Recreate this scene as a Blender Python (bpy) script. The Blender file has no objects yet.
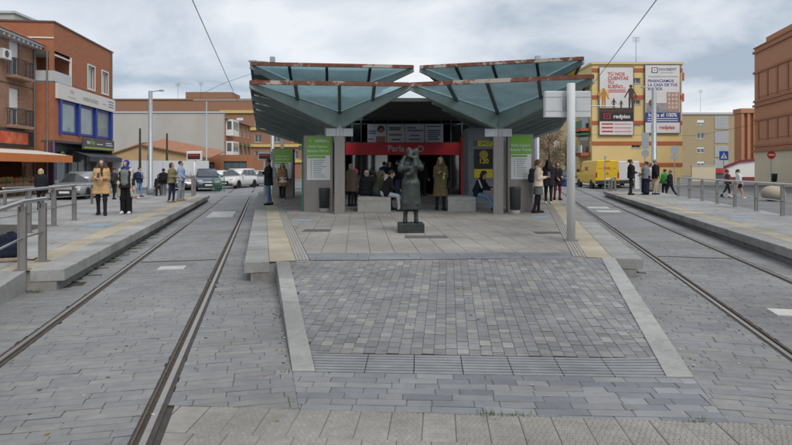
import bpy, bmesh, math, random
import numpy as np
from mathutils import Matrix, Vector
R = math.radians
random.seed(7); rng = np.random.default_rng(7)
S = bpy.context.scene
C = S.collection
# ------------------------------------------------------------------ camera
EYE = 1.67; FOC = 570.0; CX = 396.0; HY = 168.0      # eye height in metres, focal length and horizon in photograph pixels
cam = bpy.data.objects.new('camera', bpy.data.cameras.new('camera')); C.objects.link(cam)
cam.location = (0, 0, EYE); cam.rotation_euler = (R(90), 0, 0)
cam.data.sensor_width = 36; cam.data.lens = FOC / 792 * 36
cam.data.shift_y = -(222.5 - HY) / 792
cam.data.clip_start = 0.05; cam.data.clip_end = 3000
S.camera = cam
S.render.resolution_x = 1024; S.render.resolution_y = 575
# ------------------------------------------------------------------ sky, sun, exposure
SUN_EL, SUN_AZ = R(50), R(148)
world = bpy.data.worlds.new('World'); S.world = world; world.use_nodes = True
wn = world.node_tree; wn.nodes.clear()
def wN(t, **k):
    n = wn.nodes.new(t)
    for a, b in k.items(): setattr(n, a, b)
    return n
wl = wn.links.new
sky = wN('ShaderNodeTexSky', sky_type='NISHITA', sun_disc=False, sun_elevation=SUN_EL, sun_rotation=SUN_AZ)
bg1 = wN('ShaderNodeBackground'); bg1.inputs['Strength'].default_value = 0.11; wl(sky.outputs[0], bg1.inputs[0])
tc = wN('ShaderNodeTexCoord'); sx = wN('ShaderNodeSeparateXYZ'); wl(tc.outputs['Generated'], sx.inputs[0])
zz = wN('ShaderNodeMath', operation='MAXIMUM'); wl(sx.outputs[2], zz.inputs[0]); zz.inputs[1].default_value = 0.0
za = wN('ShaderNodeMath', operation='ADD'); wl(zz.outputs[0], za.inputs[0]); za.inputs[1].default_value = 0.22
dx = wN('ShaderNodeMath', operation='DIVIDE'); wl(sx.outputs[0], dx.inputs[0]); wl(za.outputs[0], dx.inputs[1])
dy = wN('ShaderNodeMath', operation='DIVIDE'); wl(sx.outputs[1], dy.inputs[0]); wl(za.outputs[0], dy.inputs[1])
cb = wN('ShaderNodeCombineXYZ'); wl(dx.outputs[0], cb.inputs[0]); wl(dy.outputs[0], cb.inputs[1]); cb.inputs[2].default_value = 3.7
n1 = wN('ShaderNodeTexNoise'); n1.inputs['Scale'].default_value = 1.5; n1.inputs['Detail'].default_value = 7; n1.inputs['Roughness'].default_value = .52
n1.inputs['Distortion'].default_value = .35
wl(cb.outputs[0], n1.inputs['Vector'])
cr = wN('ShaderNodeValToRGB'); e = cr.color_ramp.elements
e[0].position = .36; e[0].color = (.29, .335, .395, 1); e[1].position = .64; e[1].color = (.655, .665, .68, 1)
m_ = cr.color_ramp.elements.new(.48); m_.color = (.465, .495, .54, 1)
wl(n1.outputs[0], cr.inputs[0])
bg2 = wN('ShaderNodeBackground'); bg2.inputs['Strength'].default_value = 1.0; wl(cr.outputs[0], bg2.inputs[0])
mx = wN('ShaderNodeMixShader'); mx.inputs[0].default_value = .86
wl(bg1.outputs[0], mx.inputs[1]); wl(bg2.outputs[0], mx.inputs[2])
wo = wN('ShaderNodeOutputWorld'); wl(mx.outputs[0], wo.inputs[0])
sun = bpy.data.objects.new('sun', bpy.data.lights.new('sun', 'SUN')); C.objects.link(sun)
sun.data.energy = 1.35; sun.data.angle = R(28); sun.data.color = (1, .96, .9)
sd = Vector((math.sin(SUN_AZ) * math.cos(SUN_EL), math.cos(SUN_AZ) * math.cos(SUN_EL), math.sin(SUN_EL)))
sun.rotation_euler = sd.to_track_quat('Z', 'Y').to_euler(); sun.location = (0, -20, 60)
S.view_settings.view_transform = 'Standard'; S.view_settings.look = 'None'
S.view_settings.exposure = 0.5; S.view_settings.gamma = 1; S.view_settings.use_curve_mapping = False
S.cycles.max_bounces = 8; S.cycles.transparent_max_bounces = 24

def at(px, py, z=0.0):                 # a ground point of the survey: photograph pixel on the plane at height z
    Y = FOC * (EYE - z) / (py - HY); return Vector(((px - CX) / FOC * Y, Y, z))
def atd(px, py, Y):                    # the same at a known distance
    return Vector(((px - CX) / FOC * Y, Y, EYE + (HY - py) / FOC * Y))
# ------------------------------------------------------------------ materials
MATS = {}
def mat(name, col, rough=.7, metal=0., var=.18, scale=4., bump=0., bscale=60., rand=0., dirt=0., dirtcol=(.08, .075, .065), emis=None, palette=None, spec=.5, stretch=None, wstain=0.):
    if name in MATS: return MATS[name]
    m = bpy.data.materials.new(name); m.use_nodes = True; MATS[name] = m
    t = m.node_tree; N = t.nodes; L = t.links.new
    b = N['Principled BSDF']; b.inputs['Roughness'].default_value = rough; b.inputs['Metallic'].default_value = metal
    b.inputs['Specular IOR Level'].default_value = spec
    c = N.new('ShaderNodeTexCoord'); vec = c.outputs['Object']
    oi = N.new('ShaderNodeObjectInfo')
    ad = N.new('ShaderNodeVectorMath'); ad.operation = 'ADD'; L(vec, ad.inputs[0])
    sc_ = N.new('ShaderNodeMath'); sc_.operation = 'MULTIPLY'; L(oi.outputs['Random'], sc_.inputs[0]); sc_.inputs[1].default_value = 37.
    L(sc_.outputs[0], ad.inputs[1]); vec = ad.outputs[0]
    if stretch:
        mp = N.new('ShaderNodeMapping'); mp.inputs['Scale'].default_value = stretch; L(vec, mp.inputs[0]); vec = mp.outputs[0]
    nz = N.new('ShaderNodeTexNoise'); nz.inputs['Scale'].default_value = scale; nz.inputs['Detail'].default_value = 8; nz.inputs['Roughness'].default_value = .65
    L(vec, nz.inputs['Vector'])
    rnd = None
    if rand or palette:
        g = N.new('ShaderNodeNewGeometry'); a = N.new('ShaderNodeMath'); a.operation = 'ADD'
        L(g.outputs['Random Per Island'], a.inputs[0]); L(oi.outputs['Random'], a.inputs[1])
        fr = N.new('ShaderNodeMath'); fr.operation = 'FRACT'; L(a.outputs[0], fr.inputs[0]); rnd = fr.outputs[0]
    base = None
    if palette:
        pr = N.new('ShaderNodeValToRGB'); pr.color_ramp.interpolation = 'CONSTANT'
        els = pr.color_ramp.elements
        while len(els) < len(palette): els.new(.5)
        for i, pc in enumerate(palette):
            els[i].position = i / len(palette); els[i].color = (*pc, 1)
        L(rnd, pr.inputs[0]); base = pr.outputs[0]
    mixn = N.new('ShaderNodeMapRange'); mixn.inputs['From Min'].default_value = .25; mixn.inputs['From Max'].default_value = .75
    mixn.inputs['To Min'].default_value = 1 - var; mixn.inputs['To Max'].default_value = 1 + var
    L(nz.outputs[0], mixn.inputs[0]); fac = mixn.outputs[0]
    if rand:
        mr = N.new('ShaderNodeMapRange'); mr.inputs['To Min'].default_value = 1 - rand; mr.inputs['To Max'].default_value = 1 + rand
        L(rnd, mr.inputs[0]); mm = N.new('ShaderNodeMath'); mm.operation = 'MULTIPLY'; L(fac, mm.inputs[0]); L(mr.outputs[0], mm.inputs[1]); fac = mm.outputs[0]
    if wstain:       # broad wear and damp patches that run on across neighbouring pieces
        gp = N.new('ShaderNodeNewGeometry'); w1 = N.new('ShaderNodeTexNoise'); w1.inputs['Scale'].default_value = .55; w1.inputs['Detail'].default_value = 6; w1.inputs['Roughness'].default_value = .62; L(gp.outputs['Position'], w1.inputs['Vector'])
        w2 = N.new('ShaderNodeMapRange'); w2.inputs['From Min'].default_value = .3; w2.inputs['From Max'].default_value = .7; w2.inputs['To Min'].default_value = 1 - wstain; w2.inputs['To Max'].default_value = 1 + wstain * .6; L(w1.outputs[0], w2.inputs[0])
        wm = N.new('ShaderNodeMath'); wm.operation = 'MULTIPLY'; L(fac, wm.inputs[0]); L(w2.outputs[0], wm.inputs[1]); fac = wm.outputs[0]
    vm = N.new('ShaderNodeVectorMath'); vm.operation = 'SCALE'
    if base: L(base, vm.inputs[0])
    else: vm.inputs[0].default_value = col[:3]
    L(fac, vm.inputs['Scale']); out = vm.outputs[0]
    if dirt:
        n2 = N.new('ShaderNodeTexNoise'); n2.inputs['Scale'].default_value = scale * .31; n2.inputs['Detail'].default_value = 9; n2.inputs['Roughness'].default_value = .7
        L(vec, n2.inputs['Vector'])
        r2 = N.new('ShaderNodeMapRange'); r2.inputs['From Min'].default_value = .5; r2.inputs['From Max'].default_value = .72; r2.inputs['To Max'].default_value = dirt
        L(n2.outputs[0], r2.inputs[0])
        mc = N.new('ShaderNodeMix'); mc.data_type = 'RGBA'; L(r2.outputs[0], mc.inputs['Factor']); L(out, mc.inputs['A']); mc.inputs['B'].default_value = (*dirtcol, 1)
        out = mc.outputs['Result']
    L(out, b.inputs['Base Color'])
    if bump:
        n3 = N.new('ShaderNodeTexNoise'); n3.inputs['Scale'].default_value = bscale; n3.inputs['Detail'].default_value = 5; L(vec, n3.inputs['Vector'])
        bp = N.new('ShaderNodeBump'); bp.inputs['Strength'].default_value = bump; bp.inputs['Distance'].default_value = .01
        L(n3.outputs[0], bp.inputs['Height']); L(bp.outputs[0], b.inputs['Normal'])
    if emis:
        b.inputs['Emission Color'].default_value = (*emis[:3], 1); b.inputs['Emission Strength'].default_value = emis[3]
    return m
def brick_mat(name, c1, c2, mortar, var=.2, dirt=.25, bw=.25, bh=.075):
    m = mat(name, c1, .9, var=var, scale=1.3, dirt=dirt, dirtcol=tuple(x * .45 for x in c1))
    t = m.node_tree; N = t.nodes; L = t.links.new; b = N['Principled BSDF']
    src = b.inputs['Base Color'].links[0].from_socket
    tc = N.new('ShaderNodeTexCoord'); sp = N.new('ShaderNodeSeparateXYZ'); L(tc.outputs['Object'], sp.inputs[0])
    ad = N.new('ShaderNodeMath'); L(sp.outputs[0], ad.inputs[0]); L(sp.outputs[1], ad.inputs[1])
    cb = N.new('ShaderNodeCombineXYZ'); L(ad.outputs[0], cb.inputs[0]); L(sp.outputs[2], cb.inputs[1])
    bt = N.new('ShaderNodeTexBrick'); bt.inputs['Scale'].default_value = 1; bt.inputs['Brick Width'].default_value = bw; bt.inputs['Row Height'].default_value = bh
    bt.inputs['Mortar Size'].default_value = .009; bt.inputs['Color1'].default_value = (*c1, 1); bt.inputs['Color2'].default_value = (*c2, 1); bt.inputs['Mortar'].default_value = (*mortar, 1)
    L(cb.outputs[0], bt.inputs['Vector'])
    mm = N.new('ShaderNodeMix'); mm.data_type = 'RGBA'; mm.inputs['Factor'].default_value = .6; L(src, mm.inputs['A']); L(bt.outputs['Color'], mm.inputs['B'])
    L(mm.outputs['Result'], b.inputs['Base Color'])
    bp = N.new('ShaderNodeBump'); bp.inputs['Strength'].default_value = .5; bp.inputs['Distance'].default_value = .01; bp.invert = True
    L(bt.outputs['Fac'], bp.inputs['Height']); L(bp.outputs[0], b.inputs['Normal'])
    return m
def glass_mat(name, tint, diff, gloss=.12, dmix=.25, rough=.05):       # thin sheet glass: tinted see-through, a film of dust, a clear reflection
    m = bpy.data.materials.new(name); m.use_nodes = True; MATS[name] = m
    t = m.node_tree; N = t.nodes; L = t.links.new; N.remove(N['Principled BSDF'])
    tr = N.new('ShaderNodeBsdfTransparent'); tr.inputs[0].default_value = (*tint, 1)
    df = N.new('ShaderNodeBsdfTranslucent'); df.inputs[0].default_value = (*diff, 1)
    dd = N.new('ShaderNodeBsdfDiffuse'); dd.inputs[0].default_value = (*diff, 1)
    m0 = N.new('ShaderNodeMixShader'); m0.inputs[0].default_value = .5; L(df.outputs[0], m0.inputs[1]); L(dd.outputs[0], m0.inputs[2])
    gl = N.new('ShaderNodeBsdfGlossy'); gl.inputs['Roughness'].default_value = rough
    c = N.new('ShaderNodeTexCoord'); nz = N.new('ShaderNodeTexNoise'); nz.inputs['Scale'].default_value = 1.6; nz.inputs['Detail'].default_value = 7; L(c.outputs['Object'], nz.inputs['Vector'])
    mr = N.new('ShaderNodeMapRange'); mr.inputs['From Min'].default_value = .3; mr.inputs['From Max'].default_value = .7; mr.inputs['To Min'].default_value = dmix * .8; mr.inputs['To Max'].default_value = dmix * 1.2
    L(nz.outputs[0], mr.inputs[0])
    m1 = N.new('ShaderNodeMixShader'); L(mr.outputs[0], m1.inputs[0]); L(tr.outputs[0], m1.inputs[1]); L(m0.outputs[0], m1.inputs[2])
    fr = N.new('ShaderNodeFresnel'); fr.inputs[0].default_value = 1.5 if gloss > .05 else 1.12
    mg = N.new('ShaderNodeMath'); mg.operation = 'MAXIMUM'; L(fr.outputs[0], mg.inputs[0]); mg.inputs[1].default_value = gloss * .6
    m2 = N.new('ShaderNodeMixShader'); L(mg.outputs[0], m2.inputs[0]); L(m1.outputs[0], m2.inputs[1]); L(gl.outputs[0], m2.inputs[2])
    L(m2.outputs[0], N['Material Output'].inputs[0]); return m
# base colours
ASPH = mat('asphalt', (.17, .175, .18), wstain=.36, rough=.85, var=.16, scale=1.2, bump=.3, bscale=90, dirt=.25, dirtcol=(.10, .10, .10))
WALK = mat('pavement_slabs_far', (.30, .30, .295), wstain=.36, rough=.85, var=.14, scale=.8, dirt=.3, dirtcol=(.2, .195, .19))
BED = mat('mortar_bed', (.055, .052, .046), .95, var=.3, scale=9, dirt=.5, dirtcol=(.10, .095, .08))
SETT = mat('slate_sett', (.2, .215, .24), wstain=.36, rough=.55, var=.17, scale=9, bump=.35, bscale=70, rand=.06, dirt=.45, dirtcol=(.27, .265, .25),
           palette=[(.196, .199, .203), (.210, .211, .210), (.192, .196, .202), (.216, .214, .209), (.203, .205, .207), (.201, .200, .198), (.222, .217, .208), (.197, .20, .206)])
SETTD = mat('slate_sett_apron', (.2, .2, .2), wstain=.36, rough=.5, var=.12, scale=7, bump=.3, bscale=70, rand=.1, dirt=.2, dirtcol=(.3, .3, .29),
           palette=[(.172, .181, .196), (.238, .240, .245), (.184, .193, .208), (.245, .246, .248), (.212, .218, .227), (.176, .184, .196), (.228, .231, .237)])
SETTFAR = mat('slate_sett_far', (.215, .222, .232), wstain=.36, rough=.6, var=.22, scale=6, bump=.2, bscale=40, dirt=.4, dirtcol=(.25, .245, .235), stretch=(1, 2.5, 1))
RAMPP = mat('ramp_paver', (.2, .2, .2), wstain=.36, rough=.65, var=.16, scale=12, bump=.35, bscale=90, rand=.1, dirt=.12, dirtcol=(.33, .32, .30),
           palette=[(.180, .182, .188), (.240, .234, .225), (.19, .193, .199), (.186, .189, .195), (.215, .212, .207), (.198, .2, .204), (.262, .254, .243), (.204, .205, .206), (.183, .186, .192)])
RIBS = mat('ribbed_slab', (.225, .23, .238), wstain=.36, rough=.55, var=.14, scale=9, bump=.2, bscale=60, rand=.06, dirt=.3, dirtcol=(.32, .32, .31))
BLUES = mat('blue_slate_slab', (.185, .195, .21), wstain=.36, rough=.5, var=.16, scale=7, bump=.2, bscale=60, rand=.12)
TACT = mat('concrete_tactile_tile', (.28, .27, .245), wstain=.36, rough=.85, var=.17, scale=10, bump=.5, bscale=80, rand=.08, dirt=.55, dirtcol=(.2, .195, .18))
PTILE = mat('platform_tile', (.27, .254, .232), wstain=.36, rough=.75, var=.1, scale=7, bump=.25, bscale=80, rand=.07, dirt=.3, dirtcol=(.28, .27, .26))
OTILE = mat('outer_platform_tile', (.315, .312, .305), wstain=.36, rough=.8, var=.1, scale=7, bump=.25, bscale=80, rand=.06, dirt=.3, dirtcol=(.27, .265, .26))
YTILE = mat('yellow_tactile_tile', (.40, .355, .265), wstain=.36, rough=.8, var=.13, scale=9, bump=.9, bscale=55, rand=.10, dirt=.55, dirtcol=(.28, .26, .22))
RTILE = mat('ribbed_guide_tile', (.30, .285, .265), .8, var=.14, scale=9, bump=.3, bscale=60, rand=.05)
KERB = mat('granite_kerb', (.30, .298, .285), wstain=.36, rough=.75, var=.13, scale=20, bump=.3, bscale=120, rand=.16, dirt=.6, dirtcol=(.17, .165, .15))
KBASE = mat('stained_concrete', (.24, .235, .22), .9, var=.3, scale=5, bump=.4, bscale=50, dirt=.7, dirtcol=(.07, .068, .06))
STEEL = mat('worn_rail_steel', (.42, .385, .35), .38, .85, var=.12, scale=14, dirt=.3, dirtcol=(.25, .2, .16), stretch=(1, 1, 1))
RUSTR = mat('rusty_rail_side', (.13, .095, .07), .8, .3, var=.3, scale=16)
RUB = mat('black_rail_seal', (.055, .05, .045), .9, var=.3, scale=12, dirt=.4, dirtcol=(.09, .085, .075))
STAIN = mat('brushed_stainless', (.27, .25, .23), .42, .6, var=.13, scale=3, stretch=(6, 6, .6), dirt=.3, dirtcol=(.22, .2, .18))
RAILM = mat('railing_stainless', (.55, .54, .52), .33, .9, var=.1, scale=6)
POSTM = mat('railing_post_steel', (.27, .255, .24), .45, .6, var=.15, scale=5)
CANOPY = mat('canopy_steel_paint', (.22, .268, .258), .55, .1, var=.16, scale=2.2, dirt=.45, dirtcol=(.13, .15, .14))
DARKST = mat('dark_glazing_bar', (.06, .075, .08), .5, .2, var=.15)
def rust_mat():
    m = mat('rusted_fascia', (.17, .062, .038), .85, var=.45, scale=6, bump=.4, bscale=30, dirt=.6, dirtcol=(.10, .035, .022))
    t = m.node_tree; N = t.nodes; L = t.links.new; b = N['Principled BSDF']; src = b.inputs['Base Color'].links[0].from_socket
    c = N.new('ShaderNodeTexCoord'); nz = N.new('ShaderNodeTexNoise'); nz.inputs['Scale'].default_value = 1.1; nz.inputs['Detail'].default_value = 9; nz.inputs['Roughness'].default_value = .75
    L(c.outputs['Object'], nz.inputs['Vector'])
    r = N.new('ShaderNodeMapRange'); r.inputs['From Min'].default_value = .52; r.inputs['From Max'].default_value = .56; L(nz.outputs[0], r.inputs[0])
    mm = N.new('ShaderNodeMix'); mm.data_type = 'RGBA'; L(r.outputs[0], mm.inputs['Factor']); L(src, mm.inputs['A']); mm.inputs['B'].default_value = (.42, .36, .31, 1)
    L(mm.outputs['Result'], b.inputs['Base Color']); return m
RUST = rust_mat()
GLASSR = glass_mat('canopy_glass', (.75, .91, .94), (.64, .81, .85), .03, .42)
GLASSD = glass_mat('dark_canopy_glass', (.20, .27, .28), (.14, .19, .19), .03, .5)  # darker tinted sheet for the long-side panes between the ribs
GLASSW = glass_mat('window_glass_sheet', (.30, .36, .37), (.10, .12, .12), .3, .12)
PANE = mat('window_pane', (.10, .13, .145), .06, 0., var=.35, scale=.8, spec=.9)
PANEL = mat('pale_window_pane', (.20, .26, .28), .08, 0., var=.4, scale=.5, spec=.9)
WHITE = mat('white_paint', (.74, .74, .72), .5, var=.05, scale=4, dirt=.12, dirtcol=(.5, .5, .47))
BLACK = mat('black_plastic', (.025, .026, .028), .5, var=.2)
DGREY = mat('dark_grey', (.08, .083, .088), .6, var=.15)
MGREY = mat('mid_grey_paint', (.32, .34, .355), .5, .1, var=.08, scale=3, dirt=.2, dirtcol=(.2, .2, .2))
LGREY = mat('light_grey_paint', (.52, .54, .55), .5, var=.06, scale=3, dirt=.25, dirtcol=(.36, .36, .35))
GALV = mat('galvanised_steel', (.36, .39, .41), .5, .5, var=.12, scale=5)
RED = mat('station_red', (.56, .03, .045), .45, var=.08, scale=2)
SIGNR = mat('sign_red', (.5, .03, .035), .5, var=.05)
GREEN = mat('tram_green', (.20, .48, .05), .45, var=.05)
DGREEN = mat('dark_green_paint', (.035, .16, .09), .5, var=.15)
YEL = mat('sign_yellow', (.72, .58, .03), .5, var=.05)
BLUE = mat('royal_blue_frame', (.025, .055, .27), .45, var=.1)
SBLUE = mat('sign_blue', (.02, .10, .42), .45, var=.05)
NAVY = mat('print_navy', (.045, .06, .26), .5, var=.05)
BENCH = mat('bench_concrete', (.33, .32, .295), .85, var=.15, scale=6, bump=.35, bscale=60, dirt=.4, dirtcol=(.2, .195, .175))
BRONZE = mat('weathered_bronze', (.038, .047, .043), .5, .55, var=.3, scale=9, bump=.5, bscale=45, dirt=.4, dirtcol=(.09, .115, .105))
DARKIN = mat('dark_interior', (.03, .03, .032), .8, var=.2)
# ------------------------------------------------------------------ mesh helpers
class MB:
    def __init__(s): s.v = []; s.f = []; s.m = []
    def add(s, vs, fs, mi=0):
        o = len(s.v); s.v += [tuple(p) for p in vs]; s.f += [tuple(i + o for i in f) for f in fs]; s.m += [mi] * len(fs); return s
    def box(s, x0, x1, y0, y1, z0, z1, mi=0, M=None):
        vs = [(x, y, z) for z in (z0, z1) for (x, y) in ((x0, y0), (x1, y0), (x1, y1), (x0, y1))]
        if M: vs = [M @ Vector(v) for v in vs]
        return s.add(vs, [(3, 2, 1, 0), (4, 5, 6, 7), (0, 1, 5, 4), (1, 2, 6, 5), (2, 3, 7, 6), (3, 0, 4, 7)], mi)
    def cbox(s, x0, x1, y0, y1, z0, z1, c=.01, mi=0, M=None):      # box with chamfered upright and top edges
        ring = [(x0 + c, y0), (x1 - c, y0), (x1, y0 + c), (x1, y1 - c), (x1 - c, y1), (x0 + c, y1), (x0, y1 - c), (x0, y0 + c)]
        cx, cy = (x0 + x1) / 2, (y0 + y1) / 2
        def sh(p): return (p[0] + (c if p[0] < cx else -c), p[1] + (c if p[1] < cy else -c))
        vs = [(*p, z0) for p in ring] + [(*p, z1 - c) for p in ring] + [(*sh(p), z1) for p in ring]
        if M: vs = [M @ Vector(v) for v in vs]
        fs = [tuple(range(7, -1, -1)), tuple(range(16, 24))]
        for k in (0, 8):
            for i in range(8): j = (i + 1) % 8; fs.append((k + i, k + j, k + 8 + j, k + 8 + i))
        return s.add(vs, fs, mi)
    def prism(s, poly, z0, z1, mi=0, M=None):
        n = len(poly); vs = [(*p[:2], z0) for p in poly] + [(*p[:2], z1) for p in poly]
        if M: vs = [M @ Vector(v) for v in vs]
        return s.add(vs, [tuple(range(n - 1, -1, -1)), tuple(range(n, 2 * n))] + [(i, (i + 1) % n, n + (i + 1) % n, n + i) for i in range(n)], mi)
    def bar(s, a, b, w, h, up=(0, 0, 1), mi=0, w2=None, h2=None, top=True):   # a bar from a to b; with top=True the line is its upper face
        a, b, up = Vector(a), Vector(b), Vector(up); d = (b - a).normalized(); r = d.cross(up).normalized(); u = r.cross(d)
        w2 = w if w2 is None else w2; h2 = h if h2 is None else h2; vs = []
        for p, ww, hh in ((a, w, h), (b, w2, h2)):
            t, bo = (0, -hh) if top else (hh / 2, -hh / 2)
            vs += [p - r * ww / 2 + u * bo, p + r * ww / 2 + u * bo, p + r * ww / 2 + u * t, p - r * ww / 2 + u * t]
        return s.add(vs, [(3, 2, 1, 0), (4, 5, 6, 7), (0, 1, 5, 4), (1, 2, 6, 5), (2, 3, 7, 6), (3, 0, 4, 7)], mi)
    def tube(s, path, r, n=10, mi=0, cap=True):
        P = [Vector(p) for p in path]; rr = r if isinstance(r, (list, tuple)) else [r] * len(P); rings = []
        ref = None
        for i, p in enumerate(P):
            d = (P[min(i + 1, len(P) - 1)] - P[max(i - 1, 0)]).normalized()
            if ref is None: ref = Vector((0, 0, 1)) if abs(d.z) < .9 else Vector((1, 0, 0))
            a = d.cross(ref).normalized(); b = d.cross(a)
            rings.append([p + (a * math.cos(2 * math.pi * k / n) + b * math.sin(2 * math.pi * k / n)) * rr[i] for k in range(n)])
        return s.loft(rings, cap, mi)
    def loft(s, rings, cap=True, mi=0):
        n = len(rings[0]); vs = [p for q in rings for p in q]; fs = []
        for i in range(len(rings) - 1):
            for k in range(n): j = (k + 1) % n; fs.append((i * n + k, i * n + j, (i + 1) * n + j, (i + 1) * n + k))
        if cap: fs += [tuple(range(n - 1, -1, -1)), tuple(range((len(rings) - 1) * n, len(rings) * n))]
        return s.add(vs, fs, mi)
    def lathe(s, prof, n=16, mi=0, c=(0, 0, 0), axis='z'):
        rings = []
        for r, h in prof:
            ring = []
            for k in range(n):
                a = 2 * math.pi * k / n; x, y = r * math.cos(a), r * math.sin(a)
                ring.append((c[0] + x, c[1] + y, c[2] + h) if axis == 'z' else ((c[0] + x, c[1] - h, c[2] + y) if axis == 'y' else (c[0] + h, c[1] + x, c[2] + y)))
            rings.append(ring)
        return s.loft(rings, True, mi)
    def build(s, name, m=None, parent=None, smooth=False, loc=None, rz=0):
        me = bpy.data.meshes.new(name); me.from_pydata(s.v, [], s.f)
        ms = m if isinstance(m, (list, tuple)) else [m]
        for q in ms: me.materials.append(q)
        if len(ms) > 1: me.polygons.foreach_set('material_index', s.m)
        if smooth: me.polygons.foreach_set('use_smooth', [True] * len(s.f))
        bm = bmesh.new(); bm.from_mesh(me); bmesh.ops.recalc_face_normals(bm, faces=bm.faces); bm.to_mesh(me); bm.free()
        me.update()
        return link(name, me, parent, loc, rz)
def link(name, me, parent=None, loc=None, rz=0):
    o = bpy.data.objects.new(name, me); C.objects.link(o); o.parent = parent
    if loc is not None: o.location = loc
    if rz: o.rotation_euler = (0, 0, rz)
    return o
def thing(name, label, cat, loc=(0, 0, 0), rz=0, group=None):
    o = link(name, None, None, loc, rz); return tag(o, label, cat, group)
def tag(o, label, cat, group=None):
    o['label'] = label; o['category'] = cat
    if group: o['group'] = group
    return o
def struct(o): o['kind'] = 'structure'; return o
def stuff(o): o['kind'] = 'stuff'; return o
_txt = {}
def text(s, size, m, parent, M, name='lettering', bold=0., spacing=1., align='CENTER', depth=.004):
    key = (s, size, bold, spacing, align)
    if key not in _txt:
        cu = bpy.data.curves.new('t', 'FONT'); cu.body = s; cu.size = size; cu.align_x = align; cu.align_y = 'CENTER'; cu.extrude = depth / 2; cu.offset = bold; cu.space_character = spacing
        cu.resolution_u = 3
        o = bpy.data.objects.new('t', cu); C.objects.link(o); bpy.context.view_layer.update()
        me = bpy.data.meshes.new_from_object(o.evaluated_get(bpy.context.evaluated_depsgraph_get())); bpy.data.objects.remove(o); _txt[key] = me
    me = _txt[key].copy(); me.name = name; me.materials.clear(); me.materials.append(m); me.transform(M)
    return link(name, me, parent)
def face_M(x, y, z, facing='-y'):      # text plane: reads left to right along +x, faces -y
    return Matrix.Translation((x, y, z)) @ Matrix.Rotation(R(90), 4, 'X')
def copy_tree(o, parent=None):
    c = o.copy(); C.objects.link(c); c.parent = parent
    for ch in list(o.children): copy_tree(ch, c)
    return c
# ------------------------------------------------------------------ frames of the two tracks: s along, u to the right
class Frame:
    def __init__(s, x, y, deg):
        a = R(deg); s.o = Vector((x, y)); s.d = Vector((math.sin(a), math.cos(a))); s.r = Vector((math.cos(a), -math.sin(a))); s.deg = deg
    def p(s, a, u, z=None):
        q = s.o + s.d * a + s.r * u; return q if z is None else Vector((q.x, q.y, z))
    def loc(s, x, y):
        q = Vector((x, y)) - s.o; return q.dot(s.d), q.dot(s.r)
TL = Frame(-3.19, 7.21, -13.1); TR = Frame(5.50, 10.35, 13.0)
PZ = .29                                # platform height
UL0, UL1 = -1.18, 1.20                  # platform edges each side of the left track
UR0, UR1 = -1.32, 1.34
def yline(F, u, Y):                     # the point of the line at offset u whose distance is Y
    q = F.p(0, u); return q + F.d * ((Y - q.y) / F.d.y)
# ------------------------------------------------------------------ paving
def clip(poly, hp):
    a, b, c = hp; out = []          # keep a*x+b*y<=c
    n = len(poly)
    for i in range(n):
        p, q = poly[i], poly[(i + 1) % n]; dp = a * p[0] + b * p[1] - c; dq = a * q[0] + b * q[1] - c
        if dp <= 0: out.append(p)
        if (dp < 0 < dq) or (dq < 0 < dp):
            t = dp / (dp - dq); out.append((p[0] + (q[0] - p[0]) * t, p[1] + (q[1] - p[1]) * t))
    return out
def side(p, q, keep):                   # half plane bounded by the line p-q that contains keep
    a, b = q[1] - p[1], p[0] - q[0]; l = math.hypot(a, b); a /= l; b /= l; c = a * p[0] + b * p[1]
    if a * keep[0] + b * keep[1] > c: a, b, c = -a, -b, -c
    return (a, b, c)
def poly_hps(poly):
    cx = sum(p[0] for p in poly) / len(poly); cy = sum(p[1] for p in poly) / len(poly)
    return [side(poly[i], poly[(i + 1) % len(poly)], (cx, cy)) for i in range(len(poly))]
def area(poly): return .5 * abs(sum(poly[i][0] * poly[(i + 1) % len(poly)][1] - poly[(i + 1) % len(poly)][0] * poly[i][1] for i in range(len(poly))))
def pave(F, s0, s1, u0, u1, row, lens, hps, gap=.006, stagger=True, seed=1, across=True, gap2=None):
    gap2 = gap if gap2 is None else gap2       # gap: joints between rows, gap2: joints within a row
    """rows run across the frame (across=True) or along it; returns clipped outlines"""
    rg = random.Random(seed); out = []; a = s0 if across else u0; end = s1 if across else u1; k = 0
    lo, hi = (u0, u1) if across else (s0, s1)
    while a < end - .01:
        w = row if not isinstance(row, tuple) else rg.choice(row)
        t = lo - (rg.random() * max(lens) if stagger else 0); k += 1
        while t < hi:
            l = rg.choice(lens); g = gap / 2; g2 = gap2 / 2
            b0, b1, c0, c1 = a + g, min(a + w, end) - g, max(t, lo) + g2, min(t + l, hi) - g2
            if c1 - c0 < .02 or b1 - b0 < .02: t += l; continue
            q = [F.p(x, y) for x, y in ((b0, c0), (b0, c1), (b1, c1), (b1, c0))] if across else [F.p(x, y) for x, y in ((c0, b0), (c0, b1), (c1, b1), (c1, b0))]
            poly = [(p.x, p.y) for p in q]
            for h in hps:
                poly = clip(poly, h)
                if len(poly) < 3: break
            if len(poly) >= 3 and area(poly) > .0012: out.append(poly)
            t += l
        a += w
    return out
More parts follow.
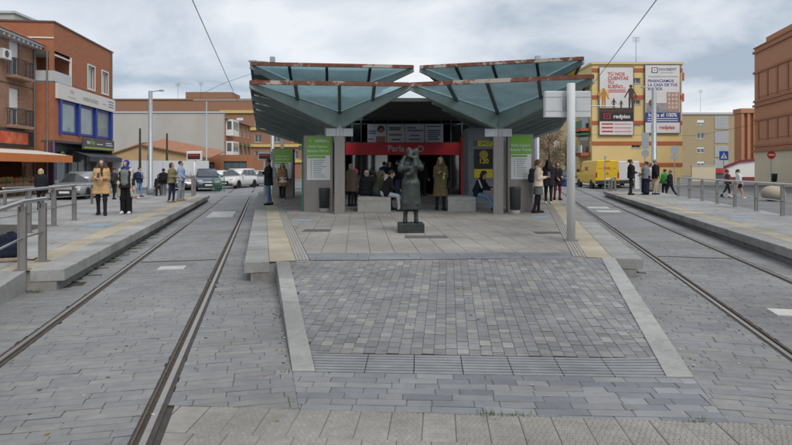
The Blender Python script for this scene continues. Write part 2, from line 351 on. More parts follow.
def piece(mb, poly, zf, c=.004, depth=.022, jit=.0015, rg=random, org=(0, 0, 0)):
    n = len(poly); A = sum(poly[i][0] * poly[(i + 1) % n][1] - poly[(i + 1) % n][0] * poly[i][1] for i in range(n))
    if A < 0: poly = poly[::-1]
    cx = sum(p[0] for p in poly) / n; cy = sum(p[1] for p in poly) / n; dz = rg.uniform(-jit, jit); tx, ty = rg.uniform(-1, 1) * jit * 6, rg.uniform(-1, 1) * jit * 6
    def ins(p):
        dx, dy = cx - p[0], cy - p[1]; l = math.hypot(dx, dy) or 1; k = min(c * 1.5 / l, .3); return (p[0] + dx * k, p[1] + dy * k)
    def Z(p): return zf(*p) + dz + (p[0] - cx) * tx + (p[1] - cy) * ty
    vs = [(p[0], p[1], Z(p) - depth) for p in poly] + [(p[0], p[1], Z(p) - c) for p in poly] + [(*ins(p), Z(p)) for p in poly]
    vs = [(v[0] - org[0], v[1] - org[1], v[2] - org[2]) for v in vs]
    fs = [tuple(range(2 * n, 3 * n))]
    for k in (0, n):
        for i in range(n): j = (i + 1) % n; fs.append((k + i, k + j, k + n + j, k + n + i))
    mb.add(vs, fs); k0 = len(mb.m) - len(fs)
    for i in range(n): mb.m[k0 + 1 + i] = 1        # flanks carry the dirt of the joint
def seen(poly, z):                      # rough size of a piece in the picture
    q = []
    for x, y in poly:
        if y < .6: return 0
        q.append((CX + FOC * x / y, HY + FOC * (EYE - z) / y))
    cx = sum(p[0] for p in q) / len(q); cy = sum(p[1] for p in q) / len(q)
    return area(q) if -20 < cx < 812 and cy < 455 else area(q) * .02
def lay_pieces(polys, zf, m, parent, name, rest, limit=300, **kw):
    rg = random.Random(len(polys)); polys = sorted(polys, key=lambda p: -seen(p, zf(*p[0])))
    for p in polys[:limit]:
        org = (sum(q[0] for q in p) / len(p), sum(q[1] for q in p) / len(p)); org = (*org, zf(*org))
        mb = MB(); piece(mb, p, zf, rg=rg, org=org, **kw)
        me = bpy.data.meshes.new(name); me.from_pydata(mb.v, [], mb.f); me.materials.append(m); me.materials.append(BED); me.polygons.foreach_set('material_index', mb.m); link(name, me, parent, org)
    if len(polys) > limit:
        mb = MB()
        for p in polys[limit:]: piece(mb, p, zf, rg=rg, **kw)
        me = bpy.data.meshes.new(rest); me.from_pydata(mb.v, [], mb.f); me.materials.append(m); me.materials.append(BED); me.polygons.foreach_set('material_index', mb.m); stuff(link(rest, me, parent))
# ================================================================== the ground
MB().prism([(-900, -300), (900, -300), (900, 2000), (-900, 2000)], -1.0, -.034).build('ground', ASPH)
struct(bpy.data.objects['ground'])
GA = .76                                # half gauge to the rail centre
# ---- track bed and paving: rails' seats stay open
bed = MB(); bed.add([(-14, -6, -.018), (14, -6, -.018), (14, 17, -.018), (-14, 17, -.018)], [(0, 1, 2, 3)])
bedo = struct(bed.build('track_bed', BED))
YF = 16.0                               # setts are built stone by stone up to here, then the surface is one sheet
kfL, kfR = Vector((-.85, 4.67)), Vector((2.37, 4.54))         # feet of the ramp kerbs (outer edges)
ktL, ktR = Vector((-1.77, 8.42)), Vector((3.36, 8.76))        # their tops
kiL, kiR = Vector((-.66, 4.67)), Vector((2.155, 4.54))        # inner edges at the foot
ktiL, ktiR = ktL + Vector((.20, 0)), ktR - Vector((.21, 0))
sA, sB = Vector((-1.30, 4.0)), Vector((2.42, 3.72))           # upper edge of the tactile strip
sdir = (sB - sA).normalized()
def ext(p, d, t): return (p[0] + d[0] * t, p[1] + d[1] * t)
stripline = (ext(sA, sdir, -3), ext(sB, sdir, 6))
def away(p, q, keep): return side((p[0], p[1]), (q[0], q[1]), keep)
seamL0 = ext(kfL, (kfL - ktL).normalized(), 2); seamR0 = ext(kfR, (kfR - ktR).normalized(), 2)
SEAT = .056; SIN = .088
streets = []
farY = (0, 1, YF)
above = away(*stripline, (0, 20))
lens = (.24, .28, .32, .36, .42)
# left track: outside, between the rails, towards the ramp
streets += pave(TL, -7, 12, -3.6, -GA - SEAT, .097, lens, [farY], gap=.009, gap2=.0022, seed=3)
streets = [p for p in streets if not (TL.loc(*p[0])[1] < UL0 - .15 and TL.loc(*p[0])[0] > 1.0)]
streets += pave(TL, -7, 12, -GA + SIN, GA - SIN, .097, lens, [farY, farY], gap=.009, gap2=.0022, seed=4)
hpL = [farY, above, away(seamL0, ktL, (-6, 6))]
q = pave(TL, -7, 12, GA + SEAT, 3.2, .097, lens, hpL, gap=.009, gap2=.0022, seed=5)
streets += [p for p in q if not (TL.loc(*p[0])[1] > UL1 + .15 and p[0][1] > 8.9)]
# right track
hpR = [farY, above, away(seamR0, ktR, (8, 6))]
q = pave(TR, -9, 9, -3.4, -GA - SEAT, .097, lens, hpR, gap=.009, gap2=.0022, seed=6)
streets += [p for p in q if not (TR.loc(*p[0])[1] < UR0 - .15 and p[0][1] > 9.1)]
streets += pave(TR, -9, 9, -GA + SIN, GA - SIN, .097, lens, [farY], gap=.009, gap2=.0022, seed=7)
streets += pave(TR, -9, 9, GA + SEAT, UR1 + .1, .097, lens, [farY], gap=.009, gap2=.0022, seed=8)
streets = [p for p in streets if sum(a[1] for a in p) / len(p) > 1.2]
paving = struct(link('street_paving', None))
fl = lambda x, y: 0.0
lay_pieces(streets, fl, SETT, paving, 'paver', 'small_pavers')
# far part of both tracks as a sheet between the platforms
def far_sheet(F, u0, u1, name):
    mb = MB(); s0 = (YF - F.p(0, 0).y) / F.d.y
    def line(u): return yline(F, u, YF)
    a, b = line(u0), line(u1); c, d = yline(F, u1, 52), yline(F, u0, 52)
    mb.add([(a.x, a.y, -.004), (b.x, b.y, -.004), (c.x, c.y, -.004), (d.x, d.y, -.004)], [(0, 1, 2, 3)]); mb.build(name, SETTFAR, paving)
for F, e0, e1 in ((TL, UL0, UL1), (TR, UR0, UR1)):
    for a, b in ((e0 - .4, -GA - SEAT), (-GA + SIN, GA - SIN), (GA + SEAT, e1 + .4)): far_sheet(F, a, b, 'far_paving')
# apron of larger setts between ramp foot and tactile strip
ap = pave(Frame(-.9, 3.3, 2.6), -.3, 1.6, -1.5, 5, .105, (.18, .25, .30, .36), [above, away(kfL, kfR, (0, 0)), away(seamL0, kfL, (1, 4)), away(seamR0, kfR, (1, 4))], seed=11, gap=.009, gap2=.0022)
apron = struct(link('ramp_apron', None)); lay_pieces(ap, fl, SETTD, apron, 'paver', 'small_pavers')
# concrete tactile strip in the foreground: raised dashes on every tile
def tile_mesh(w, d, name, m):
    mb = MB(); g = .0012
    mb.cbox(g, w - g, g, d - g, -.03, 0, .004)
    nx, ny = 6, 11
    for i in range(nx):
        for j in range(ny):
            x = (i + .5 + (.25 if j % 2 else -.1)) * w / nx; y = (j + .5) * d / ny; a, b = w / nx * .36, d / ny * .26
            if x - a < g * 2 or x + a > w - g * 2: continue
            mb.add([(x - a, y - b, 0), (x + a, y - b, 0), (x + a, y + b, 0), (x - a, y + b, 0), (x - a * .75, y - b * .5, .005), (x + a * .75, y - b * .5, .005), (x + a * .75, y + b * .5, .005), (x - a * .75, y + b * .5, .005)],
                   [(4, 5, 6, 7), (0, 1, 5, 4), (1, 2, 6, 5), (2, 3, 7, 6), (3, 0, 4, 7)])
    me = bpy.data.meshes.new(name); me.from_pydata(mb.v, [], mb.f); me.materials.append(m); return me
strip = struct(link('tactile_strip', None))
tm = tile_mesh(.213, .40, 'tactile_tile', TACT); ang = math.atan2(sdir.y, sdir.x); nrm = Vector((sdir.y, -sdir.x))
for j in range(4):
    for i in range(-12, 34):
        p = sA + sdir * (i * .213 + (.06 if j % 2 else 0)) + nrm * ((j + 1) * .40)
        u = TL.loc(p.x, p.y)[1]; ur = TR.loc(p.x, p.y)[1]; cs = [p, p + sdir * .213, p + sdir * .213 - nrm * .4, p - nrm * .4]
        ul = [TL.loc(q.x, q.y)[1] for q in cs]; url = [TR.loc(q.x, q.y)[1] for q in cs]; lim = GA + .105
        if max(ul) < lim or min(url) > -lim: continue
        if min(ul) >= lim and max(url) <= -lim: link('tactile_tile', tm, strip, (p.x, p.y, random.uniform(-.002, .002)), ang)
        else:           # tiles cut to the rail
            c0 = sum(cs, Vector((0, 0))) / 4; pl_ = [(q.x + (c0.x - q.x) * .02, q.y + (c0.y - q.y) * .02) for q in cs]
            pl_ = clip(pl_, away(TL.p(0, lim), TL.p(5, lim), (9, 3)))
            if len(pl_) > 2: pl_ = clip(pl_, away(TR.p(0, -lim), TR.p(5, -lim), (-9, 3)))
            if len(pl_) > 2: mb = MB(); piece(mb, pl_, fl); mb.build('cut_tile', [TACT, BED], strip)
# ---- ramp
def ramp_z(x, y):
    yf = kfL.y + (x - kfL.x) * (kfR.y - kfL.y) / (kfR.x - kfL.x); yt = ktL.y + (x - ktL.x) * (ktR.y - ktL.y) / (ktR.x - ktL.x) + .12
    return PZ * min(max((y - yf) / (yt - yf), 0), 1) + .002
ramp = struct(link('access_ramp', None))
mb = MB()                               # core under the pavers
for a, b in ((kiL, kiR),): pass
cor = [(kiL.x, kiL.y), (kiR.x, kiR.y), (ktiR.x, ktiR.y + .1), (ktiL.x, ktiL.y + .1)]
mb.add([(x, y, -.03) for x, y in cor] + [(x, y, ramp_z(x, y) - .016) for x, y in cor], [(3, 2, 1, 0), (4, 5, 6, 7), (0, 1, 5, 4), (1, 2, 6, 5), (2, 3, 7, 6), (3, 0, 4, 7)])
mb.build('ramp_core', BED, ramp)
def kerb_run(a0, a1, b0, b1, n, side_):
    for i in range(n):
        mb = MB(); t0, t1 = i / n + .002, (i + 1) / n - .002
        p = [a0.lerp(a1, t0), b0.lerp(b1, t0), b0.lerp(b1, t1), a0.lerp(a1, t1)]
        z = [ramp_z(q.x, q.y) + .012 for q in p]; c = .008; ce = sum(p, Vector((0, 0))) / 4
        ins = [q + (ce - q).normalized() * c * 1.4 for q in p]
        vs = [(q.x, q.y, -.05) for q in p] + [(q.x, q.y, zz - c) for q, zz in zip(p, z)] + [(q.x, q.y, zz) for q, zz in zip(ins, z)]
        fs = [(8, 9, 10, 11)] + [(k + i_, k + (i_ + 1) % 4, k + 4 + (i_ + 1) % 4, k + 4 + i_) for k in (0, 4) for i_ in range(4)]
        mb.add(vs, fs).build('kerb_stone', KERB, ramp)
kerb_run(kfL, ktL, kiL, ktiL, 4, -1); kerb_run(kiR, ktiR, kfR, ktR, 4, 1)
# ribbed slabs at the foot, small pavers above
rw = .40; fd = (kiR - kiL).normalized(); fn = Vector((-fd.y, fd.x)); W_ = (kiR - kiL).length; nsl = 7
for i in range(nsl):
    a, b = kiL + fd * (W_ * i / nsl), kiL + fd * (W_ * (i + 1) / nsl); mb = MB()
    dl = (ktiL - kiL) * .105 if i == 0 else fn * .385; dr = (ktiR - kiR) * .098 if i == nsl - 1 else fn * .385
    for k in range(7):
        t0, t1 = k / 7, (k + .62) / 7
        q = [a + fd * .004 + dl * t0, b - fd * .004 + dr * t0, b - fd * .004 + dr * t1, a + fd * .004 + dl * t1]
        mb.add([(p.x, p.y, ramp_z(p.x, p.y) - .02) for p in q] + [(p.x, p.y, ramp_z(p.x, p.y) + .003) for p in q], [(4, 5, 6, 7), (0, 1, 5, 4), (1, 2, 6, 5), (2, 3, 7, 6), (3, 0, 4, 7)])
    q = [a + fd * .004, b - fd * .004, b - fd * .004 + dr, a + fd * .004 + dl]
    mb.add([(p.x, p.y, ramp_z(p.x, p.y) - .007) for p in q], [(0, 1, 2, 3)])
    mb.build('ribbed_slab', RIBS, ramp)
rf = Frame(.0, 5.0, 5.2)
r0, r1 = kiL + fn * .392, kiR + fn * .392
hps = [away(r0, r1, (0, 7)), away(kiL, ktiL, (1, 6)), away(kiR, ktiR, (1, 6)), away((ktiL.x, ktiL.y + .02), (ktiR.x, ktiR.y + .02), (0, 5))]
rp = pave(rf, -.6, 4.3, -3, 5, .104, (.10, .12, .14), hps, gap=.002, gap2=.011, seed=21, across=False)
rp += pave(Frame(-1.6, 8.5, -4), 0, .3, 0, 5, .15, (.2,), [(0, 1, -5)], seed=1)
lay_pieces(rp, ramp_z, RAMPP, ramp, 'paver', 'small_pavers', c=.003)
# ------------------------------------------------------------------ rails
def path_of(F, s0, s1, arc_R=None, arc_deg=0, turn=1, step=3.0):
    pts = []; n = max(2, int((s1 - s0) / step))
    for i in range(n + 1): s = s0 + (s1 - s0) * i / n; p = F.p(s, 0); pts.append((p, F.d.copy()))
    if arc_R:
        p0 = F.p(s1, 0); c = p0 + F.r * arc_R * turn; k = 14
        for i in range(1, k + 1):
            a = R(arc_deg) * i / k * turn; ca, sa = math.cos(-a), math.sin(-a); v = p0 - c
            d = F.d; pts.append((c + Vector((v.x * ca - v.y * sa, v.x * sa + v.y * ca)), Vector((d.x * ca - d.y * sa, d.x * sa + d.y * ca))))
    return pts
def strip_mesh(pts, u0, u1, z0, z1, mb, mi=0):
    rings = []
    for p, d in pts:
        r = Vector((d.y, -d.x)); a, b = p + r * u0, p + r * u1
        rings.append([(a.x, a.y, z0), (b.x, b.y, z0), (b.x, b.y, z1), (a.x, a.y, z1)])
    mb.loft(rings, True, mi)
def track(F, s0, s1, arc):
    t = struct(link('tram_track', None)); pts = path_of(F, s0, s1, *arc)
    for sg in (-1, 1):
        r = MB(); u = sg * GA
        strip_mesh(pts, u - .021, u + .021, -.06, .004, r, 0)            # running head
        o = r.build('rail', STEEL, t)
        g = MB(); a, b = u - sg * .072, u - sg * .060; strip_mesh(pts, min(a, b), max(a, b), -.06, .001, g)
        g.build('guard_lip', RUSTR, o)
        g = MB(); a, b = u - sg * .060, u - sg * .021; strip_mesh(pts, min(a, b), max(a, b), -.06, -.032, g); g.build('groove_floor', RUB, o)
        g = MB(); a, b = u + sg * .021, u + sg * .054; strip_mesh(pts, min(a, b), max(a, b), -.06, -.006, g)
        a, b = u - sg * .072, u - sg * .086; strip_mesh(pts, min(a, b), max(a, b), -.06, -.006, g); g.build('joint_seal', RUB, o)
    return t
trackL = track(TL, -7.5, 27.5, (17, 100, 1)); trackR = track(TR, -10.5, 40, (40, 40, 1))
# pale cover plates, painted blocks and cross joints let into the track paving
CONC = mat('pale_concrete_plate', (.46, .455, .43), .8, var=.16, scale=6, dirt=.3, dirtcol=(.3, .295, .28))
ROADW = mat('worn_road_paint', (.52, .52, .50), .7, var=.2, scale=7, dirt=.95, dirtcol=(.3, .3, .3))
def plate(F, px, py, w, d, name, m, par, z=.008):
    p = at(px, py); s, u = F.loc(p.x, p.y); q = [F.p(a, b) for a, b in ((s - d / 2, u - w / 2), (s - d / 2, u + w / 2), (s + d / 2, u + w / 2), (s + d / 2, u - w / 2))]
    MB().prism([(v.x, v.y) for v in q], -.02, z).build(name, m, par)
plate(TL, 172, 268, .42, .32, 'cover_plate', CONC, trackL); plate(TL, 222, 214.3, .86, 2.6, 'painted_block', ROADW, trackL, .006)
plate(TR, 792, 313, .42, .32, 'cover_plate', CONC, trackR)
plate(TR, 598, 207.6, .86, 1.1, 'painted_block', ROADW, trackR, .006); plate(TR, 608, 211.3, .86, .9, 'painted_block', ROADW, trackR, .006)
for F, tr, y in ((TL, trackL, 10.2), (TR, trackR, 10.6)):
    c = yline(F, 0, y); s = F.loc(c.x, c.y)[0]; q = [F.p(a, b) for a, b in ((s, -GA + .12), (s, GA - .12), (s + .07, GA - .12), (s + .07, -GA + .12))]
    MB().prism([(v.x, v.y) for v in q], -.02, .005).build('cross_drain', RUB, tr)
for F, tr in ((TL, trackL), (TR, trackR)):
    for s in (-1.3, 8.0): pass
# ------------------------------------------------------------------ platforms
def slab(poly, z0, z1, name, m, par): return MB().prism([(p[0], p[1]) for p in poly], z0, z1).build(name, m, par)
def kerb_edge(F, u_edge, inward, s0, s1, width, par, length=.6, h=.16):
    """kerb stones along a platform edge, overhanging a recessed foot"""
    n = max(1, round((s1 - s0) / length)); L_ = (s1 - s0) / n
    for i in range(n):
        a, b = s0 + i * L_ + .010, s0 + (i + 1) * L_ - .010
        us = sorted((u_edge, u_edge + inward * width)); c = .008
        ring = [(a, us[0]), (a, us[1]), (b, us[1]), (b, us[0])]; P = [F.p(*q) for q in ring]; ce = sum(P, Vector((0, 0))) / 4
        I = [q + (ce - q).normalized() * c * 1.4 for q in P]; dz = random.uniform(-.002, .002)
        vs = [(q.x, q.y, PZ - h) for q in P] + [(q.x, q.y, PZ - c + dz) for q in P] + [(q.x, q.y, PZ + dz) for q in I]
        fs = [(0, 1, 2, 3), (8, 9, 10, 11)] + [(k + i_, k + (i_ + 1) % 4, k + 4 + (i_ + 1) % 4, k + 4 + i_) for k in (0, 4) for i_ in range(4)]
        MB().add(vs, fs).build('kerb_stone', KERB, par)
def strip_tiles(F, u0, u1, s0, s1, L_, m, name, par, ridges=0):
    n = round((s1 - s0) / L_); far = MB()
    for i in range(n):
        a, b = s0 + i * L_ + .003, s0 + (i + 1) * L_ - .003; near = i < 40; mb = MB() if near else far
        if ridges:
            for k in range(ridges):
                w = (u1 - u0) / ridges; x0, x1 = u0 + (k + .12) * w, u0 + (k + .72) * w
                P = [F.p(*q) for q in ((a, x0), (a, x1), (b, x1), (b, x0))]
                mb.add([(q.x, q.y, PZ - .012) for q in P] + [(q.x, q.y, PZ + .004) for q in P], [(4, 5, 6, 7), (0, 1, 5, 4), (1, 2, 6, 5), (2, 3, 7, 6), (3, 0, 4, 7)])
            P = [F.p(*q) for q in ((a, u0), (a, u1), (b, u1), (b, u0))]; mb.add([(q.x, q.y, PZ - .006) for q in P], [(0, 1, 2, 3)])
        else:
            P = [F.p(*q) for q in ((a, u0 + .003), (a, u1 - .003), (b, u1 - .003), (b, u0 + .003))]; piece(mb, [(q.x, q.y) for q in P], lambda x, y: PZ)
        if near: mb.build(name, [m, BED], par)
    if far.v: stuff(far.build('far_' + name + 's', [m, BED], par))
# island platform
isl = struct(link('island_platform', None))
fL = yline(TL, UL1, 8.34); fR = yline(TR, UR0, 8.66)      # front corners of the kerbs
sL0 = TL.loc(fL.x, fL.y)[0]; sR0 = TR.loc(fR.x, fR.y)[0]
bL, bR = yline(TL, UL1 + .09, 34), yline(TR, UR0 - .09, 40)
iL, iR = TL.p(sL0 + .02, UL1 + .09), TR.p(sR0 + .02, UR0 - .09)
slab([iL, TL.p(sL0 + .02, UL1 + .36), (ktiL.x, ktiL.y + .06), (ktiR.x, ktiR.y + .06), TR.p(sR0 + .02, UR0 - .44), iR, bR, bL], -.05, PZ - .014, 'platform_core', KBASE, isl)
KW, YW, RW = .36, .39, .20
kerb_edge(TL, UL1, 1, sL0, 27.0, KW, isl); kerb_edge(TR, UR0, -1, sR0, 31.0, .43, isl)
strip_tiles(TL, UL1 + KW, UL1 + KW + YW, sL0, 26, .4, YTILE, 'tactile_tile', isl)
strip_tiles(TL, UL1 + KW + YW, UL1 + KW + YW + RW, sL0 + .05, 26, .6, RTILE, 'ribbed_tile', isl, 4)
strip_tiles(TR, UR0 - .43 - YW, UR0 - .43, sR0, 30, .4, YTILE, 'tactile_tile', isl)
strip_tiles(TR, UR0 - .43 - YW - RW, UR0 - .43 - YW, sR0 + .05, 30, .6, RTILE, 'ribbed_tile', isl, 4)
pz = lambda x, y: PZ
uLi, uRi = UL1 + KW + YW + RW + .006, UR0 - .43 - YW - RW - .006
a, b = TL.p(0, uLi), TL.p(10, uLi); c, d = TR.p(0, uRi), TR.p(10, uRi)
inL, inR = away(a, b, (1, 20)), away(c, d, (1, 20))
y0f = lambda x: 8.60 + .06 * x
front = away((0, 8.62), (5, 8.86), (0, 20)); mid = away((0, 9.28), (5, 9.42), (0, 20)); midn = away((0, 9.272), (5, 9.412), (0, 0))
bs = pave(Frame(-2.6, 8.4, -2.0), 0, 1.6, -1, 8, .36, (.8,), [inL, inR, front, midn], seed=31); lay_pieces(bs, pz, BLUES, isl, 'blue_slab', 'small_slabs')
ti = pave(Frame(-1.2, 9.0, -4.0), 0, 21.5, -6, 9, .4, (.4,), [inL, inR, mid, (0, 1, 29.3)], seed=32, stagger=False, gap=.007, gap2=.005)
lay_pieces(ti, pz, PTILE, isl, 'floor_tile', 'small_tiles', jit=.001)
# outer platforms
def outer(F, u_edge, sgn, s0, s1, width, ramp_len, name):
    """sgn: direction away from the track"""
    pl = struct(link(name, None)); e = lambda s, k: F.p(s, u_edge + sgn * k)
    slab([e(s0 + .02, .1), e(s0 + .02, width), e(s1, width), e(s1, .1)], -.05, PZ - .014, 'platform_core', KBASE, pl)
    kerb_edge(F, u_edge, sgn, s0, s1, .42, pl)
    us = sorted((u_edge + sgn * .42, u_edge + sgn * .84)); strip_tiles(F, us[0], us[1], s0, s1, .4, YTILE, 'tactile_tile', pl)
    us = sorted((u_edge + sgn * .84, u_edge + sgn * width))
    tl = pave(F, s0, s1, us[0] + .003, us[1], .4, (.6,), [away(e(s0, width), e(s1, width), e(5, 0))], seed=41, stagger=True, gap=.010)
    lay_pieces(tl, pz, OTILE, pl, 'floor_tile', 'small_tiles', jit=.001)
    # ramp at the near end: kerbed side, smooth concrete top
    for k0, k1, nm, m in ((.46, .68, 'ramp_kerb', KERB), (.684, width, 'ramp_surface', OTILE)):
        P = [e(s0 - .004, k0), e(s0 - .004, k1), e(s0 - ramp_len, k1), e(s0 - ramp_len, k0)]; z = [PZ, PZ, .004, .004] if nm == 'ramp_kerb' else [PZ - .008, PZ - .008, -.004, -.004]
        MB().add([(q.x, q.y, -.05) for q in P] + [(q.x, q.y, zz) for q, zz in zip(P, z)], [(3, 2, 1, 0), (4, 5, 6, 7), (0, 1, 5, 4), (1, 2, 6, 5), (2, 3, 7, 6), (3, 0, 4, 7)]).build(nm, m, pl)
    return pl
pL = at(61, 269, PZ); sLp = TL.loc(pL.x, pL.y)[0]
platL = outer(TL, UL0, -1, sLp, 22.6, 2.35, 3.4, 'outer_platform_left')
platR = outer(TR, UR1, 1, -3.2, 24.3, 3.0, 3.4, 'outer_platform_right')
# pavements beside the platforms
w = MB(); w.add([(-60, 16, -.02), (-5, 16, -.02), (-9.5, 38, -.02), (-60, 38, -.02)], [(0, 1, 2, 3)]); struct(w.build('pavement_left', WALK))
k0 = Frame(-21.5, 30, -6.5)
w = MB(); w.prism([k0.p(-25, 0), k0.p(-25, 3.2), k0.p(50, 3.2), k0.p(50, 0)], -.05, .12); struct(w.build('pavement_shops', WALK))
w = MB(); w.prism([(18, 52), (36, 52), (60, 60), (60, 70), (18, 64)], -.05, .1); struct(w.build('pavement_right', WALK))
# blue floor marks
for F, px, py, nm, par in ((TL, 97, 225.8, 'floor_mark', platL), (TR, 741, 217.5, 'floor_mark', platR), (TL, 302, 220.5, 'floor_mark', isl), (TR, 541, 217.5, 'floor_mark', isl)):
    p = at(px, py, PZ); MB().add([(p.x - .26, p.y - .2, PZ + .005), (p.x + .26, p.y - .2, PZ + .005), (p.x + .26, p.y + .2, PZ + .005), (p.x - .26, p.y + .2, PZ + .005)], [(0, 1, 2, 3)]).build(nm, mat('worn_blue_floor_paint', (.20, .34, .46), .7, var=.2, scale=14, dirt=.8, dirtcol=(.36, .36, .35)), par)
for px, py, w_, d_ in ((317, 230.5, .6, .5), (426, 237, .85, .42), (548, 232.8, .55, .4)):      # drain gratings
    p = at(px, py, PZ); g = MB(); g.box(p.x - w_ / 2, p.x + w_ / 2, p.y - d_ / 2, p.y + d_ / 2, PZ - .02, PZ + .003)
    for k in range(9): x = p.x - w_ / 2 + (k + .5) * w_ / 9; g.box(x - .012, x + .012, p.y - d_ / 2 + .02, p.y + d_ / 2 - .02, PZ, PZ + .008)
    g.build('drain_grate', mat('drain_grating', (.13, .125, .12), .7, .3, var=.25, scale=12), isl)
# moss tuft and grit where ramp and platform meet is left to the materials
# ------------------------------------------------------------------ railings
def railing(label, pts, zs, post_idx=None, loc=None, lower=True, group='steel handrails on the platforms', h=.92):
    """round handrail on flat posts; pts 2D points of the posts, zs floor height at each"""
    t = thing('steel_railing', label, 'railing', (pts[0][0], pts[0][1], zs[0]), 0, group); o = Vector((pts[0][0], pts[0][1], zs[0]))
    P = [Vector((p[0], p[1], z)) - o for p, z in zip(pts, zs)]; n = len(P)
    d0 = (P[1] - P[0]); d0.z = 0; d0.normalize()
    top = [p + Vector((0, 0, h)) for p in P]
    MB().tube([top[0] - d0 * .12] + top + [top[-1] + d0 * .12], .032, 12).build('handrail', RAILM, t, True)
    MB().tube([p + Vector((0, 0, h * .47)) for p in P], .016, 8).build('lower_rail', RAILM, t, True)
    rr = Vector((d0.y, -d0.x, 0))
    for p in P:
        m = MB(); M = Matrix.Translation(p) @ Matrix(((d0.x, rr.x, 0, 0), (d0.y, rr.y, 0, 0), (0, 0, 1, 0), (0, 0, 0, 1)))
        m.box(-.035, .035, -.048, -.03, 0, h - .06, 0, M); m.box(-.035, .035, .03, .048, 0, h - .06, 0, M); m.box(-.03, .03, -.03, .03, 0, h * .86, 0, M); m.box(-.012, .012, -.02, .02, h * .8, h - .03, 0, M)
        b = m.build('post', POSTM, t); f = MB(); f.box(-.08, .08, -.09, .09, 0, .008, 0, M); f.build('base_plate', POSTM, b)
    return t
u = UL0 - .53; rl = [(sLp + .78, PZ), (sLp + .05, PZ), (sLp - 1.5, PZ * (1 - 1.5 / 3.4)), (sLp - 3.0, PZ * (1 - 3. / 3.4))]
railing('steel handrail descending the ramp at the near left edge', [TL.p(s, u) for s, _ in rl], [z for _, z in rl])
a = at(68, 220.5, PZ); s, u = TL.loc(a.x, a.y); u = UL0 - 2.2
railing('steel handrail behind the left ramp, ending near the woman in tan coat', [TL.p(s - 1.5 * k, u) for k in range(6)], [PZ] * 6)
a, b = at(5, 211), at(92, 203.5)
railing('thin steel handrail standing in front of the grey parked car', [(a.x + (b.x - a.x) * k / 4, a.y + (b.y - a.y) * k / 4) for k in range(5)], [-.034] * 5)
a, b = at(150, 197), at(160, 196)
railing('short steel handrail behind people waiting on the left platform', [(-13.6, 33.3), (-12.5, 33.6)], [-.02] * 2, h=1.05)
a = at(780, 216, PZ); s, u = TR.loc(a.x, a.y); u = UR1 + 2.75
railing('long steel handrail along the back of the right platform', [TR.p(s - 3.9 + 1.93 * k, u) for k in range(9)], [PZ] * 9)
a = at(606, 189.5); s, u = TR.loc(a.x, a.y)
railing('short ramp handrail at the far end of the right platform', [TR.p(24.6, UR1 + .7), TR.p(25.9, UR1 + .7), TR.p(27.2, UR1 + .7)], [.2, .1, -.02])
railing('short ramp handrail at the far end of the left platform', [TL.p(21.4, UL0 - .7), TL.p(22.3, UL0 - .7)], [PZ] * 2, h=1.0)

# litter, grit and weeds: far too many to count
rg = random.Random(17); mb = MB()
for k in range(170):
    x = rg.uniform(-3.6, 5.5); y = rg.uniform(3.2, 10)
    if rg.random() < .6: q = rg.choice([kfL.lerp(ktL, rg.random()) + Vector((-.06, 0)), kfR.lerp(ktR, rg.random()) + Vector((.07, 0)), TL.p(rg.uniform(-3, 4), GA + .12), TR.p(rg.uniform(-5, 2), -GA - .12)]); x, y = q.x + rg.gauss(0, .04), q.y
    z = (ramp_z(x, y) if (kfL.x < x < kfR.x and 4.6 < y < 8.4) else 0) + .004
    if y > 8.4 and -1.9 < x < 3.4: z = PZ + .004
    a = rg.random() * 6.3; l, w_ = rg.uniform(.005, .016), rg.uniform(.003, .007); c_, s_ = math.cos(a), math.sin(a)
    mb.box(-l, l, -w_, w_, 0, .004, rg.randrange(3), Matrix.Translation((x, y, z)) @ Matrix.Rotation(a, 4, 'Z'))
for k in range(420):      # flattened chewing gum
    x, y = rg.uniform(-4, 6.5), 3.0 + 15 * rg.random() ** 1.6; inr = kfL.x + .1 < x < kfR.x - .1 and 5.1 < y < 8.3
    if inr: z = ramp_z(x, y)
    elif y > 8.9 and TL.loc(x, y)[1] > UL1 + 1.1 and TR.loc(x, y)[1] < UR0 - 1.2: z = PZ
    elif y < 8.2 and x > -3 and (x < -1.9 or x > 3.3) and abs(abs(TL.loc(x, y)[1]) - GA) > .15 and abs(abs(TR.loc(x, y)[1]) - GA) > .15: z = 0
    else: continue
    r_ = rg.uniform(.008, .02); n = 7; ph = rg.random()
    mb.prism([(x + r_ * rg.uniform(.7, 1.1) * math.cos(ph + i * 6.283 / n), y + r_ * rg.uniform(.7, 1.1) * math.sin(ph + i * 6.283 / n)) for i in range(n)], z + .0005, z + .0028, rg.choice((2, 2, 3)))
o = mb.build('litter', [mat('litter_pale', (.55, .53, .48), .8), mat('litter_leaf', (.30, .2, .07), .8), mat('litter_dark', (.075, .07, .066), .9), mat('gum_pale', (.33, .32, .3), .9)]); stuff(o); o['label'] = 'scattered cigarette ends, gum spots, grit and leaf scraps on the paving'; o['category'] = 'litter'
mb = MB()
wc_ = TL.p(sLp - .04, UL0 - .44)
spots = [(wc_.x, wc_.y, .10, 90), (wc_.x + .12, wc_.y - .03, .06, 40)] + [((sA + sdir * t_).x, (sA + sdir * t_).y + .005, .05, 16) for t_ in (1.9, 2.0, 2.12, 3.3)] + [(kfL.x - .05, kfL.y + k * .25, .03, 8) for k in range(6)]
for x, y, r_, n in spots:
    for k in range(n):
        a = rg.random() * 6.3; px_, py_ = x + rg.gauss(0, r_), y + rg.gauss(0, .02); h = rg.uniform(.015, .05); e = rg.uniform(-.02, .02)
        mb.add([(px_ - .003, py_, -.005), (px_ + .003, py_, -.005), (px_ + e, py_ + rg.uniform(-.02, .02), h)], [(0, 1, 2)])
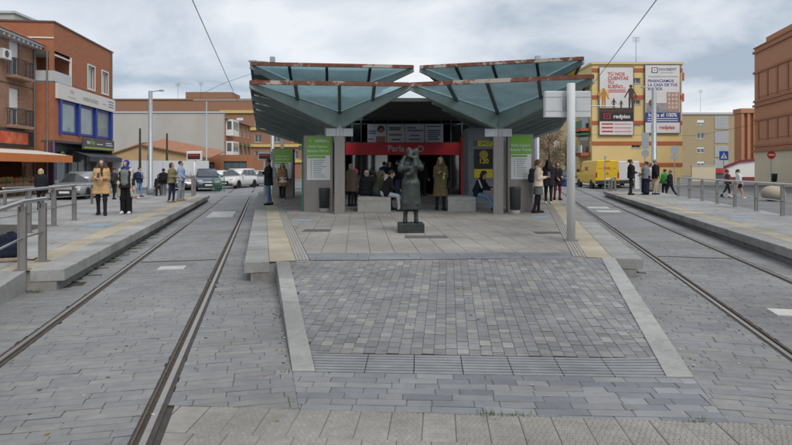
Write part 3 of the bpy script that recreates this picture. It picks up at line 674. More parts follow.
o = mb.build('weeds', mat('weed_green', (.07, .11, .03), .8, var=.3)); stuff(o); o['label'] = 'small green weeds growing in the paving joints'; o['category'] = 'weeds'
# ================================================================== the glass canopies
def canopy(label, FLp, FRp, BLp, BRp, zE, apF, apB, zV, nribs, group, mull=3):
    """inverted hipped glass roof: four raised edges, a low gutter from apF to apB"""
    o = Vector((apF[0], apF[1], PZ)); t = thing('glass_canopy', label, 'canopy', o, 0, group)
    V = lambda p, z: Vector((p[0], p[1], z)) - o
    FL_, FR_, BL_, BR_ = V(FLp, zE), V(FRp, zE), V(BLp, zE), V(BRp, zE); A, B = V(apF, zV), V(apB, zV)
    for a, b in ((FL_, FR_), (BL_, BR_)): MB().bar(a, b, .10, .105, top=False).build('fascia', RUST, t)
    for a, b in ((FL_, BL_), (FR_, BR_)): MB().bar(a, b, .06, .10, top=False).build('edge_beam', DARKST, t)
    MB().bar(A, B, .30, .20).build('gutter_beam', CANOPY, t)
    dn = Vector((0, 0, -.03))
    for c in (FL_, FR_): MB().bar(A + dn, c + dn, .10, .46, w2=.07, h2=.13).build('hip_beam', CANOPY, t)
    for c in (BL_, BR_): MB().bar(B + dn, c + dn, .10, .46, w2=.07, h2=.13).build('hip_beam', CANOPY, t)
    def pane(q, gm=GLASSR):
        c = sum(q, Vector()) / len(q); I = [p + (c - p).normalized() * .03 for p in q]; n = (q[1] - q[0]).cross(q[2] - q[0]).normalized() * .006
        k = len(I); MB().add([p + n for p in I] + [p - n for p in I], [tuple(range(k)), tuple(range(2 * k - 1, k - 1, -1))] + [(i, (i + 1) % k, k + (i + 1) % k, k + i) for i in range(k)]).build('glass_pane', gm, t)
    # hip ends: panes between bars that run square to the fascia
    for L_, R_, ap in ((FL_, FR_, A), (BR_, BL_, B)):
        e = (R_ - L_); tm = (ap - L_).dot(e) / e.length_squared
        ts = [0] + [tm * .5, tm, tm + (1 - tm) * .5] + [1]
        def hip(tt):
            if tt <= tm: k = tt / tm if tm else 1; return L_.lerp(ap, k)
            return R_.lerp(ap, (1 - tt) / (1 - tm))
        for i in range(4):
            q = [L_ + e * ts[i], L_ + e * ts[i + 1], hip(ts[i + 1]), hip(ts[i])]
            if i == 0: q = q[:3]
            if i == 3: q = [q[0], q[1], q[3]]
            pane(q)
        for tt in ts[1:4]:
            a, b = L_ + e * tt, hip(tt); MB().bar(a, b, .085, .09).build('glazing_bar', DARKST, t)
    # long sides: deep tapering ribs with panes between them
    for E0, E1, sg in ((FL_, BL_, -1), (FR_, BR_, 1)):
        prev = (A, E0)
        for i in range(nribs):
            k = (i + .5) / nribs; v = A.lerp(B, k)
            m = (v - E0).dot(E1 - E0) / (E1 - E0).length_squared; ed = E0.lerp(E1, m)
            MB().bar(v + dn, ed + dn, .09, .44, w2=.06, h2=.13).build('rib', CANOPY, t)
            MB().bar(v + dn - Vector((0, 0, .44)), ed + dn - Vector((0, 0, .13)), .18, .015, w2=.12).build('rib_flange', CANOPY, t)
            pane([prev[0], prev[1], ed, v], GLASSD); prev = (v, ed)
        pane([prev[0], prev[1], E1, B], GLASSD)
    return t, o
def column(t, o, x, y, z1, w=.31, heading=0):
    """clad foot, paired plates and a cross head"""
    M = Matrix.Translation((x - o.x, y - o.y, 0)) @ Matrix.Rotation(-R(heading), 4, 'Z')
    m = MB(); m.cbox(-w / 2, w / 2, -.09, .09, 0, 2.32, .008, 0, M); m.box(-.006, .006, -.094, .094, 0, 2.3, 0, M); cl = m.build('column', STAIN, t)
    m = MB(); zt = z1 - PZ; m.box(-.105, -.03, -.06, .06, 2.32, zt, 0, M); m.box(.03, .105, -.06, .06, 2.32, zt, 0, M); m.box(-.03, .03, -.03, .03, 2.32, zt - .05, 0, M); m.build('column_plates', LGREY, cl)
    MB().box(-.40, -.11, -.09, .09, 2.33, 2.56, 0, M).build('cross_head', LGREY, cl); MB().box(.11, .40, -.09, .09, 2.33, 2.56, 0, M).build('cross_head', LGREY, cl)
def ray_edge(px, py, z): Y = FOC * (z - EYE) / (HY - py); return Vector(((px - CX) / FOC * Y, Y))
ZL, VL = 3.95, 3.34
fl_, fm_, fr_ = ray_edge(250.5, 82.4, ZL), ray_edge(410.0, 84.6, ZL), ray_edge(593, 76.6, ZL)
cL, cR = Vector((-1.69, 17.1)), Vector((3.10, 17.3)); LEN = 17.5
dL, dR = Vector((math.sin(R(-13.2)), math.cos(R(-13.2)))), Vector((math.sin(R(13.6)), math.cos(R(13.6))))
G = 'butterfly glass canopies of the tram stop'
tL, oL = canopy('low glass canopy with rusty edge over the left half of the stop', fl_, fm_ - Vector((.03, 0)), fl_ + dL * LEN, fm_ - Vector((.03, 0)) + dL * LEN, ZL, cL, cL + dL * 13.5, VL, 6, G)
tR, oR = canopy('low glass canopy with rusty edge over the right half of the stop', fm_ + Vector((.03, 0)), fr_, fm_ + Vector((.03, 0)) + dR * LEN, fr_ + dR * LEN, ZL, cR, cR + dR * 13.2, VL, 6, G)
for t, o, c, d, h in ((tL, oL, cL, dL, -13), (tR, oR, cR, dR, 13)):
    for k in (0, 6.6, 13.2): p = c + d * k; column(t, o, p.x, p.y, VL - .12, heading=h * .3)
ZU, VU = 4.90, 4.16
ul0, ul1, ur0, ur1 = ray_edge(251, 63.8, ZU), ray_edge(413, 67, ZU), ray_edge(420.5, 67.3, ZU), ray_edge(583, 58.6, ZU)
aL, aR = cL + dL * 3.3, cR + dR * 3.3
tL2, oL2 = canopy('raised glass canopy with rusty edge behind the left low canopy', ul0, ul1, ul0 + dL * 7.4, ul1 + dL * 7.4, ZU, aL, aL + dL * 3.0, VU, 2, G)
tR2, oR2 = canopy('raised glass canopy with rusty edge behind the right low canopy', ur0, ur1, ur0 + dR * 7.4, ur1 + dR * 7.4, ZU, aR, aR + dR * 3.0, VU, 2, G)
for t, o, c, d, h in ((tL2, oL2, aL, dL, -13), (tR2, oR2, aR, dR, 13)):
    for k in (0, 3.0): p = c + d * k; column(t, o, p.x, p.y, VU - .12, w=.26, heading=h * .3)
# ------------------------------------------------------------------ stop furniture
def totem(label, cx, y, w, d, h, header, hd=True, green_side=False):
    t = thing('information_totem', label, 'information panel', (cx, y, PZ), 0, 'steel information totems')
    MB().cbox(-w / 2, w / 2, 0, d, 0, h, .015).build('body', STAIN, t)
    m = MB(); m.box(-w * .40, w * .44, -.018, 0, h - .62, h - .06); m.build('header_panel', GREEN, t)
    text('Parla Centro', .115, WHITE, t, face_M(0, -.022, h - .36), bold=.002); text('Bulevar Norte', .115, WHITE, t, face_M(0, -.022, h - .50), bold=.002)
    if hd: 
        b = MB(); b.box(-w * .10, w * .30, -.0225, -.018, h - .17, h - .145); b.box(-w * .10, w * .38, -.0225, -.018, h - .215, h - .19); b.build('small_print', WHITE, t)
        MB().add([(-w * .30, -.0225, h - .18), (-w * .24, -.0225, h - .15), (-w * .24, -.0225, h - .21)], [(0, 2, 1)]).build('arrow', WHITE, t)
    m = MB(); m.box(-w * .38, w * .42, -.016, 0, h - 1.42, h - .635); mp = m.build('line_map', WHITE, t)
    m = MB(); m.box(-w * .36, w * .26, -.021, -.016, h - .73, h - .66); m.build('green_bar', GREEN, mp)
    m = MB(); m.box(-w * .24, -w * .225, -.020, -.016, h - 1.36, h - .77)
    for k in range(9): zz = h - .80 - k * .066; m.box(-w * .16, w * random.uniform(.1, .3), -.020, -.016, zz - .012, zz + .012)
    m.build('stop_list', MGREY, mp)
    if green_side: MB().box(-w / 2 - .06, -w / 2 - .02, .02, .06, 0, h - .2).build('green_edge', DGREEN, t)
    return t
pa = at(318, 211.5, PZ); tl_ = totem('brushed steel totem with green header, left of the left canopy column', pa.x, pa.y, .92, .34, 2.42, 'a', True, True)
pb = at(520.5, 212, PZ); tr_ = totem('brushed steel totem with green header and cut-out crest, by right column', pb.x, pb.y, .80, .34, 2.45, 'b', False)
m = MB()
for k in range(4): m.box(-.25 + k * .14, -.18 + k * .14, -.006, .0, 2.28, 2.36); m.box(-.26 + k * .14, -.15 + k * .14, -.0065, 0, 2.33, 2.40)
m.box(-.14, -.03, -.006, 0, 1.93, 2.22); m.box(.03, .14, -.006, 0, 1.93, 2.22); m.build('crest', DARKST, tr_)
p = at(294, 195, PZ); t3 = totem('far grey totem with green header beside woman in brown coat', p.x - .2, 27.2, 1.0, .5, 2.3, 'c', False)
def bin_(label, x, y, r=.17, h=.66):
    t = thing('litter_bin', label, 'bin', (x, y, PZ), 0, 'black litter bins'); 
    MB().lathe([(r * .8, 0), (r * .86, .02), (r * .86, .12)], 16).build('foot', BENCH, t)
    MB().lathe([(r * .86, .12), (r * .94, .13), (r, h - .1), (r * 1.02, h - .06), (r * 1.02, h), (r * .86, h + .01), (r * .8, h - .05)], 20).build('body', BLACK, t, True)
    return t
p = at(325.5, 211, PZ); bin_('black litter bin in front of the left steel totem', p.x, p.y - .33, .165, .74)
p = at(514, 213, PZ); bin_('black litter bin between right column and right totem', p.x - .02, p.y - .28, .165, .80)
def bench(label, x, y, w, d, h=.46, rz=0):
    t = thing('concrete_bench', label, 'bench', (x, y, PZ), rz, 'concrete benches')
    MB().cbox(-w / 2, w / 2, 0, .14, 0, h - .11, .012).build('support', BENCH, t); MB().cbox(-w / 2, w / 2, d - .14, d, 0, h - .11, .012).build('support', BENCH, t)
    MB().cbox(-w / 2, w / 2, 0, d, h - .108, h, .015).build('seat_slab', BENCH, t); return t
p0, p1 = at(361, 212, PZ), at(390.5, 212, PZ); bench('concrete bench crowded with people beside the statue', (p0.x + p1.x) / 2 - .05, p0.y, p1.x - p0.x + .12, 1.7)
p0, p1 = at(448, 211.5, PZ), at(476, 211.5, PZ); bench('concrete bench under the woman in striped black jacket', (p0.x + p1.x) / 2, p0.y, p1.x - p0.x, 1.5)
# display on a post, seen from behind
pp = at(571, 240.5, PZ); t = thing('display_mast', 'pale grey post with the blank back of an information screen', 'display post', (pp.x, pp.y, PZ))
POSTW = mat('weathered_white_post', (.60, .61, .60), .6, var=.12, scale=3, stretch=(3, 3, .6), dirt=.5, dirtcol=(.38, .38, .36))
MB().lathe([(.078, 0), (.078, 2.98), (.07, 2.99)], 20).build('post', POSTW, t, True); MB().lathe([(.14, 0), (.14, .012)], 20).build('base_plate', POSTM, t)
m = MB(); m.cbox(-.47, .42, .10, .24, 2.36, 2.86, .02); bx = m.build('screen_housing', LGREY, t); m = MB(); m.box(-.12, -.095, .06, .1, 2.50, 2.70); m.box(.095, .12, .06, .1, 2.50, 2.70); m.box(-.12, .12, .075, .1, 2.52, 2.56); m.build('bracket', MGREY, t)
m = MB(); m.box(-.46, .41, .094, .1, 2.74, 2.746); m.box(-.46, .41, .094, .1, 2.47, 2.476); m.build('seam', MGREY, bx)
LED = mat('led_red', (.3, .01, .01), .5, emis=(1, .05, .04, .22)); LEDB = mat('led_panel', (.05, .008, .01), .3, var=.1)
def led_post(label, px, pyb, z0, Yd, pw, ph, h):
    p = at(px, pyb, z0) if Yd is None else None
    t = thing('departure_display', label, 'display', (p.x, p.y, z0), 0, 'red departure displays'); MB().lathe([(.07, 0), (.07, h)], 12).build('post', WHITE, t, True)
    m = MB(); m.cbox(-pw / 2, pw / 2, -.09, .12, h - ph, h, .02); s_ = m.build('housing', WHITE, t); MB().box(-pw * .42, pw * .42, -.10, -.09, h - ph * .88, h - ph * .26).build('screen', LEDB, s_)
    m = MB()
    for k in range(7): m.box(-pw * .36 + k * pw * .1, -pw * .36 + k * pw * .1 + pw * .06, -.104, -.1, h - ph * .5, h - ph * .36)
    m.build('led_text', LED, s_); return t
led_post('departure display with red digits on white post, left platform', 194.5, 194.5, PZ, None, .78, .48, 2.25)
led_post('departure display with red digits on white post, left of the canopy', 265, 195.5, PZ, None, .66, .42, 2.2)
# lottery kiosk behind the right column
tk = thing('lottery_kiosk', 'grey lottery kiosk with yellow poster behind the seated woman', 'kiosk', (3.22, 20.6, PZ))
MB().cbox(-.62, .52, 0, 1.6, 0, 2.85, .03).build('body', mat('kiosk_grey', (.20, .225, .25), .5, var=.08), tk)
MB().box(-.40, -.27, -.02, 0, 2.17, 2.36).build('green_tab', DGREEN, tk); MB().box(-.268, .28, -.02, 0, 2.17, 2.36).build('name_plate', YEL, tk); text('ONCE', .15, DGREEN, tk, face_M(0, -.024, 2.265), bold=.003)
po = MB().box(-.40, .30, -.015, 0, 1.02, 2.06).build('poster', BLACK, tk); MB().box(-.40, .30, -.019, -.015, 1.02, 1.34).build('poster_band', YEL, po)
text('120', .24, YEL, po, face_M(-.05, -.021, 1.62), bold=.006); MB().lathe([(.16, 0), (.16, .003)], 20, c=(-.05, -.0155, 1.86), axis='y').build('emblem', mat('dull_gold', (.4, .3, .05), .5), po)
MB().box(-.58, .48, -.012, 0, .1, .92).build('lower_panel', mat('kiosk_panel', (.24, .26, .28), .45), tk)
# ------------------------------------------------------------------ station entrance
ys = 29.6; st = thing('station_entrance', 'glazed station entrance under a red sign band', 'station', (0.6, ys, PZ))
xl, xr = (352 - CX) / FOC * ys - .6 - .3, (463 - CX) / FOC * ys - .6
def zt(py): return EYE + (HY - py) / FOC * ys - PZ
MB().box(xl, xr, -.35, -.10, zt(155), zt(143.2)).build('sign_band', RED, st)
text('Parla', .44, LGREY, st, face_M(-.6, -.356, zt(149)), bold=.008)
MB().lathe([(.17, 0), (.17, .01)], 24, c=(.66, -.35, zt(149)), axis='y').build('round_emblem', LGREY, st); MB().lathe([(.11, 0), (.11, .004)], 24, c=(.66, -.361, zt(149)), axis='y').build('emblem_core', RED, st)
MB().box(xr - .16, xr + .02, -.38, -.09, 0, zt(143.2) + .3).build('red_post', RED, st)
MB().box(xl - .9, xr + 1.6, .0, .25, zt(120.5), zt(120.5) + .28).build('roof_edge', DARKST, st); MB().box(xl - .9, xr + 1.6, .25, 9, zt(120.5) + .0, zt(120.5) + .25).build('roof_slab', DARKST, st)
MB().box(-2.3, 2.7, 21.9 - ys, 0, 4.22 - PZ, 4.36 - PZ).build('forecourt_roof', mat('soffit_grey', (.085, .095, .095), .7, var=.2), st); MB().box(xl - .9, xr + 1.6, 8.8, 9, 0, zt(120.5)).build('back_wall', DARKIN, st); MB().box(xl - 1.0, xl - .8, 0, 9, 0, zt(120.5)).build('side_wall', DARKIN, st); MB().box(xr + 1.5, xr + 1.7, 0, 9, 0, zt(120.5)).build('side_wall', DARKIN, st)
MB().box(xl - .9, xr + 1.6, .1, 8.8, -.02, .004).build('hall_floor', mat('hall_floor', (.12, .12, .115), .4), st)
m = MB(); m.box(xl - .9, xr + 1.6, .02, .10, zt(143.2) + .0, zt(143.2) + .07); m.box(xl - .9, xr + 1.6, .02, .10, zt(124.5), zt(124.5) + .06); m.build('transom', DARKST, st)
for k, px in enumerate((345, 352, 361, 374, 388, 402.5, 419, 441, 451, 462, 471)):
    x = (px - CX) / FOC * ys - .6; MB().box(x - .035, x + .035, .02, .12, 0, zt(120)).build('mullion', DARKST, st)
for x0, x1, py0, py1 in ((346, 351.5, 143, 124), (352.5, 360.5, 143, 124), (361.5, 373.5, 195, 155), (374.5, 387.5, 195, 155), (442, 450.5, 195, 155), (352.5, 360.5, 195, 155), (451.5, 461, 195, 155), (451.5, 461, 143, 124), (463, 470.5, 143, 124)):
    a, b = (x0 - CX) / FOC * ys - .6, (x1 - CX) / FOC * ys - .6; MB().box(a, b, .05, .062, max(zt(py0), .02), zt(py1)).build('glass_pane', GLASSW, st)
POSTER = mat('poster_grey', (.62, .63, .68), .35, var=.06, scale=2); PBLUE = mat('poster_blue', (.10, .16, .34), .5); PDK = mat('poster_dark', (.10, .10, .13), .5)
SKINP = mat('poster_skin', (.34, .19, .14), .5); HAIRP = mat('poster_hair', (.06, .035, .03), .5)
for k, (x0, x1) in enumerate(((368, 379), (379.6, 404.6), (405.3, 424.2), (424.9, 443.2))):
    if k == 0: x0 = 367.5; x1 = 386.3
    elif k == 1: x0, x1 = 387, 404.9
    a, b = (x0 - CX) / FOC * ys - .6, (x1 - CX) / FOC * ys - .6; z0, z1 = zt(142.6), zt(124.2)
    q = MB().box(a, b, -.03, .0, z0, z1).build('poster', POSTER, st); w = b - a; m = MB(); h = z1 - z0
    ln = {0: [(.05, .5, .62), (.05, .45, .5), (.05, .3, .18)], 1: [(.12, .8, .80), (.12, .75, .70), (.1, .85, .42), (.25, .75, .16)], 2: [(.1, .55, .80), (.1, .95, .65), (.25, .75, .38), (.2, .8, .18)], 3: [(.1, .9, .88), (.15, .85, .66), (.15, .8, .54), (.15, .85, .42), (.15, .7, .30), (.15, .8, .18)]}[k]
    for i, (u0, u1, v) in enumerate(ln): m.box(a + w * u0, a + w * u1, -.034, -.03, z0 + h * v - .035, z0 + h * v + .035)
    m.build('print_lines', PBLUE if k != 1 else PDK, q)
    if k == 0:      # portrait on the first poster
        m = MB(); c = a + w * .74
        m.lathe([(.13, 0), (.13, .004)], 20, c=(c, -.03, z0 + h * .66), axis='y'); m.box(c - .28, c + .2, -.033, -.03, z0 + .01, z0 + h * .34); m.build('portrait', SKINP, q)
        m = MB(); m.lathe([(.19, 0), (.19, .002)], 20, c=(c - .02, -.0305, z0 + h * .72), axis='y'); m.build('portrait_hair', HAIRP, q)
# ================================================================== buildings around the square
def wall(parent, M, L_, H, ops, m, name='wall', depth=.22, z0=0.):
    """flat wall in the plane y=0 of M (x to the right, y into the house) with real openings and reveals"""
    xs = sorted({0., L_} | {o[0] for o in ops} | {o[1] for o in ops}); zs = sorted({z0, H} | {o[2] for o in ops} | {o[3] for o in ops}); mb = MB()
    for i in range(len(xs) - 1):
        for j in range(len(zs) - 1):
            cx, cz = (xs[i] + xs[i + 1]) / 2, (zs[j] + zs[j + 1]) / 2
            if any(o[0] < cx < o[1] and o[2] < cz < o[3] for o in ops): continue
            mb.add([M @ Vector(p) for p in ((xs[i], 0, zs[j]), (xs[i + 1], 0, zs[j]), (xs[i + 1], 0, zs[j + 1]), (xs[i], 0, zs[j + 1]))], [(0, 1, 2, 3)])
    for o in ops:
        a, b, c, d = o[:4]; e = depth
        for q in (((a, 0, c), (a, e, c), (b, e, c), (b, 0, c)), ((a, 0, d), (b, 0, d), (b, e, d), (a, e, d)), ((a, 0, c), (a, 0, d), (a, e, d), (a, e, c)), ((b, 0, c), (b, e, c), (b, e, d), (b, 0, d))): mb.add([M @ Vector(p) for p in q], [(0, 1, 2, 3)])
    me = bpy.data.meshes.new(name); me.from_pydata(mb.v, [], mb.f); me.materials.append(m); return link(name, me, parent)
def window(parent, M, o, frame=WHITE, pane=PANE, y=.14, cols=2, fw=.06, sill=True, shutter=0., rows=1, surround=None):
    a, b, c, d = o[:4]; mb = MB(); mb.box(a, b, y, y + .06, c, c + fw, 0, M); mb.box(a, b, y, y + .06, d - fw, d, 0, M); mb.box(a, a + fw, y, y + .06, c + fw, d - fw, 0, M); mb.box(b - fw, b, y, y + .06, c + fw, d - fw, 0, M)
    for k in range(1, cols): x = a + (b - a) * k / cols; mb.box(x - fw * .45, x + fw * .45, y + .002, y + .058, c + fw, d - fw, 0, M)
    for k in range(1, rows): z = c + (d - c) * k / rows; mb.box(a + fw, b - fw, y + .004, y + .056, z - fw * .4, z + fw * .4, 0, M)
    w = mb.build('window', frame, parent); MB().box(a + fw, b - fw, y + .03, y + .042, c + fw, d - fw, 0, M).build('pane', pane, w)
    if sill: MB().box(a - .06, b + .06, -.05, y, c - .05, c, 0, M).build('sill', LGREY, w)
    if shutter: MB().box(a + fw * .6, b - fw * .6, y - .03, y - .004, d - (d - c) * shutter, d - .01, 0, M).build('shutter', WHITE, w)
    if surround:
        s_ = MB(); e = .09; s_.box(a - e, b + e, -.03, 0, d, d + e, 0, M); s_.box(a - e, b + e, -.03, 0, c - e, c, 0, M); s_.box(a - e, a, -.03, 0, c, d, 0, M); s_.box(b, b + e, -.03, 0, c, d, 0, M); s_.build('surround', surround, w)
    return w
I4 = Matrix.Identity(4)
def side_M(x, flip): # wall plane running into the depth at local x; flip=False: faces -x
    return Matrix.Translation((x, 0, 0)) @ Matrix.Rotation(R(90), 4, 'Z')
BRK1 = brick_mat('rustic_brown_brick', (.38, .20, .125), (.17, .085, .055), (.30, .25, .20), .3, .35)
BRK2 = brick_mat('orange_brown_brick', (.42, .155, .075), (.33, .115, .055), (.22, .13, .09), .12, .15)
BRK3 = brick_mat('orange_clay_brick', (.42, .17, .08), (.33, .14, .07), (.33, .2, .13), .12, .15)
BRK4 = brick_mat('far_brown_brick', (.33, .17, .10), (.28, .14, .085), (.3, .2, .14), .15, .2)
TANB = brick_mat('tan_brick', (.42, .33, .19), (.36, .27, .15), (.4, .33, .23), .14, .2)
SALM = brick_mat('salmon_brick', (.48, .225, .125), (.42, .19, .105), (.42, .26, .18), .1, .15)
CEM = mat('grey_render', (.46, .44, .40), .9, var=.12, scale=.35, dirt=.35, dirtcol=(.33, .31, .28), stretch=(1, 1, .5))
OCHRE = mat('ochre_render', (.55, .38, .20), .9, var=.15, scale=.6, dirt=.3, dirtcol=(.4, .3, .2))
YELW = mat('yellow_render', (.70, .53, .235), .85, var=.07, scale=.4, dirt=.2, dirtcol=(.55, .42, .22))
CREAM = mat('cream_render', (.62, .56, .42), .85, var=.08, scale=.5, dirt=.25, dirtcol=(.48, .43, .33))
TERRA = mat('terracotta_band', (.42, .12, .055), .8, var=.12, scale=1)
ROOFT = mat('clay_roof_tile', (.33, .155, .09), .9, var=.35, scale=3, bump=.6, bscale=6)
HOARD = mat('white_hoarding', (.60, .62, .64), .6, var=.06, scale=.5, dirt=.2, dirtcol=(.45, .46, .47))
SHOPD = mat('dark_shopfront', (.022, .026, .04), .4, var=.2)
AWN = mat('orange_awning', (.62, .20, .055), .8, var=.12, scale=3); AWNW = mat('awning_top', (.66, .60, .54), .8, var=.1)
AWND = mat('slate_awning', (.045, .055, .065), .8, var=.15)
def facade_box(t, L_, D, H, m, roof=None):
    mb = MB(); mb.add([(0, D, 0), (L_, D, 0), (L_, D, H), (0, D, H)], [(0, 1, 2, 3)]); mb.add([(0, .3, 0), (0, D, 0), (0, D, H), (0, .3, H)], [(0, 1, 2, 3)]) ; return mb
def shell(t, L_, D, H, m, ends=(True, True), roofm=None, name='shell'):
    mb = MB(); mb.add([(L_, D, 0), (0, D, 0), (0, D, H), (L_, D, H)], [(0, 1, 2, 3)])
    if ends[0]: mb.add([(0, D, 0), (0, 0, 0), (0, 0, H), (0, D, H)], [(0, 1, 2, 3)])
    if ends[1]: mb.add([(L_, 0, 0), (L_, D, 0), (L_, D, H), (L_, 0, H)], [(0, 1, 2, 3)])
    me = bpy.data.meshes.new('wall'); me.from_pydata(mb.v, [], mb.f); me.materials.append(m); link('wall', me, t)
    MB().box(.06, L_ - .06, .3, D - .06, H - .25, H - .01).build('roof', roofm or DGREY, t)
def balcony(t, M, x0, x1, z, d=.7, h=1.0, slabm=CEM, m=BLACK):
    b = MB().box(x0, x1, -d, 0, z - .16, z, 0, M).build('balcony', slabm, t); g = MB(); g.box(x0, x1, -d, -d + .03, z + h - .04, z + h, 0, M); g.box(x0, x0 + .03, -d, 0, z + h - .04, z + h, 0, M); g.box(x1 - .03, x1, -d, 0, z + h - .04, z + h, 0, M); g.box(x0, x1, -d, -d + .03, z + .08, z + .11, 0, M)
    n = max(2, int((x1 - x0) / .13))
    for k in range(n + 1): x = x0 + (x1 - x0 - .02) * k / n; g.box(x, x + .02, -d + .005, -d + .025, z, z + h - .04, 0, M)
    for k in range(1, 5):
        for xx in (x0 + .005, x1 - .025): g.box(xx, xx + .02, -d + d * k / 5, -d + d * k / 5 + .02, z, z + h - .04, 0, M)
    g.build('balcony_railing', m, b)
def ac_unit(t, M, x, z, y=-.32):
    a = MB().cbox(x, x + .8, y, y + .3, z, z + .56, .02, 0, M).build('air_conditioner', WHITE, t); MB().lathe([(.22, 0), (.22, .008)], 18, c=(x + .3, y, z + .28), axis='y').build('fan_grille', DGREY, a) if M is I4 else None
# ---- rustic brick house on the far left, fruit shop below
e6 = -6.5; rot = R(90 - e6)
def street_pt(px, Y): return Vector(((px - CX) / FOC * Y, Y, 0))
c2 = street_pt(54, 35.6); d6 = Vector((math.sin(R(e6)), math.cos(R(e6)))); n6 = Vector((d6.y, -d6.x))       # corner of the projecting house; street direction; towards the street
o1 = Vector((c2.x, c2.y)) - n6 * 1.1 - d6 * 16.0
t = thing('brick_house', 'rustic brown brick house with small balconies above the fruit shop', 'building', (o1.x, o1.y, 0), rot)
ops = [(13.1 - 5.6 * k, 14.2 - 5.6 * k, z, z + 2.15) for k in range(3) for z in (4.15, 6.75 + .25)]
HB = 9.15
wall(t, I4, 15.98, HB, ops + [(1.2, 14.9, .0, 2.55)], BRK1, z0=0)
shell(t, 15.98, 9, HB, BRK1, (True, False), ROOFT)
for o in ops:
    w = window(t, I4, o, WHITE, PANE, .12, 2, shutter=.5 if o[2] > 5 else .55, sill=False); balcony(t, I4, o[0] - .35, o[1] + .55, o[2] - .02, .55, .95, BRK1)
MB().box(-.2, 15.98, -.55, .2, HB, HB + .12).build('eave', LGREY, t)
for k in range(32): MB().box(.1 + k * .5, .28 + k * .5, -.5, 0, HB - .17, HB - .002).build('eave_bracket', LGREY, t)
m = MB(); 
for k in range(64):
    x = -.2 + k * .253; m.loft([[(x + .126 + .115 * math.cos(a), y, z + .09 * math.sin(a)) for a in (0, .8, 1.57, 2.35, 3.14)] for y, z in ((-.62, HB + .13), (4, HB + 1.3))], True)
stuff(m.build('roof_tiles', ROOFT, t)); MB().add([(-.2, -.6, HB + .125), (15.98, -.6, HB + .125), (15.98, 4, HB + 1.28), (-.2, 4, HB + 1.28)], [(0, 1, 2, 3)]).build('roof_slope', ROOFT, t)
MB().cbox(11.9, 12.7, -.36, -.02, 7.75, 8.3, .02).build('air_conditioner', WHITE, t); MB().lathe([(.2, 0), (.2, .01)], 18, c=(12.2, -.36, 8.02), axis='y').build('fan_grille', DGREY, t)
MB().box(1.0, 15.4, -.20, -.01, 2.95, 3.85).build('shop_sign_box', BLACK, t)
def fire_mat():
    m = mat('mottled_red_sign', (.55, .08, .03), .5, var=.5, scale=3.2, dirt=.9, dirtcol=(.62, .32, .10)); return m
MB().box(1.3, 14.7, -.225, -.2, 3.06, 3.74).build('shop_sign', fire_mat(), t)
for zc in (3.98, 6.55): MB().tube([(0, -.03, zc), (4, -.03, zc - .06), (8, -.03, zc), (12, -.03, zc - .05), (15.9, -.03, zc)], .015, 5).build('facade_cable', BLACK, t)
MB().tube([(15.75, -.08, .1), (15.75, -.08, HB - .05)], .05, 8).build('drainpipe', mat('drainpipe_zinc', (.2, .19, .18), .6, .3), t)
aw = MB().add([(.6, -.22, 2.75), (15.7, -.22, 2.75), (15.7, -2.3, 2.42), (.6, -2.3, 2.42), (.6, -.22, 2.70), (15.7, -.22, 2.70), (15.7, -2.3, 2.37), (.6, -2.3, 2.37)], [(0, 1, 2, 3), (7, 6, 5, 4), (0, 3, 7, 4), (1, 5, 6, 2), (2, 6, 7, 3)]).build('awning', AWNW, t)
MB().box(.6, 15.7, -2.33, -2.302, 2.0, 2.43).build('awning_valance', AWN, aw)
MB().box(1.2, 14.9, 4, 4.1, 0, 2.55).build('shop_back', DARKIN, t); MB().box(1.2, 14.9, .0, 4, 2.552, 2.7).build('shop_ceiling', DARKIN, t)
fr = random.Random(3)
FRUIT = [mat('fruit_orange', (.62, .22, .03), .5), mat('fruit_green', (.14, .3, .05), .5), mat('fruit_red', (.45, .05, .03), .5), mat('fruit_yellow', (.65, .48, .06), .5)]
WOODC = mat('crate_wood', (.30, .2, .12), .8)
for r in range(2):
    for k in range(8):
        q = o1 + d6 * (8.2 + k * .85) + n6 * (1.1 - r * .42); z = .12
        c = thing('fruit_crate', '%s crate of %s from the shop door, %s display row under orange awning' % (('eighth', 'seventh', 'sixth', 'fifth', 'fourth', 'third', 'second', 'first')[k], ('oranges', 'green fruit', 'red fruit', 'yellow fruit')[(k * 7 + r * 3) % 4], ('lower', 'upper')[r]), 'crate', (q.x, q.y, z), rot, 'fruit crates of the shop')
        hh = .55 + r * .28
        m = MB(); m.box(0, .78, 0, .4, hh - .05, hh); m.box(0, .78, 0, .02, hh, hh + .14); m.box(0, .78, .38, .4, hh, hh + .14); m.box(0, .02, .02, .38, hh, hh + .14); m.box(.76, .78, .02, .38, hh, hh + .14); m.box(.03, .07, .03, .37, 0, hh - .05); m.box(.71, .75, .03, .37, 0, hh - .05); m.build('box', WOODC, c)
        m = MB()
        for i in range(5):
            for j in range(3): x, y = .1 + i * .145 + fr.uniform(-.02, .02), .08 + j * .12; m.lathe([(.01, -.06), (.055, -.035), (.068, 0), (.055, .035), (.01, .06)], 6, c=(x, y, hh + .12 + .05 * ((i + j) % 2)))
        stuff(m.build('fruit', FRUIT[(k * 7 + r * 3) % 4], c, True))
# ---- orange brick house with white sign band and blue windows
t = thing('brick_house', 'orange brick house with white sign band and tall blue framed windows', 'building', (c2.x, c2.y, 0), rot)
L2, D2, H2 = 9.6, 12, 10.75
PARAP = mat('parapet_cap', (.12, .09, .08), .7)
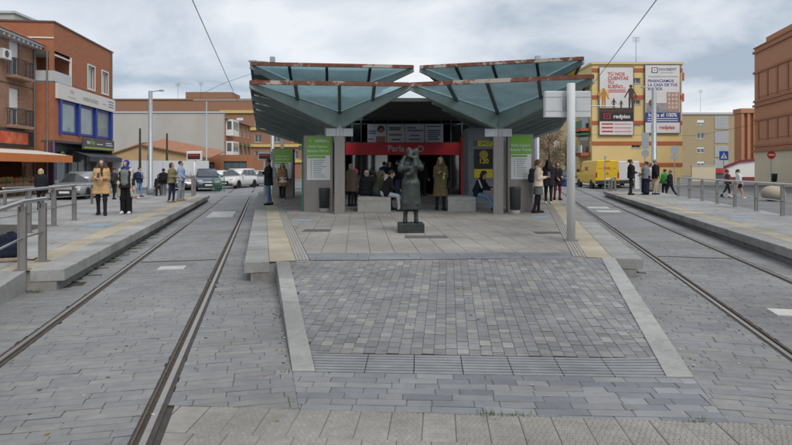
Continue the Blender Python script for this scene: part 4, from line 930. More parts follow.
# ground floor shop, set back under the first floor
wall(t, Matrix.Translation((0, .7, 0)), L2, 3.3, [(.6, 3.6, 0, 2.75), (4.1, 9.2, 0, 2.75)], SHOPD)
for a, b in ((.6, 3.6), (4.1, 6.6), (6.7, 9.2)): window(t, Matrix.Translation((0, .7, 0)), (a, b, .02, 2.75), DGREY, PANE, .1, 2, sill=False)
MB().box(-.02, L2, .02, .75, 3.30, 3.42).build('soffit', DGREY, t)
MB().box(0, .25, .05, .6, 0, 3.28).build('corner_pier', BLUE, t)
f1 = [(.72, L2 - .12, 3.85, 6.05)]
wall(t, Matrix.Translation((0, 0, 0)), L2, 10.75, f1 + [(5.0, 6.15, 7.35, 9.0), (7.5, 8.65, 7.35, 9.0), (-.01, 2.55, 7.1, 9.0)], BRK2, z0=3.42, depth=.3)
# end wall towards the camera
ME = Matrix.Translation((0, 0, 0)) @ Matrix(((0, -1, 0, 0), (-1, 0, 0, 0), (0, 0, 1, 0), (0, 0, 0, 1)))
ME = Matrix(((0, 1, 0, 0), (-1, 0, 0, 0), (0, 0, 1, 0), (0, 0, 0, 1))) @ Matrix.Translation((-D2, 0, 0))    # x'=y... along the end wall from back to front
wall(t, ME, D2, 10.75, [(D2 - 2.2, D2 + .01, 7.1, 9.0)], BRK2, z0=0, depth=.05)
MB().box(D2 - 2.4, D2 + .0, -.05, 0, 9.75, 9.83, 0, ME).build('white_string_course', WHITE, t)
# corner loggia
MB().box(.0, 2.55, 0.0, 2.2, 7.0, 7.1).build('loggia_floor', LGREY, t); MB().box(.02, 2.53, .02, 2.2, 9.0, 9.08).build('loggia_ceiling', WHITE, t)
MB().box(.02, 2.5, 2.2, 2.3, 7.1, 9.0).build('loggia_back_wall', CREAM, t); MB().box(2.52, 2.62, .3, 2.3, 7.1, 9.0).build('loggia_side_wall', BRK2, t)
lo = MB().box(-.03, 2.3, -.03, .03, 7.1, 7.75).build('parapet_panel', LGREY, t); MB().box(-.03, .03, .04, 2.2, 7.1, 7.75).build('parapet_panel', LGREY, t)
MB().box(2.30, 2.42, -.02, .1, 7.1, 9.0).build('loggia_post', WHITE, t)
window(t, Matrix.Translation((0, 2.05, 0)), (.5, 2.1, 7.3, 8.7), WHITE, PANEL, .02, 2, sill=False); MB().box(.1, 2.5, .01, .06, 8.72, 8.80).build('loggia_beam', WHITE, t)
for o in ((5.0, 6.15, 7.35, 9.0), (7.5, 8.65, 7.35, 9.0)): window(t, I4, o, WHITE, PANEL, .10, 2, surround=WHITE, sill=False)
# blue glazing of the first floor
bx_ = [(.72, 2.9), (3.55, 5.75), (6.4, 8.7)]
m = MB().box(.72, L2 - .12, .2, .28, 3.85, 6.05); m.build('blue_backing', BLUE, t)
for a, b in bx_: window(t, I4, (a + .1, b + .35, 3.9, 6.0), BLUE, PANEL, .03, 1, fw=.16, sill=False)
for a in (.60, 3.32, 6.16, 9.12): MB().box(a, a + .26, -.12, .2, 3.85, 6.05).build('blue_pier', BLUE, t)
sb = MB().box(.15, L2 + .12, -.16, -.01, 6.06, 7.02).build('sign_band', mat('sign_offwhite', (.66, .64, .60), .6, var=.04), t)
SGR = mat('sign_grey_letter', (.30, .29, .30), .6)
text('1796', .34, SGR, sb, face_M(2.1, -.165, 6.66)); MB().box(1.6, 2.7, -.164, -.16, 6.28, 6.33).build('small_print', SGR, sb)
text('ontarisolista', .52, SGR, sb, face_M(5.1, -.165, 6.50), bold=.004); MB().box(7.2, 7.9, -.164, -.16, 6.44, 6.5).build('small_print', SGR, sb)
for k in range(3): MB().box(8.35, 9.35, -.164, -.16, 6.74 - k * .2, 6.81 - k * .2).build('blue_print', NAVY, sb)
sg = MB().box(4.0, 9.55, -.14, -.005, 3.00 - .02, 3.80).build('shop_fascia', DGREY, t); MB().box(4.05, 9.5, -.146, -.14, 3.06, 3.16).build('lime_line', mat('lime', (.35, .5, .04), .5), sg)
text('ten', .42, WHITE, sg, face_M(4.75, -.146, 3.5), bold=.004); text('Day', .46, mat('lime', (.35, .5, .04), .5), sg, face_M(5.5, -.146, 3.5), bold=.004)
for a, b, z in ((6.2, 7.3, 3.38), (7.9, 9.0, 3.52), (7.9, 9.2, 3.36)): MB().box(a, b, -.144, -.14, z, z + .06).build('small_print', WHITE, sg)
for a, b in ((3.6, 6.5), (6.6, 9.6)):
    q = MB().add([(a, .68, 2.95), (b, .68, 2.95), (b, -.7, 2.45), (a, -.7, 2.45)], [(0, 1, 2, 3)]).build('awning', AWND, t); MB().box(a, b, -.72, -.70, 2.12, 2.45).build('awning_valance', AWND, q)
MB().lathe([(.34, 0), (.34, .02)], 20, c=(2.6, .66, 2.45), axis='y').build('round_sign', mat('lime', (.35, .5, .04), .5), t); MB().lathe([(.2, 0), (.2, .01)], 20, c=(2.6, .635, 2.45), axis='y').build('round_sign_core', BLACK, t)
shell(t, L2, D2, H2, BRK2, (False, True), DGREY); MB().box(-.06, L2 + .06, -.06, .25, H2, H2 + .1).build('parapet', PARAP, t); MB().box(-.06, .25, .252, D2, H2, H2 + .1).build('parapet', PARAP, t)
DP = mat('drainpipe_zinc', (.2, .19, .18), .6, .3)
MB().tube([(-.12, .35, .1), (-.12, .35, 9.0)], .05, 8).build('drainpipe', DP, t); MB().tube([(L2 - .3, -.07, 7.1), (L2 - .3, -.07, H2)], .045, 8).build('drainpipe', DP, t)
MB().tube([(2.7, -.03, 7.2), (5, -.03, 7.12), (L2, -.03, 7.2)], .012, 5).build('facade_cable', BLACK, t)
# pale house behind
t = thing('rendered_house', 'tall beige rendered house behind the rustic brick one', 'building', (-34, 37, 0)); MB().box(0, 9.2, 0, 8, 0, 11.7).build('wall', CEM, t); MB().box(-.1, 9.3, -.1, 8, 11.7, 11.85).build('coping', LGREY, t)
# ---- blank gable, brick flats with white bays
Yg = 70.; xa, xb = (109.5 - CX) / FOC * Yg, (223.5 - CX) / FOC * Yg
t = thing('gable_building', 'low building with a huge blank grey gable wall', 'building', (xa, Yg, 0)); gh = EYE + (HY - 113) / FOC * Yg
MB().box(0, xb - xa, 0, .5, 0, gh).build('wall', CEM, t); MB().box(0, xb - xa - 9.2, .5, 8, 0, gh - .3).build('wall', CEM, t); MB().box(-.1, xb - xa + .1, -.1, .6, gh, gh + .18).build('coping', LGREY, t)
t = thing('brick_flats', 'orange brick flats with white bay windows beside the blank gable', 'building', (xb + .05, Yg + .6, 0), R(90 + 2))
Hf = EYE + (HY - 118.5) / FOC * Yg
ops = [(a, a + 1.1, z, z + 1.5) for a in (4.6, 7.2, 9.8, 12.2) for z in (3.4, 6.0)]
wall(t, I4, 14, Hf, ops, BRK3); shell(t, 14, 8, Hf, BRK3, (True, True), ROOFT); MB().box(-.1, 14.1, -.35, .1, Hf, Hf + .14).build('eave', ROOFT, t)
for o in ops: window(t, I4, o, WHITE, PANE, .1, 2); 
for a in (4.6, 7.2, 9.8, 12.2): MB().add([(a - .1, -.02, 5.15), (a + 1.2, -.02, 5.15), (a + 1.2, -.7, 4.75), (a - .1, -.7, 4.75)], [(0, 1, 2, 3)]).build('awning', DGREEN, t)
for z in (3.0, 5.6 + .1):
    b = MB().box(.25, 3.2, -.9, -.01, z, z + 2.0).build('bay_window', WHITE, t)
    for k in range(3): MB().box(.45 + k * .9, 1.1 + k * .9, -.91, -.9, z + .75, z + 1.8).build('pane', PANE, b)
    MB().box(.24, .25, -.7, -.15, z + .75, z + 1.8).build('pane', PANE, b)
# long brown block behind with yellow bands
Yl = 96.; xa, xb = (108 - CX) / FOC * Yl, (352 - CX) / FOC * Yl; hl = EYE + (HY - 100) / FOC * Yl
t = thing('long_brick_block', 'long brown brick block with yellow balcony bands far behind', 'building', (xa, Yl, 0)); LL = xb - xa
ops = [(a, a + 1.2, z, z + 1.3) for a in np.arange(3, LL - 1.6, 3.1) for z in (8.9, 6.0, 3.2)]
wall(t, I4, LL, hl, ops, BRK4); shell(t, LL, 9, hl, BRK4)
for i, o in enumerate(ops): window(t, I4, o, WHITE, PANE, .1, 2, shutter=.4 if i % 3 == 0 else 0)
YB = mat('yellow_band', (.62, .47, .16), .8)
for z in (10.9, 8.0, 5.2, 2.6): MB().box(LL * .46, LL, -.25, -.01, z, z + .45).build('balcony_band', YB, t)
MB().box(-.1, LL + .1, -.15, .1, hl, hl + .2).build('coping', BRK4, t)
MB().box(LL * .3, LL * .3 + 8, 2, 7, hl, hl + 1.6).build('penthouse', BRK4, t)
# ochre shed with tiled roof and the white hoarding in front
Ys = 56.; t = thing('ochre_house', 'low ochre house with sagging clay tile roof behind the hoarding', 'house', (0, 0, 0)); X = lambda px: (px - CX) / FOC * Ys; Z = lambda py: EYE + (HY - py) / FOC * Ys
xL, xr_, xR = X(112), X(143), X(206); o_ = Vector((xL, Ys, 0)); t.location = o_
m = MB(); m.add([(0, 0, 0), (xr_ - xL, 0, 0), (xr_ - xL, 0, Z(143.5)), (0, 0, Z(154))], [(0, 1, 2, 3)]); m.add([(xr_ - xL, 0, 0), (xR - xL, 0, 0), (xR - xL, 0, Z(156)), (xr_ - xL, 0, Z(146))], [(0, 1, 2, 3)]); m.build('wall', OCHRE, t)
rw_ = MB()
for k in range(34):
    a = k / 34; x0 = (xr_ - xL) + (xR - xr_ + .4) * a; x1 = (xr_ - xL) + (xR - xr_ + .4) * (k + 1) / 34; z0 = Z(143) + (Z(156) - Z(143)) * a; z1 = Z(143) + (Z(156) - Z(143)) * (k + 1) / 34
    rw_.add([(x0, -.3, z0 - .25), (x1, -.3, z1 - .25), (x1, 5, z1 + .5), (x0, 5, z0 + .5), (x0, -.3, z0 - .12), (x1, -.3, z1 - .16), (x1, 5, z1 + .6), (x0, 5, z0 + .66)], [(0, 1, 5, 4), (4, 5, 6, 7), (0, 4, 7, 3), (1, 2, 6, 5)])
stuff(rw_.build('roof_tiles', ROOFT, t)); m = MB(); m.add([(-.1, -.2, Z(153.6)), (xr_ - xL, -.2, Z(143)), (xr_ - xL, 5, Z(143) + .4), (-.1, 5, Z(153.6) + .4), (-.1, -.2, Z(154.8)), (xr_ - xL, -.2, Z(144.2))], [(0, 1, 2, 3), (0, 4, 5, 1)]); m.build('roof_slope', ROOFT, t)
MB().box(X(147.5) - xL, X(151) - xL, -.03, .04, 2.2, 3.0).build('window', DGREY, t)
def hoarding(label, p, q, h, n):
    d = (q - p); L_ = d.length; t = thing('site_hoarding', label, 'hoarding', (p.x, p.y, -.034), math.atan2(d.y, d.x))
    for k in range(n): MB().box(k * L_ / n + .01, (k + 1) * L_ / n - .01, 0, .04, 0, h).build('panel', HOARD, t)
    for k in range(n + 1): MB().box(k * L_ / n - .03, k * L_ / n + .03, .045, .1, 0, h).build('post', GALV, t)
hoarding('long white site hoarding behind the left platform', Vector((-24.6, 44.5)), Vector((-15.6, 47.5)), 2.3, 8)
# ---- yellow house with two hung billboards
Yy = 64.; X = lambda px: (px - CX) / FOC * Yy; Z = lambda py: EYE + (HY - py) / FOC * Yy
x0, x1 = X(592), X(682); t = thing('yellow_apartment_house', 'yellow apartment house with terracotta bands and two hung billboards', 'building', (x0, Yy, 0)); Wy = x1 - x0; Hy = Z(64.5)
wc = [(X(631.5) - x0, X(640.5) - x0, Z(b), Z(a)) for a, b in ((78, 83.5), (100, 104.5), (121, 125.5), (143, 148))]
wall(t, I4, Wy, Hy, wc, YELW); shell(t, Wy, 12, Hy, YELW)
for o in wc: window(t, I4, o, LGREY, PANE, .12, 2, fw=.08)
for py in (70, 97, 122.5, 143, 164.5): MB().box(-.04, Wy + .04, -.05, -.002, Z(py + 2.2), Z(py - 1.6)).build('terracotta_band', TERRA, t)
MB().box(-.15, Wy + .15, -.15, 12, Hy, Hy + .22).build('cornice', YELW, t)
ML = Matrix(((0, 1, 0, 0), (-1, 0, 0, 0), (0, 0, 1, 0), (0, 0, 0, 1))) @ Matrix.Translation((-12, 0, 0))
for k, z in enumerate((3.3, 6.1, 8.9)):
    b = MB().box(7.2, 11.6, -1.1, -.01, z - .25, z + .1, 0, ML).build('balcony', TERRA, t); MB().box(7.2, 11.6, -1.1, -1.0, z + .1, z + .95, 0, ML).build('balcony_parapet', [WHITE, DGREEN, TERRA][k], b); MB().box(8, 11, -.06, -.012, z + .1, z + 2.0, 0, ML).build('balcony_door', PANE, t)
    MB().box(7.2, 11.6, -1.0, -.012, z + 2.1, z + 2.35, 0, ML).build('shade_box', DGREEN, t)
for k, py in enumerate((72, 93)): MB().box(Wy - .01, Wy + .45, .4, 3, Z(py + 8), Z(py)).build('side_balcony', TERRA, t)
def billboard(label, xa, xb, ya, yb):
    b = thing('billboard', label, 'billboard', (X(xa), Yy - .20, Z(yb)), 0, 'billboards on the yellow house'); w, h = X(xb) - X(xa), Z(ya) - Z(yb)
    MB().box(0, w, 0, .05, 0, h).build('sheet', mat('banner_white', (.68, .67, .66), .5, var=.09, scale=.9, dirt=.25, dirtcol=(.52, .5, .48)), b); f = MB(); e = .07
    f.box(-e, 0, -.02, .06, -e, h + e); f.box(w, w + e, -.02, .06, -e, h + e); f.box(0, w, -.02, .06, -e, 0); f.box(0, w, -.02, .06, h, h + e); f.build('frame', DGREY, b); return b, w, h
PRED = mat('print_red', (.52, .04, .04), .5, var=.05); PBLK = mat('print_black', (.03, .025, .028), .5); PORG = mat('print_orange', (.75, .42, .16), .6, var=.2, scale=.7); PSIL = mat('print_silhouette', (.07, .04, .03), .6)
b, w, h = billboard('hung billboard with red lettering and family silhouettes', 599, 632.5, 67.5, 135)
for k, s_ in enumerate(('TÚ NOS', 'CUENTAS', 'TU', 'SUEÑO...')): text(s_, .52, PRED, b, face_M(w * .24, -.012, h * (.895 - k * .062)), bold=.012, align='LEFT')
for k in range(2): MB().box(w * .26, w * .78, -.012, 0, h * (.655 - k * .028), h * (.668 - k * .028)).build('small_print', PRED, b)
MB().lathe([(.62, 0), (.62, .006)], 24, c=(w * .12, 0, h * .60), axis='y').build('printed_sun', PORG, b)
MB().box(0, w, -.010, 0, h * .325, h * .40).build('printed_ground', PSIL, b); MB().box(0, w, -.014, -.010, h * .20, h * .33).build('black_band', PBLK, b)
def sil(b, x, z, hh, m, name='printed_figure', arms=((-.26, .45), (.26, .45))):
    q = MB(); q.lathe([(hh * .068, 0), (hh * .068, .003)], 12, c=(x, -.012, z + hh * .92), axis='y'); y0 = -.0155
    pl = [(-.02, .86), (-.115, .80), (-.085, .5), (-.10, .45), (-.095, 0), (-.03, 0), (-.005, .42), (.005, .42), (.03, 0), (.095, 0), (.10, .45), (.085, .5), (.115, .80), (.02, .86)]
    n = len(pl); q.add([(x + u * hh, y0, z + v * hh) for u, v in pl] + [(x + u * hh, -.012, z + v * hh) for u, v in pl], [tuple(range(n))] + [(i, (i + 1) % n, n + (i + 1) % n, n + i) for i in range(n)])
    for dx, dz_ in arms: q.bar((x + (.09 if dx > 0 else -.09) * hh, -.0135, z + .77 * hh), (x + dx * hh, -.0135, z + dz_ * hh), .05 * hh, .003, up=(0, 1, 0), top=False)
    q.build(name, m, b)
sil(b, w * .12, h * .39, 2.3, mat('print_amber', (.45, .22, .07), .6)); sil(b, w * .42, h * .39, 1.15, PSIL); sil(b, w * .64, h * .39, .95, PSIL); sil(b, w * .93, h * .39, 2.7, PSIL)
text('redpiso', .62, WHITE, b, face_M(w * .66, -.018, h * .27), bold=.015); MB().box(w * .12, w * .32, -.02, -.014, h * .235, h * .315).build('logo', PRED, b); MB().box(w * .145, w * .295, -.023, -.02, h * .245, h * .305).build('logo_field', PBLK, b); MB().box(w * .20, w * .24, -.026, -.023, h * .268, h * .285).build('logo_dot', PRED, b)
for k in range(3): MB().box(w * .06, w * .40, -.012, 0, h * (.15 - k * .055), h * (.172 - k * .055)).build('red_label', PRED, b); MB().box(w * .44, w * .94, -.012, 0, h * (.155 - k * .055), h * (.164 - k * .055)).build('small_print', PRED, b)
b, w, h = billboard('hung billboard with blue band and printed house picture', 644.5, 679, 65.5, 133)
MB().box(w * .18, w * .36, -.012, 0, h * .885, h * .965).build('logo', PBLK, b); MB().box(w * .205, w * .335, -.015, -.012, h * .895, h * .955).build('logo_field', WHITE, b); MB().box(w * .255, w * .29, -.018, -.015, h * .917, h * .933).build('logo_dot', PBLK, b)
text('DOCREDIT', .40, NAVY, b, face_M(w * .64, -.012, h * .935), bold=.004); MB().box(w * .42, w * .8, -.012, 0, h * .885, h * .893).build('small_print', MGREY, b); MB().box(w * .08, w * .95, -.012, 0, h * .825, h * .836).build('small_print', MGREY, b)
for k, s_ in enumerate(('FINANCIAMOS', 'LA CASA DE TUS', 'SUEÑOS')): text(s_, .44, NAVY, b, face_M(w * .07, -.012, h * (.765 - k * .058)), bold=.008, align='LEFT')
MB().box(w * .02, w * .98, -.010, 0, h * .30, h * .44).build('printed_street', mat('print_grey', (.30, .27, .28), .6, var=.4, scale=1.5), b); MB().box(w * .62, w * .98, -.014, -.01, h * .33, h * .60).build('printed_house', mat('print_house', (.42, .27, .22), .6, var=.3, scale=1.2), b)
for i in range(3):
    for j in range(4): MB().box(w * (.66 + i * .105), w * (.72 + i * .105), -.018, -.014, h * (.36 + j * .06), h * (.395 + j * .06)).build('printed_window', mat('print_lightpane', (.62, .50, .45), .6), b)
MB().lathe([(.42, 0), (.42, .004)], 18, c=(w * .2, -.012, h * .44), axis='y').build('printed_head', mat('print_hairtone', (.14, .09, .08), .6, var=.4), b); MB().box(w * .06, w * .34, -.0155, -.011, h * .30, h * .38).build('printed_shoulders', mat('print_cloth', (.25, .24, .3), .6), b)
MB().box(0, w, -.02, 0, h * .155, h * .30).build('blue_band', NAVY, b); text('hasta el 100%', .58, WHITE, b, face_M(w * .5, -.024, h * .262), bold=.014)
for k in range(2): MB().box(w * .06, w * .94, -.024, -.02, h * (.205 - k * .03), h * (.216 - k * .03)).build('small_print', WHITE, b)
text('redpiso', .58, PRED, b, face_M(w * .63, -.012, h * .08), bold=.014); MB().box(w * .17, w * .31, -.012, 0, h * .045, h * .115).build('logo', PRED, b); MB().box(w * .19, w * .29, -.015, -.012, h * .055, h * .105).build('logo_field', WHITE, b)
# ---- tan flats
Yt = 118.; X = lambda px: (px - CX) / FOC * Yt; Z = lambda py: EYE + (HY - py) / FOC * Yt; x0, x1 = X(676), X(750)
t = thing('tan_apartment_block', 'tan brick apartment block behind the yellow house', 'building', (x0, Yt, 0)); Wt = x1 - x0; Ht = Z(114.5)
ops = [(X(a) - x0, X(b) - x0, Z(d), Z(c)) for (a, b) in ((697, 704.5), (739, 743)) for c, d in ((119.5, 125), (133, 139), (147, 153), (161, 166))]
wall(t, I4, Wt, Ht, ops, TANB); shell(t, Wt, 10, Ht, TANB); MB().box(-.1, Wt + .1, -.2, .2, Ht, Ht + .4).build('coping', LGREY, t)
for i, o in enumerate(ops): window(t, I4, o, WHITE, PANE, .1, 2, fw=.1, shutter=(.6, 0, .3, .5)[i % 4])
LAT = mat('pierced_screen', (.36, .36, .35), .8, var=.25, scale=9)
for c, d in ((116, 129), (131.5, 143), (145.5, 157), (159.5, 168)):
    s_ = MB().box(X(714.5) - x0, X(728.5) - x0, -.08, -.01, Z(d), Z(c)).build('stair_screen', LAT, t); q = MB(); a0, a1, z0, z1 = X(714.5) - x0, X(728.5) - x0, Z(d), Z(c)
    for i in range(9): q.box(a0 + (a1 - a0) * i / 9 + .02, a0 + (a1 - a0) * i / 9 + .1, -.12, -.08, z0, z1)
    for j in range(7): q.box(a0, a1, -.118, -.08, z0 + (z1 - z0) * j / 7 + .02, z0 + (z1 - z0) * j / 7 + .1)
    q.build('lattice', LGREY, s_)
# ---- low shop with maroon edge, cream yard wall
Yc = 74.; X = lambda px: (px - CX) / FOC * Yc; Z = lambda py: EYE + (HY - py) / FOC * Yc
MARO = mat('maroon_paint', (.20, .03, .035), .6, var=.1)
t = thing('low_shop', 'low white shop with sloping maroon roof edge', 'shop', (X(711), Yc, 0)); m = MB(); w = X(756) - X(711)
m.add([(w * .3, 0, 0), (w, 0, 0), (w, 0, Z(160)), (w * .62, 0, Z(161)), (w * .3, 0, Z(167))], [(0, 1, 2, 3, 4)]); m.build('wall', WHITE, t); MB().bar((w * .28, -.05, Z(166.2)), (w * .62, -.05, Z(160.2)), .3, .3).build('roof_edge', MARO, t); MB().bar((w * .62, -.05, Z(160.2)), (w, -.05, Z(158.4)), .3, .3).build('roof_edge', MARO, t)
MB().box(0, w * .32, .02, 3, 0, Z(170)).build('shopfront', PANE, t); MB().box(-.1, w * .32, -.2, 3, Z(173), Z(169)).build('shop_sign', SIGNR, t); MB().box(w * .32, w, -.06, -.005, .0, .5).build('plinth', MARO, t)
t = thing('yard_wall', 'cream yard wall below the tan apartment block', 'wall', (X(684), 72, 0)); w = X(707) - X(684)
MB().box(0, w, 0, .3, 0, 1.9).build('wall_panel', CREAM, t); MB().box(-.05, w + .05, -.05, .35, 1.9, 2.02).build('coping', LGREY, t)
# ---- big salmon brick building at the right edge
cR_ = atd(754.5, 168, 57.); t = thing('brick_institution', 'large salmon brick building over a cream ground floor at the right edge', 'building', (0, 0, 0))
d12 = Vector((math.sin(R(12.2)), math.cos(R(12.2)))); Lr = 26.; Hr = EYE + (HY - 49.5) / FOC * 57.
org = Vector((cR_.x, cR_.y)); t.location = (org.x, org.y, 0); t.rotation_euler = (0, 0, math.atan2(-d12.y, -d12.x))
wall(t, I4, Lr, 3.25, [], CREAM); wall(t, I4, Lr, Hr, [], SALM, z0=3.25); shell(t, Lr, 14, Hr, SALM, (True, True), DGREY)
SALD = brick_mat('salmon_brick_trim', (.36, .165, .095), (.33, .15, .09), (.36, .22, .15), .1, .1)
for z, d in ((3.25, .22), (3.75, .12), (6.3, .10), (7.7, .16), (8.15, .1), (11.0, .12), (Hr - .5, .16)): MB().box(-.12, Lr, -d, -.002, z, z + .22).build('string_course', SALD, t)
for z0, z1 in ((4.4, 6.2), (8.5, 10.9)):
    for k in range(12):
        x = .9 + k * 2.1; MB().box(x, x + .3, -.10, -.002, z0, z1).build('pilaster', SALD, t); MB().box(x + .42, x + 1.95, -.05, -.003, z0 + .1, z1 - .1).build('blind_panel', SALM, t)
MB().box(2.2, Lr, .2, 8, Hr, Hr + .7).build('roof_parapet', SALM, t); MB().box(-.1, Lr, -.1, .15, Hr + .003, Hr + .12).build('coping', SALD, t)
t = thing('brick_stair_tower', 'narrow brick tower with tall slots beside the salmon building', 'building', ((741.5 - CX) / FOC * 76, 76, 0)); Ht2 = EYE + (HY - 108.5) / FOC * 76
w = 2.6; MB().box(0, w, .35, 1.6, 0, Ht2 - .6).build('wall', SALM, t)
for k in range(4): MB().box(k * w / 3.2, k * w / 3.2 + .34, 0, .35, 0, Ht2 - .6).build('pier', SALM, t)
MB().box(-.15, w + .15, -.1, 1.7, Ht2 - .6, Ht2).build('cap', SALM, t)
# brown stone house right of the station, far
t = thing('stone_house', 'brown mottled stone house behind the right canopy', 'building', ((541 - CX) / FOC * 84, 84, 0)); w = (575 - 541) / FOC * 84
STONE = mat('mottled_stone', (.30, .235, .17), .9, var=.5, scale=1.6, bump=.4, bscale=8, dirt=.5, dirtcol=(.5, .45, .38))
ops = [(1.9, 2.8, 4.2, 5.8), (3.7, 4.6, 4.2, 5.8), (1.9, 2.8, 7, 8.4), (3.7, 4.6, 7, 8.4)]; wall(t, I4, w, 9.3, ops, STONE); shell(t, w, 8, 9.3, STONE)
for o in ops: window(t, I4, o, WHITE, PANE, .1, 2, shutter=.7); 
for o in ops[:2]: MB().box(o[0] - .1, o[1] + .1, -.5, -.02, o[2] - .5, o[2] + .3).build('balcony', DGREEN, t)
t = thing('low_brick_row', 'low brick terrace behind the parked white cars', 'building', ((196 - CX) / FOC * 62, 62, 0)); w = 6.2
ops = [(.8, 2.0, 1.0, 2.3), (3, 5.5, .3, 2.4)]; wall(t, I4, w, 3.1, ops, BRK3); shell(t, w, 6, 3.1, BRK3, roofm=ROOFT); [window(t, I4, o, DGREY, PANE, .1, 3) for o in ops]
# far skyline behind the square
FARB = [('FAR', (.45, .40, .33)), ('FAR2', (.38, .26, .2)), ('FAR3', (.5, .47, .42))]
for i, (xx, yy, w, d, h, lab) in enumerate(((-10, 120, 16, 10, 7.5, 'pale far house seen between canopy and brick flats'), (8, 128, 22, 10, 8, 'far beige block behind the station roof'), (26, 96, 9, 9, 6.5, 'far low house between stone house and yellow house'))):
    t = thing('far_house', lab, 'building', (xx, yy, 0), 0, 'far houses'); m = mat('far_wall_' + 'abc'[i], FARB[i][1], .9, var=.12, scale=.4)
    ops = [(a, a + 1.2, z, z + 1.4) for a in np.arange(1, w - 1.5, 2.8) for z in (1.3, 4.2)]; wall(t, I4, w, h, ops, m); shell(t, w, d, h, m)
    for o in ops: window(t, I4, o, WHITE, PANE, .1, 2, sill=False)
# ================================================================== smooth bodies grown from a distance field
def surface_nets(f, org, h):
    s = f < 0; nx, ny, nz = f.shape
    cnt = np.zeros((nx - 1, ny - 1, nz - 1)); acc = np.zeros((nx - 1, ny - 1, nz - 1, 3))
    for ax in range(3):
        a = [slice(None)] * 3; b = [slice(None)] * 3; a[ax] = slice(0, -1); b[ax] = slice(1, None)
        fa, fb = f[tuple(a)], f[tuple(b)]; cr = (fa < 0) != (fb < 0); t = np.where(cr, fa / np.where(fa == fb, 1, fa - fb), 0)
        o1, o2 = [k for k in range(3) if k != ax]
        for d1 in (0, 1):
            for d2 in (0, 1):
                sl = [slice(None)] * 3; sl[o1] = slice(d1, f.shape[o1] - 1 + d1); sl[o2] = slice(d2, f.shape[o2] - 1 + d2)
                c = cr[tuple(sl)]; cnt += c; acc[..., ax] += np.where(c, t[tuple(sl)], 0); acc[..., o1] += c * d1; acc[..., o2] += c * d2
    act = cnt > 0; idx = -np.ones(act.shape, int); idx[act] = np.arange(act.sum()); cells = np.argwhere(act)
    v = (cells + acc[act] / cnt[act][:, None]) * h + org; faces = []
    for ax in range(3):
        o1, o2 = [(1, 2), (2, 0), (0, 1)][ax]; a = [slice(1, -1)] * 3; b = [slice(1, -1)] * 3; a[ax] = slice(0, -1); b[ax] = slice(1, None)
        sa, sb = s[tuple(a)], s[tuple(b)]; off = np.array([1, 1, 1]); off[ax] = 0
        for flip, msk in ((False, sa & ~sb), (True, ~sa & sb)):
            e = np.argwhere(msk) + off
            if not len(e): continue
            q = []
            for d1, d2 in ((-1, -1), (0, -1), (0, 0), (-1, 0)):
                c = e.copy(); c[:, o1] += d1; c[:, o2] += d2; q.append(idx[c[:, 0], c[:, 1], c[:, 2]])
            q = np.stack(q, 1); faces.append(q[:, ::-1] if flip else q)
    return v, np.concatenate(faces), cells
def sdf(prims, h, k=.03, cuts=(), wob=0., seed=0):
    """prims: (a, b, ra, rb, material) tapering capsules or (centre, radii, None, None, material) ellipsoids; returns verts, faces, face materials"""
    lo = np.array([1e9] * 3); hi = -lo
    for a, b, ra, rb, _ in prims:
        if ra is None: lo = np.minimum(lo, np.array(a) - np.array(b)); hi = np.maximum(hi, np.array(a) + np.array(b))
        else:
            for p, r in ((a, ra), (b, rb)): lo = np.minimum(lo, np.array(p) - r); hi = np.maximum(hi, np.array(p) + r)
    lo -= 3 * h + k * .3; hi += 3 * h + k * .3; n = np.ceil((hi - lo) / h).astype(int) + 1
    P = np.stack(np.meshgrid(*[lo[i] + h * np.arange(n[i]) for i in range(3)], indexing='ij'), -1).astype(np.float32)
    F = None; best = None; mi = None
    for a, b, ra, rb, m in prims:
        if ra is None:
            c, r = np.array(a, np.float32), np.array(b, np.float32); q = (P - c) / r; l = np.sqrt((q * q).sum(-1)) + 1e-6; d = (l - 1) * r.min() * (.6 + .4 * l / (l + .2))
        else:
            A, B = np.array(a, np.float32), np.array(b, np.float32); ab = B - A; t = np.clip(((P - A) @ ab) / max(float(ab @ ab), 1e-9), 0, 1)
            q = P - A - t[..., None] * ab; d = np.sqrt((q * q).sum(-1)) - (ra + (rb - ra) * t)
        if F is None: F = d.copy(); best = d.copy(); mi = np.full(d.shape, m, np.int8)
        else:
            w = d < best; best = np.where(w, d, best); mi[w] = m
            hh = np.maximum(k - np.abs(F - d), 0) / k; F = np.minimum(F, d) - hh * hh * k * .25
    if wob:
        F = F + wob * (np.sin(P[..., 2] * 47 + 3 * np.sin(P[..., 0] * 19 + seed)) * np.sin(P[..., 0] * 31 + P[..., 1] * 27 + seed * 1.7) + .6 * np.sin(P[..., 2] * 23 + P[..., 0] * 40 + seed))
    for c in cuts: F = np.maximum(F, c(P[..., 0], P[..., 1], P[..., 2]))
    v, f, cells = surface_nets(F, lo, h); fm = mi[cells[:, 0], cells[:, 1], cells[:, 2]][f[:, 0]]
    return v, f, fm
def join_parts(parts):
    V, Fc, Mi = [], [], []; o = 0
    for v, f, m in parts: V.append(v); Fc.append(f + o); Mi.append(m); o += len(v)
    return np.concatenate(V), np.concatenate(Fc), np.concatenate(Mi)
def np_mesh(name, v, f, fm, mats, parent, smooth=True):
    me = bpy.data.meshes.new(name); me.vertices.add(len(v)); me.vertices.foreach_set('co', np.asarray(v, np.float32).ravel())
    me.loops.add(f.size); me.polygons.add(len(f)); me.loops.foreach_set('vertex_index', f.astype(np.int32).ravel()); me.polygons.foreach_set('loop_start', np.arange(0, f.size, 4, dtype=np.int32))
    for m in mats: me.materials.append(m)
    me.polygons.foreach_set('material_index', fm.astype(np.int32)); me.polygons.foreach_set('use_smooth', np.ones(len(f), bool)); me.update(); me.validate()
    return link(name, me, parent)
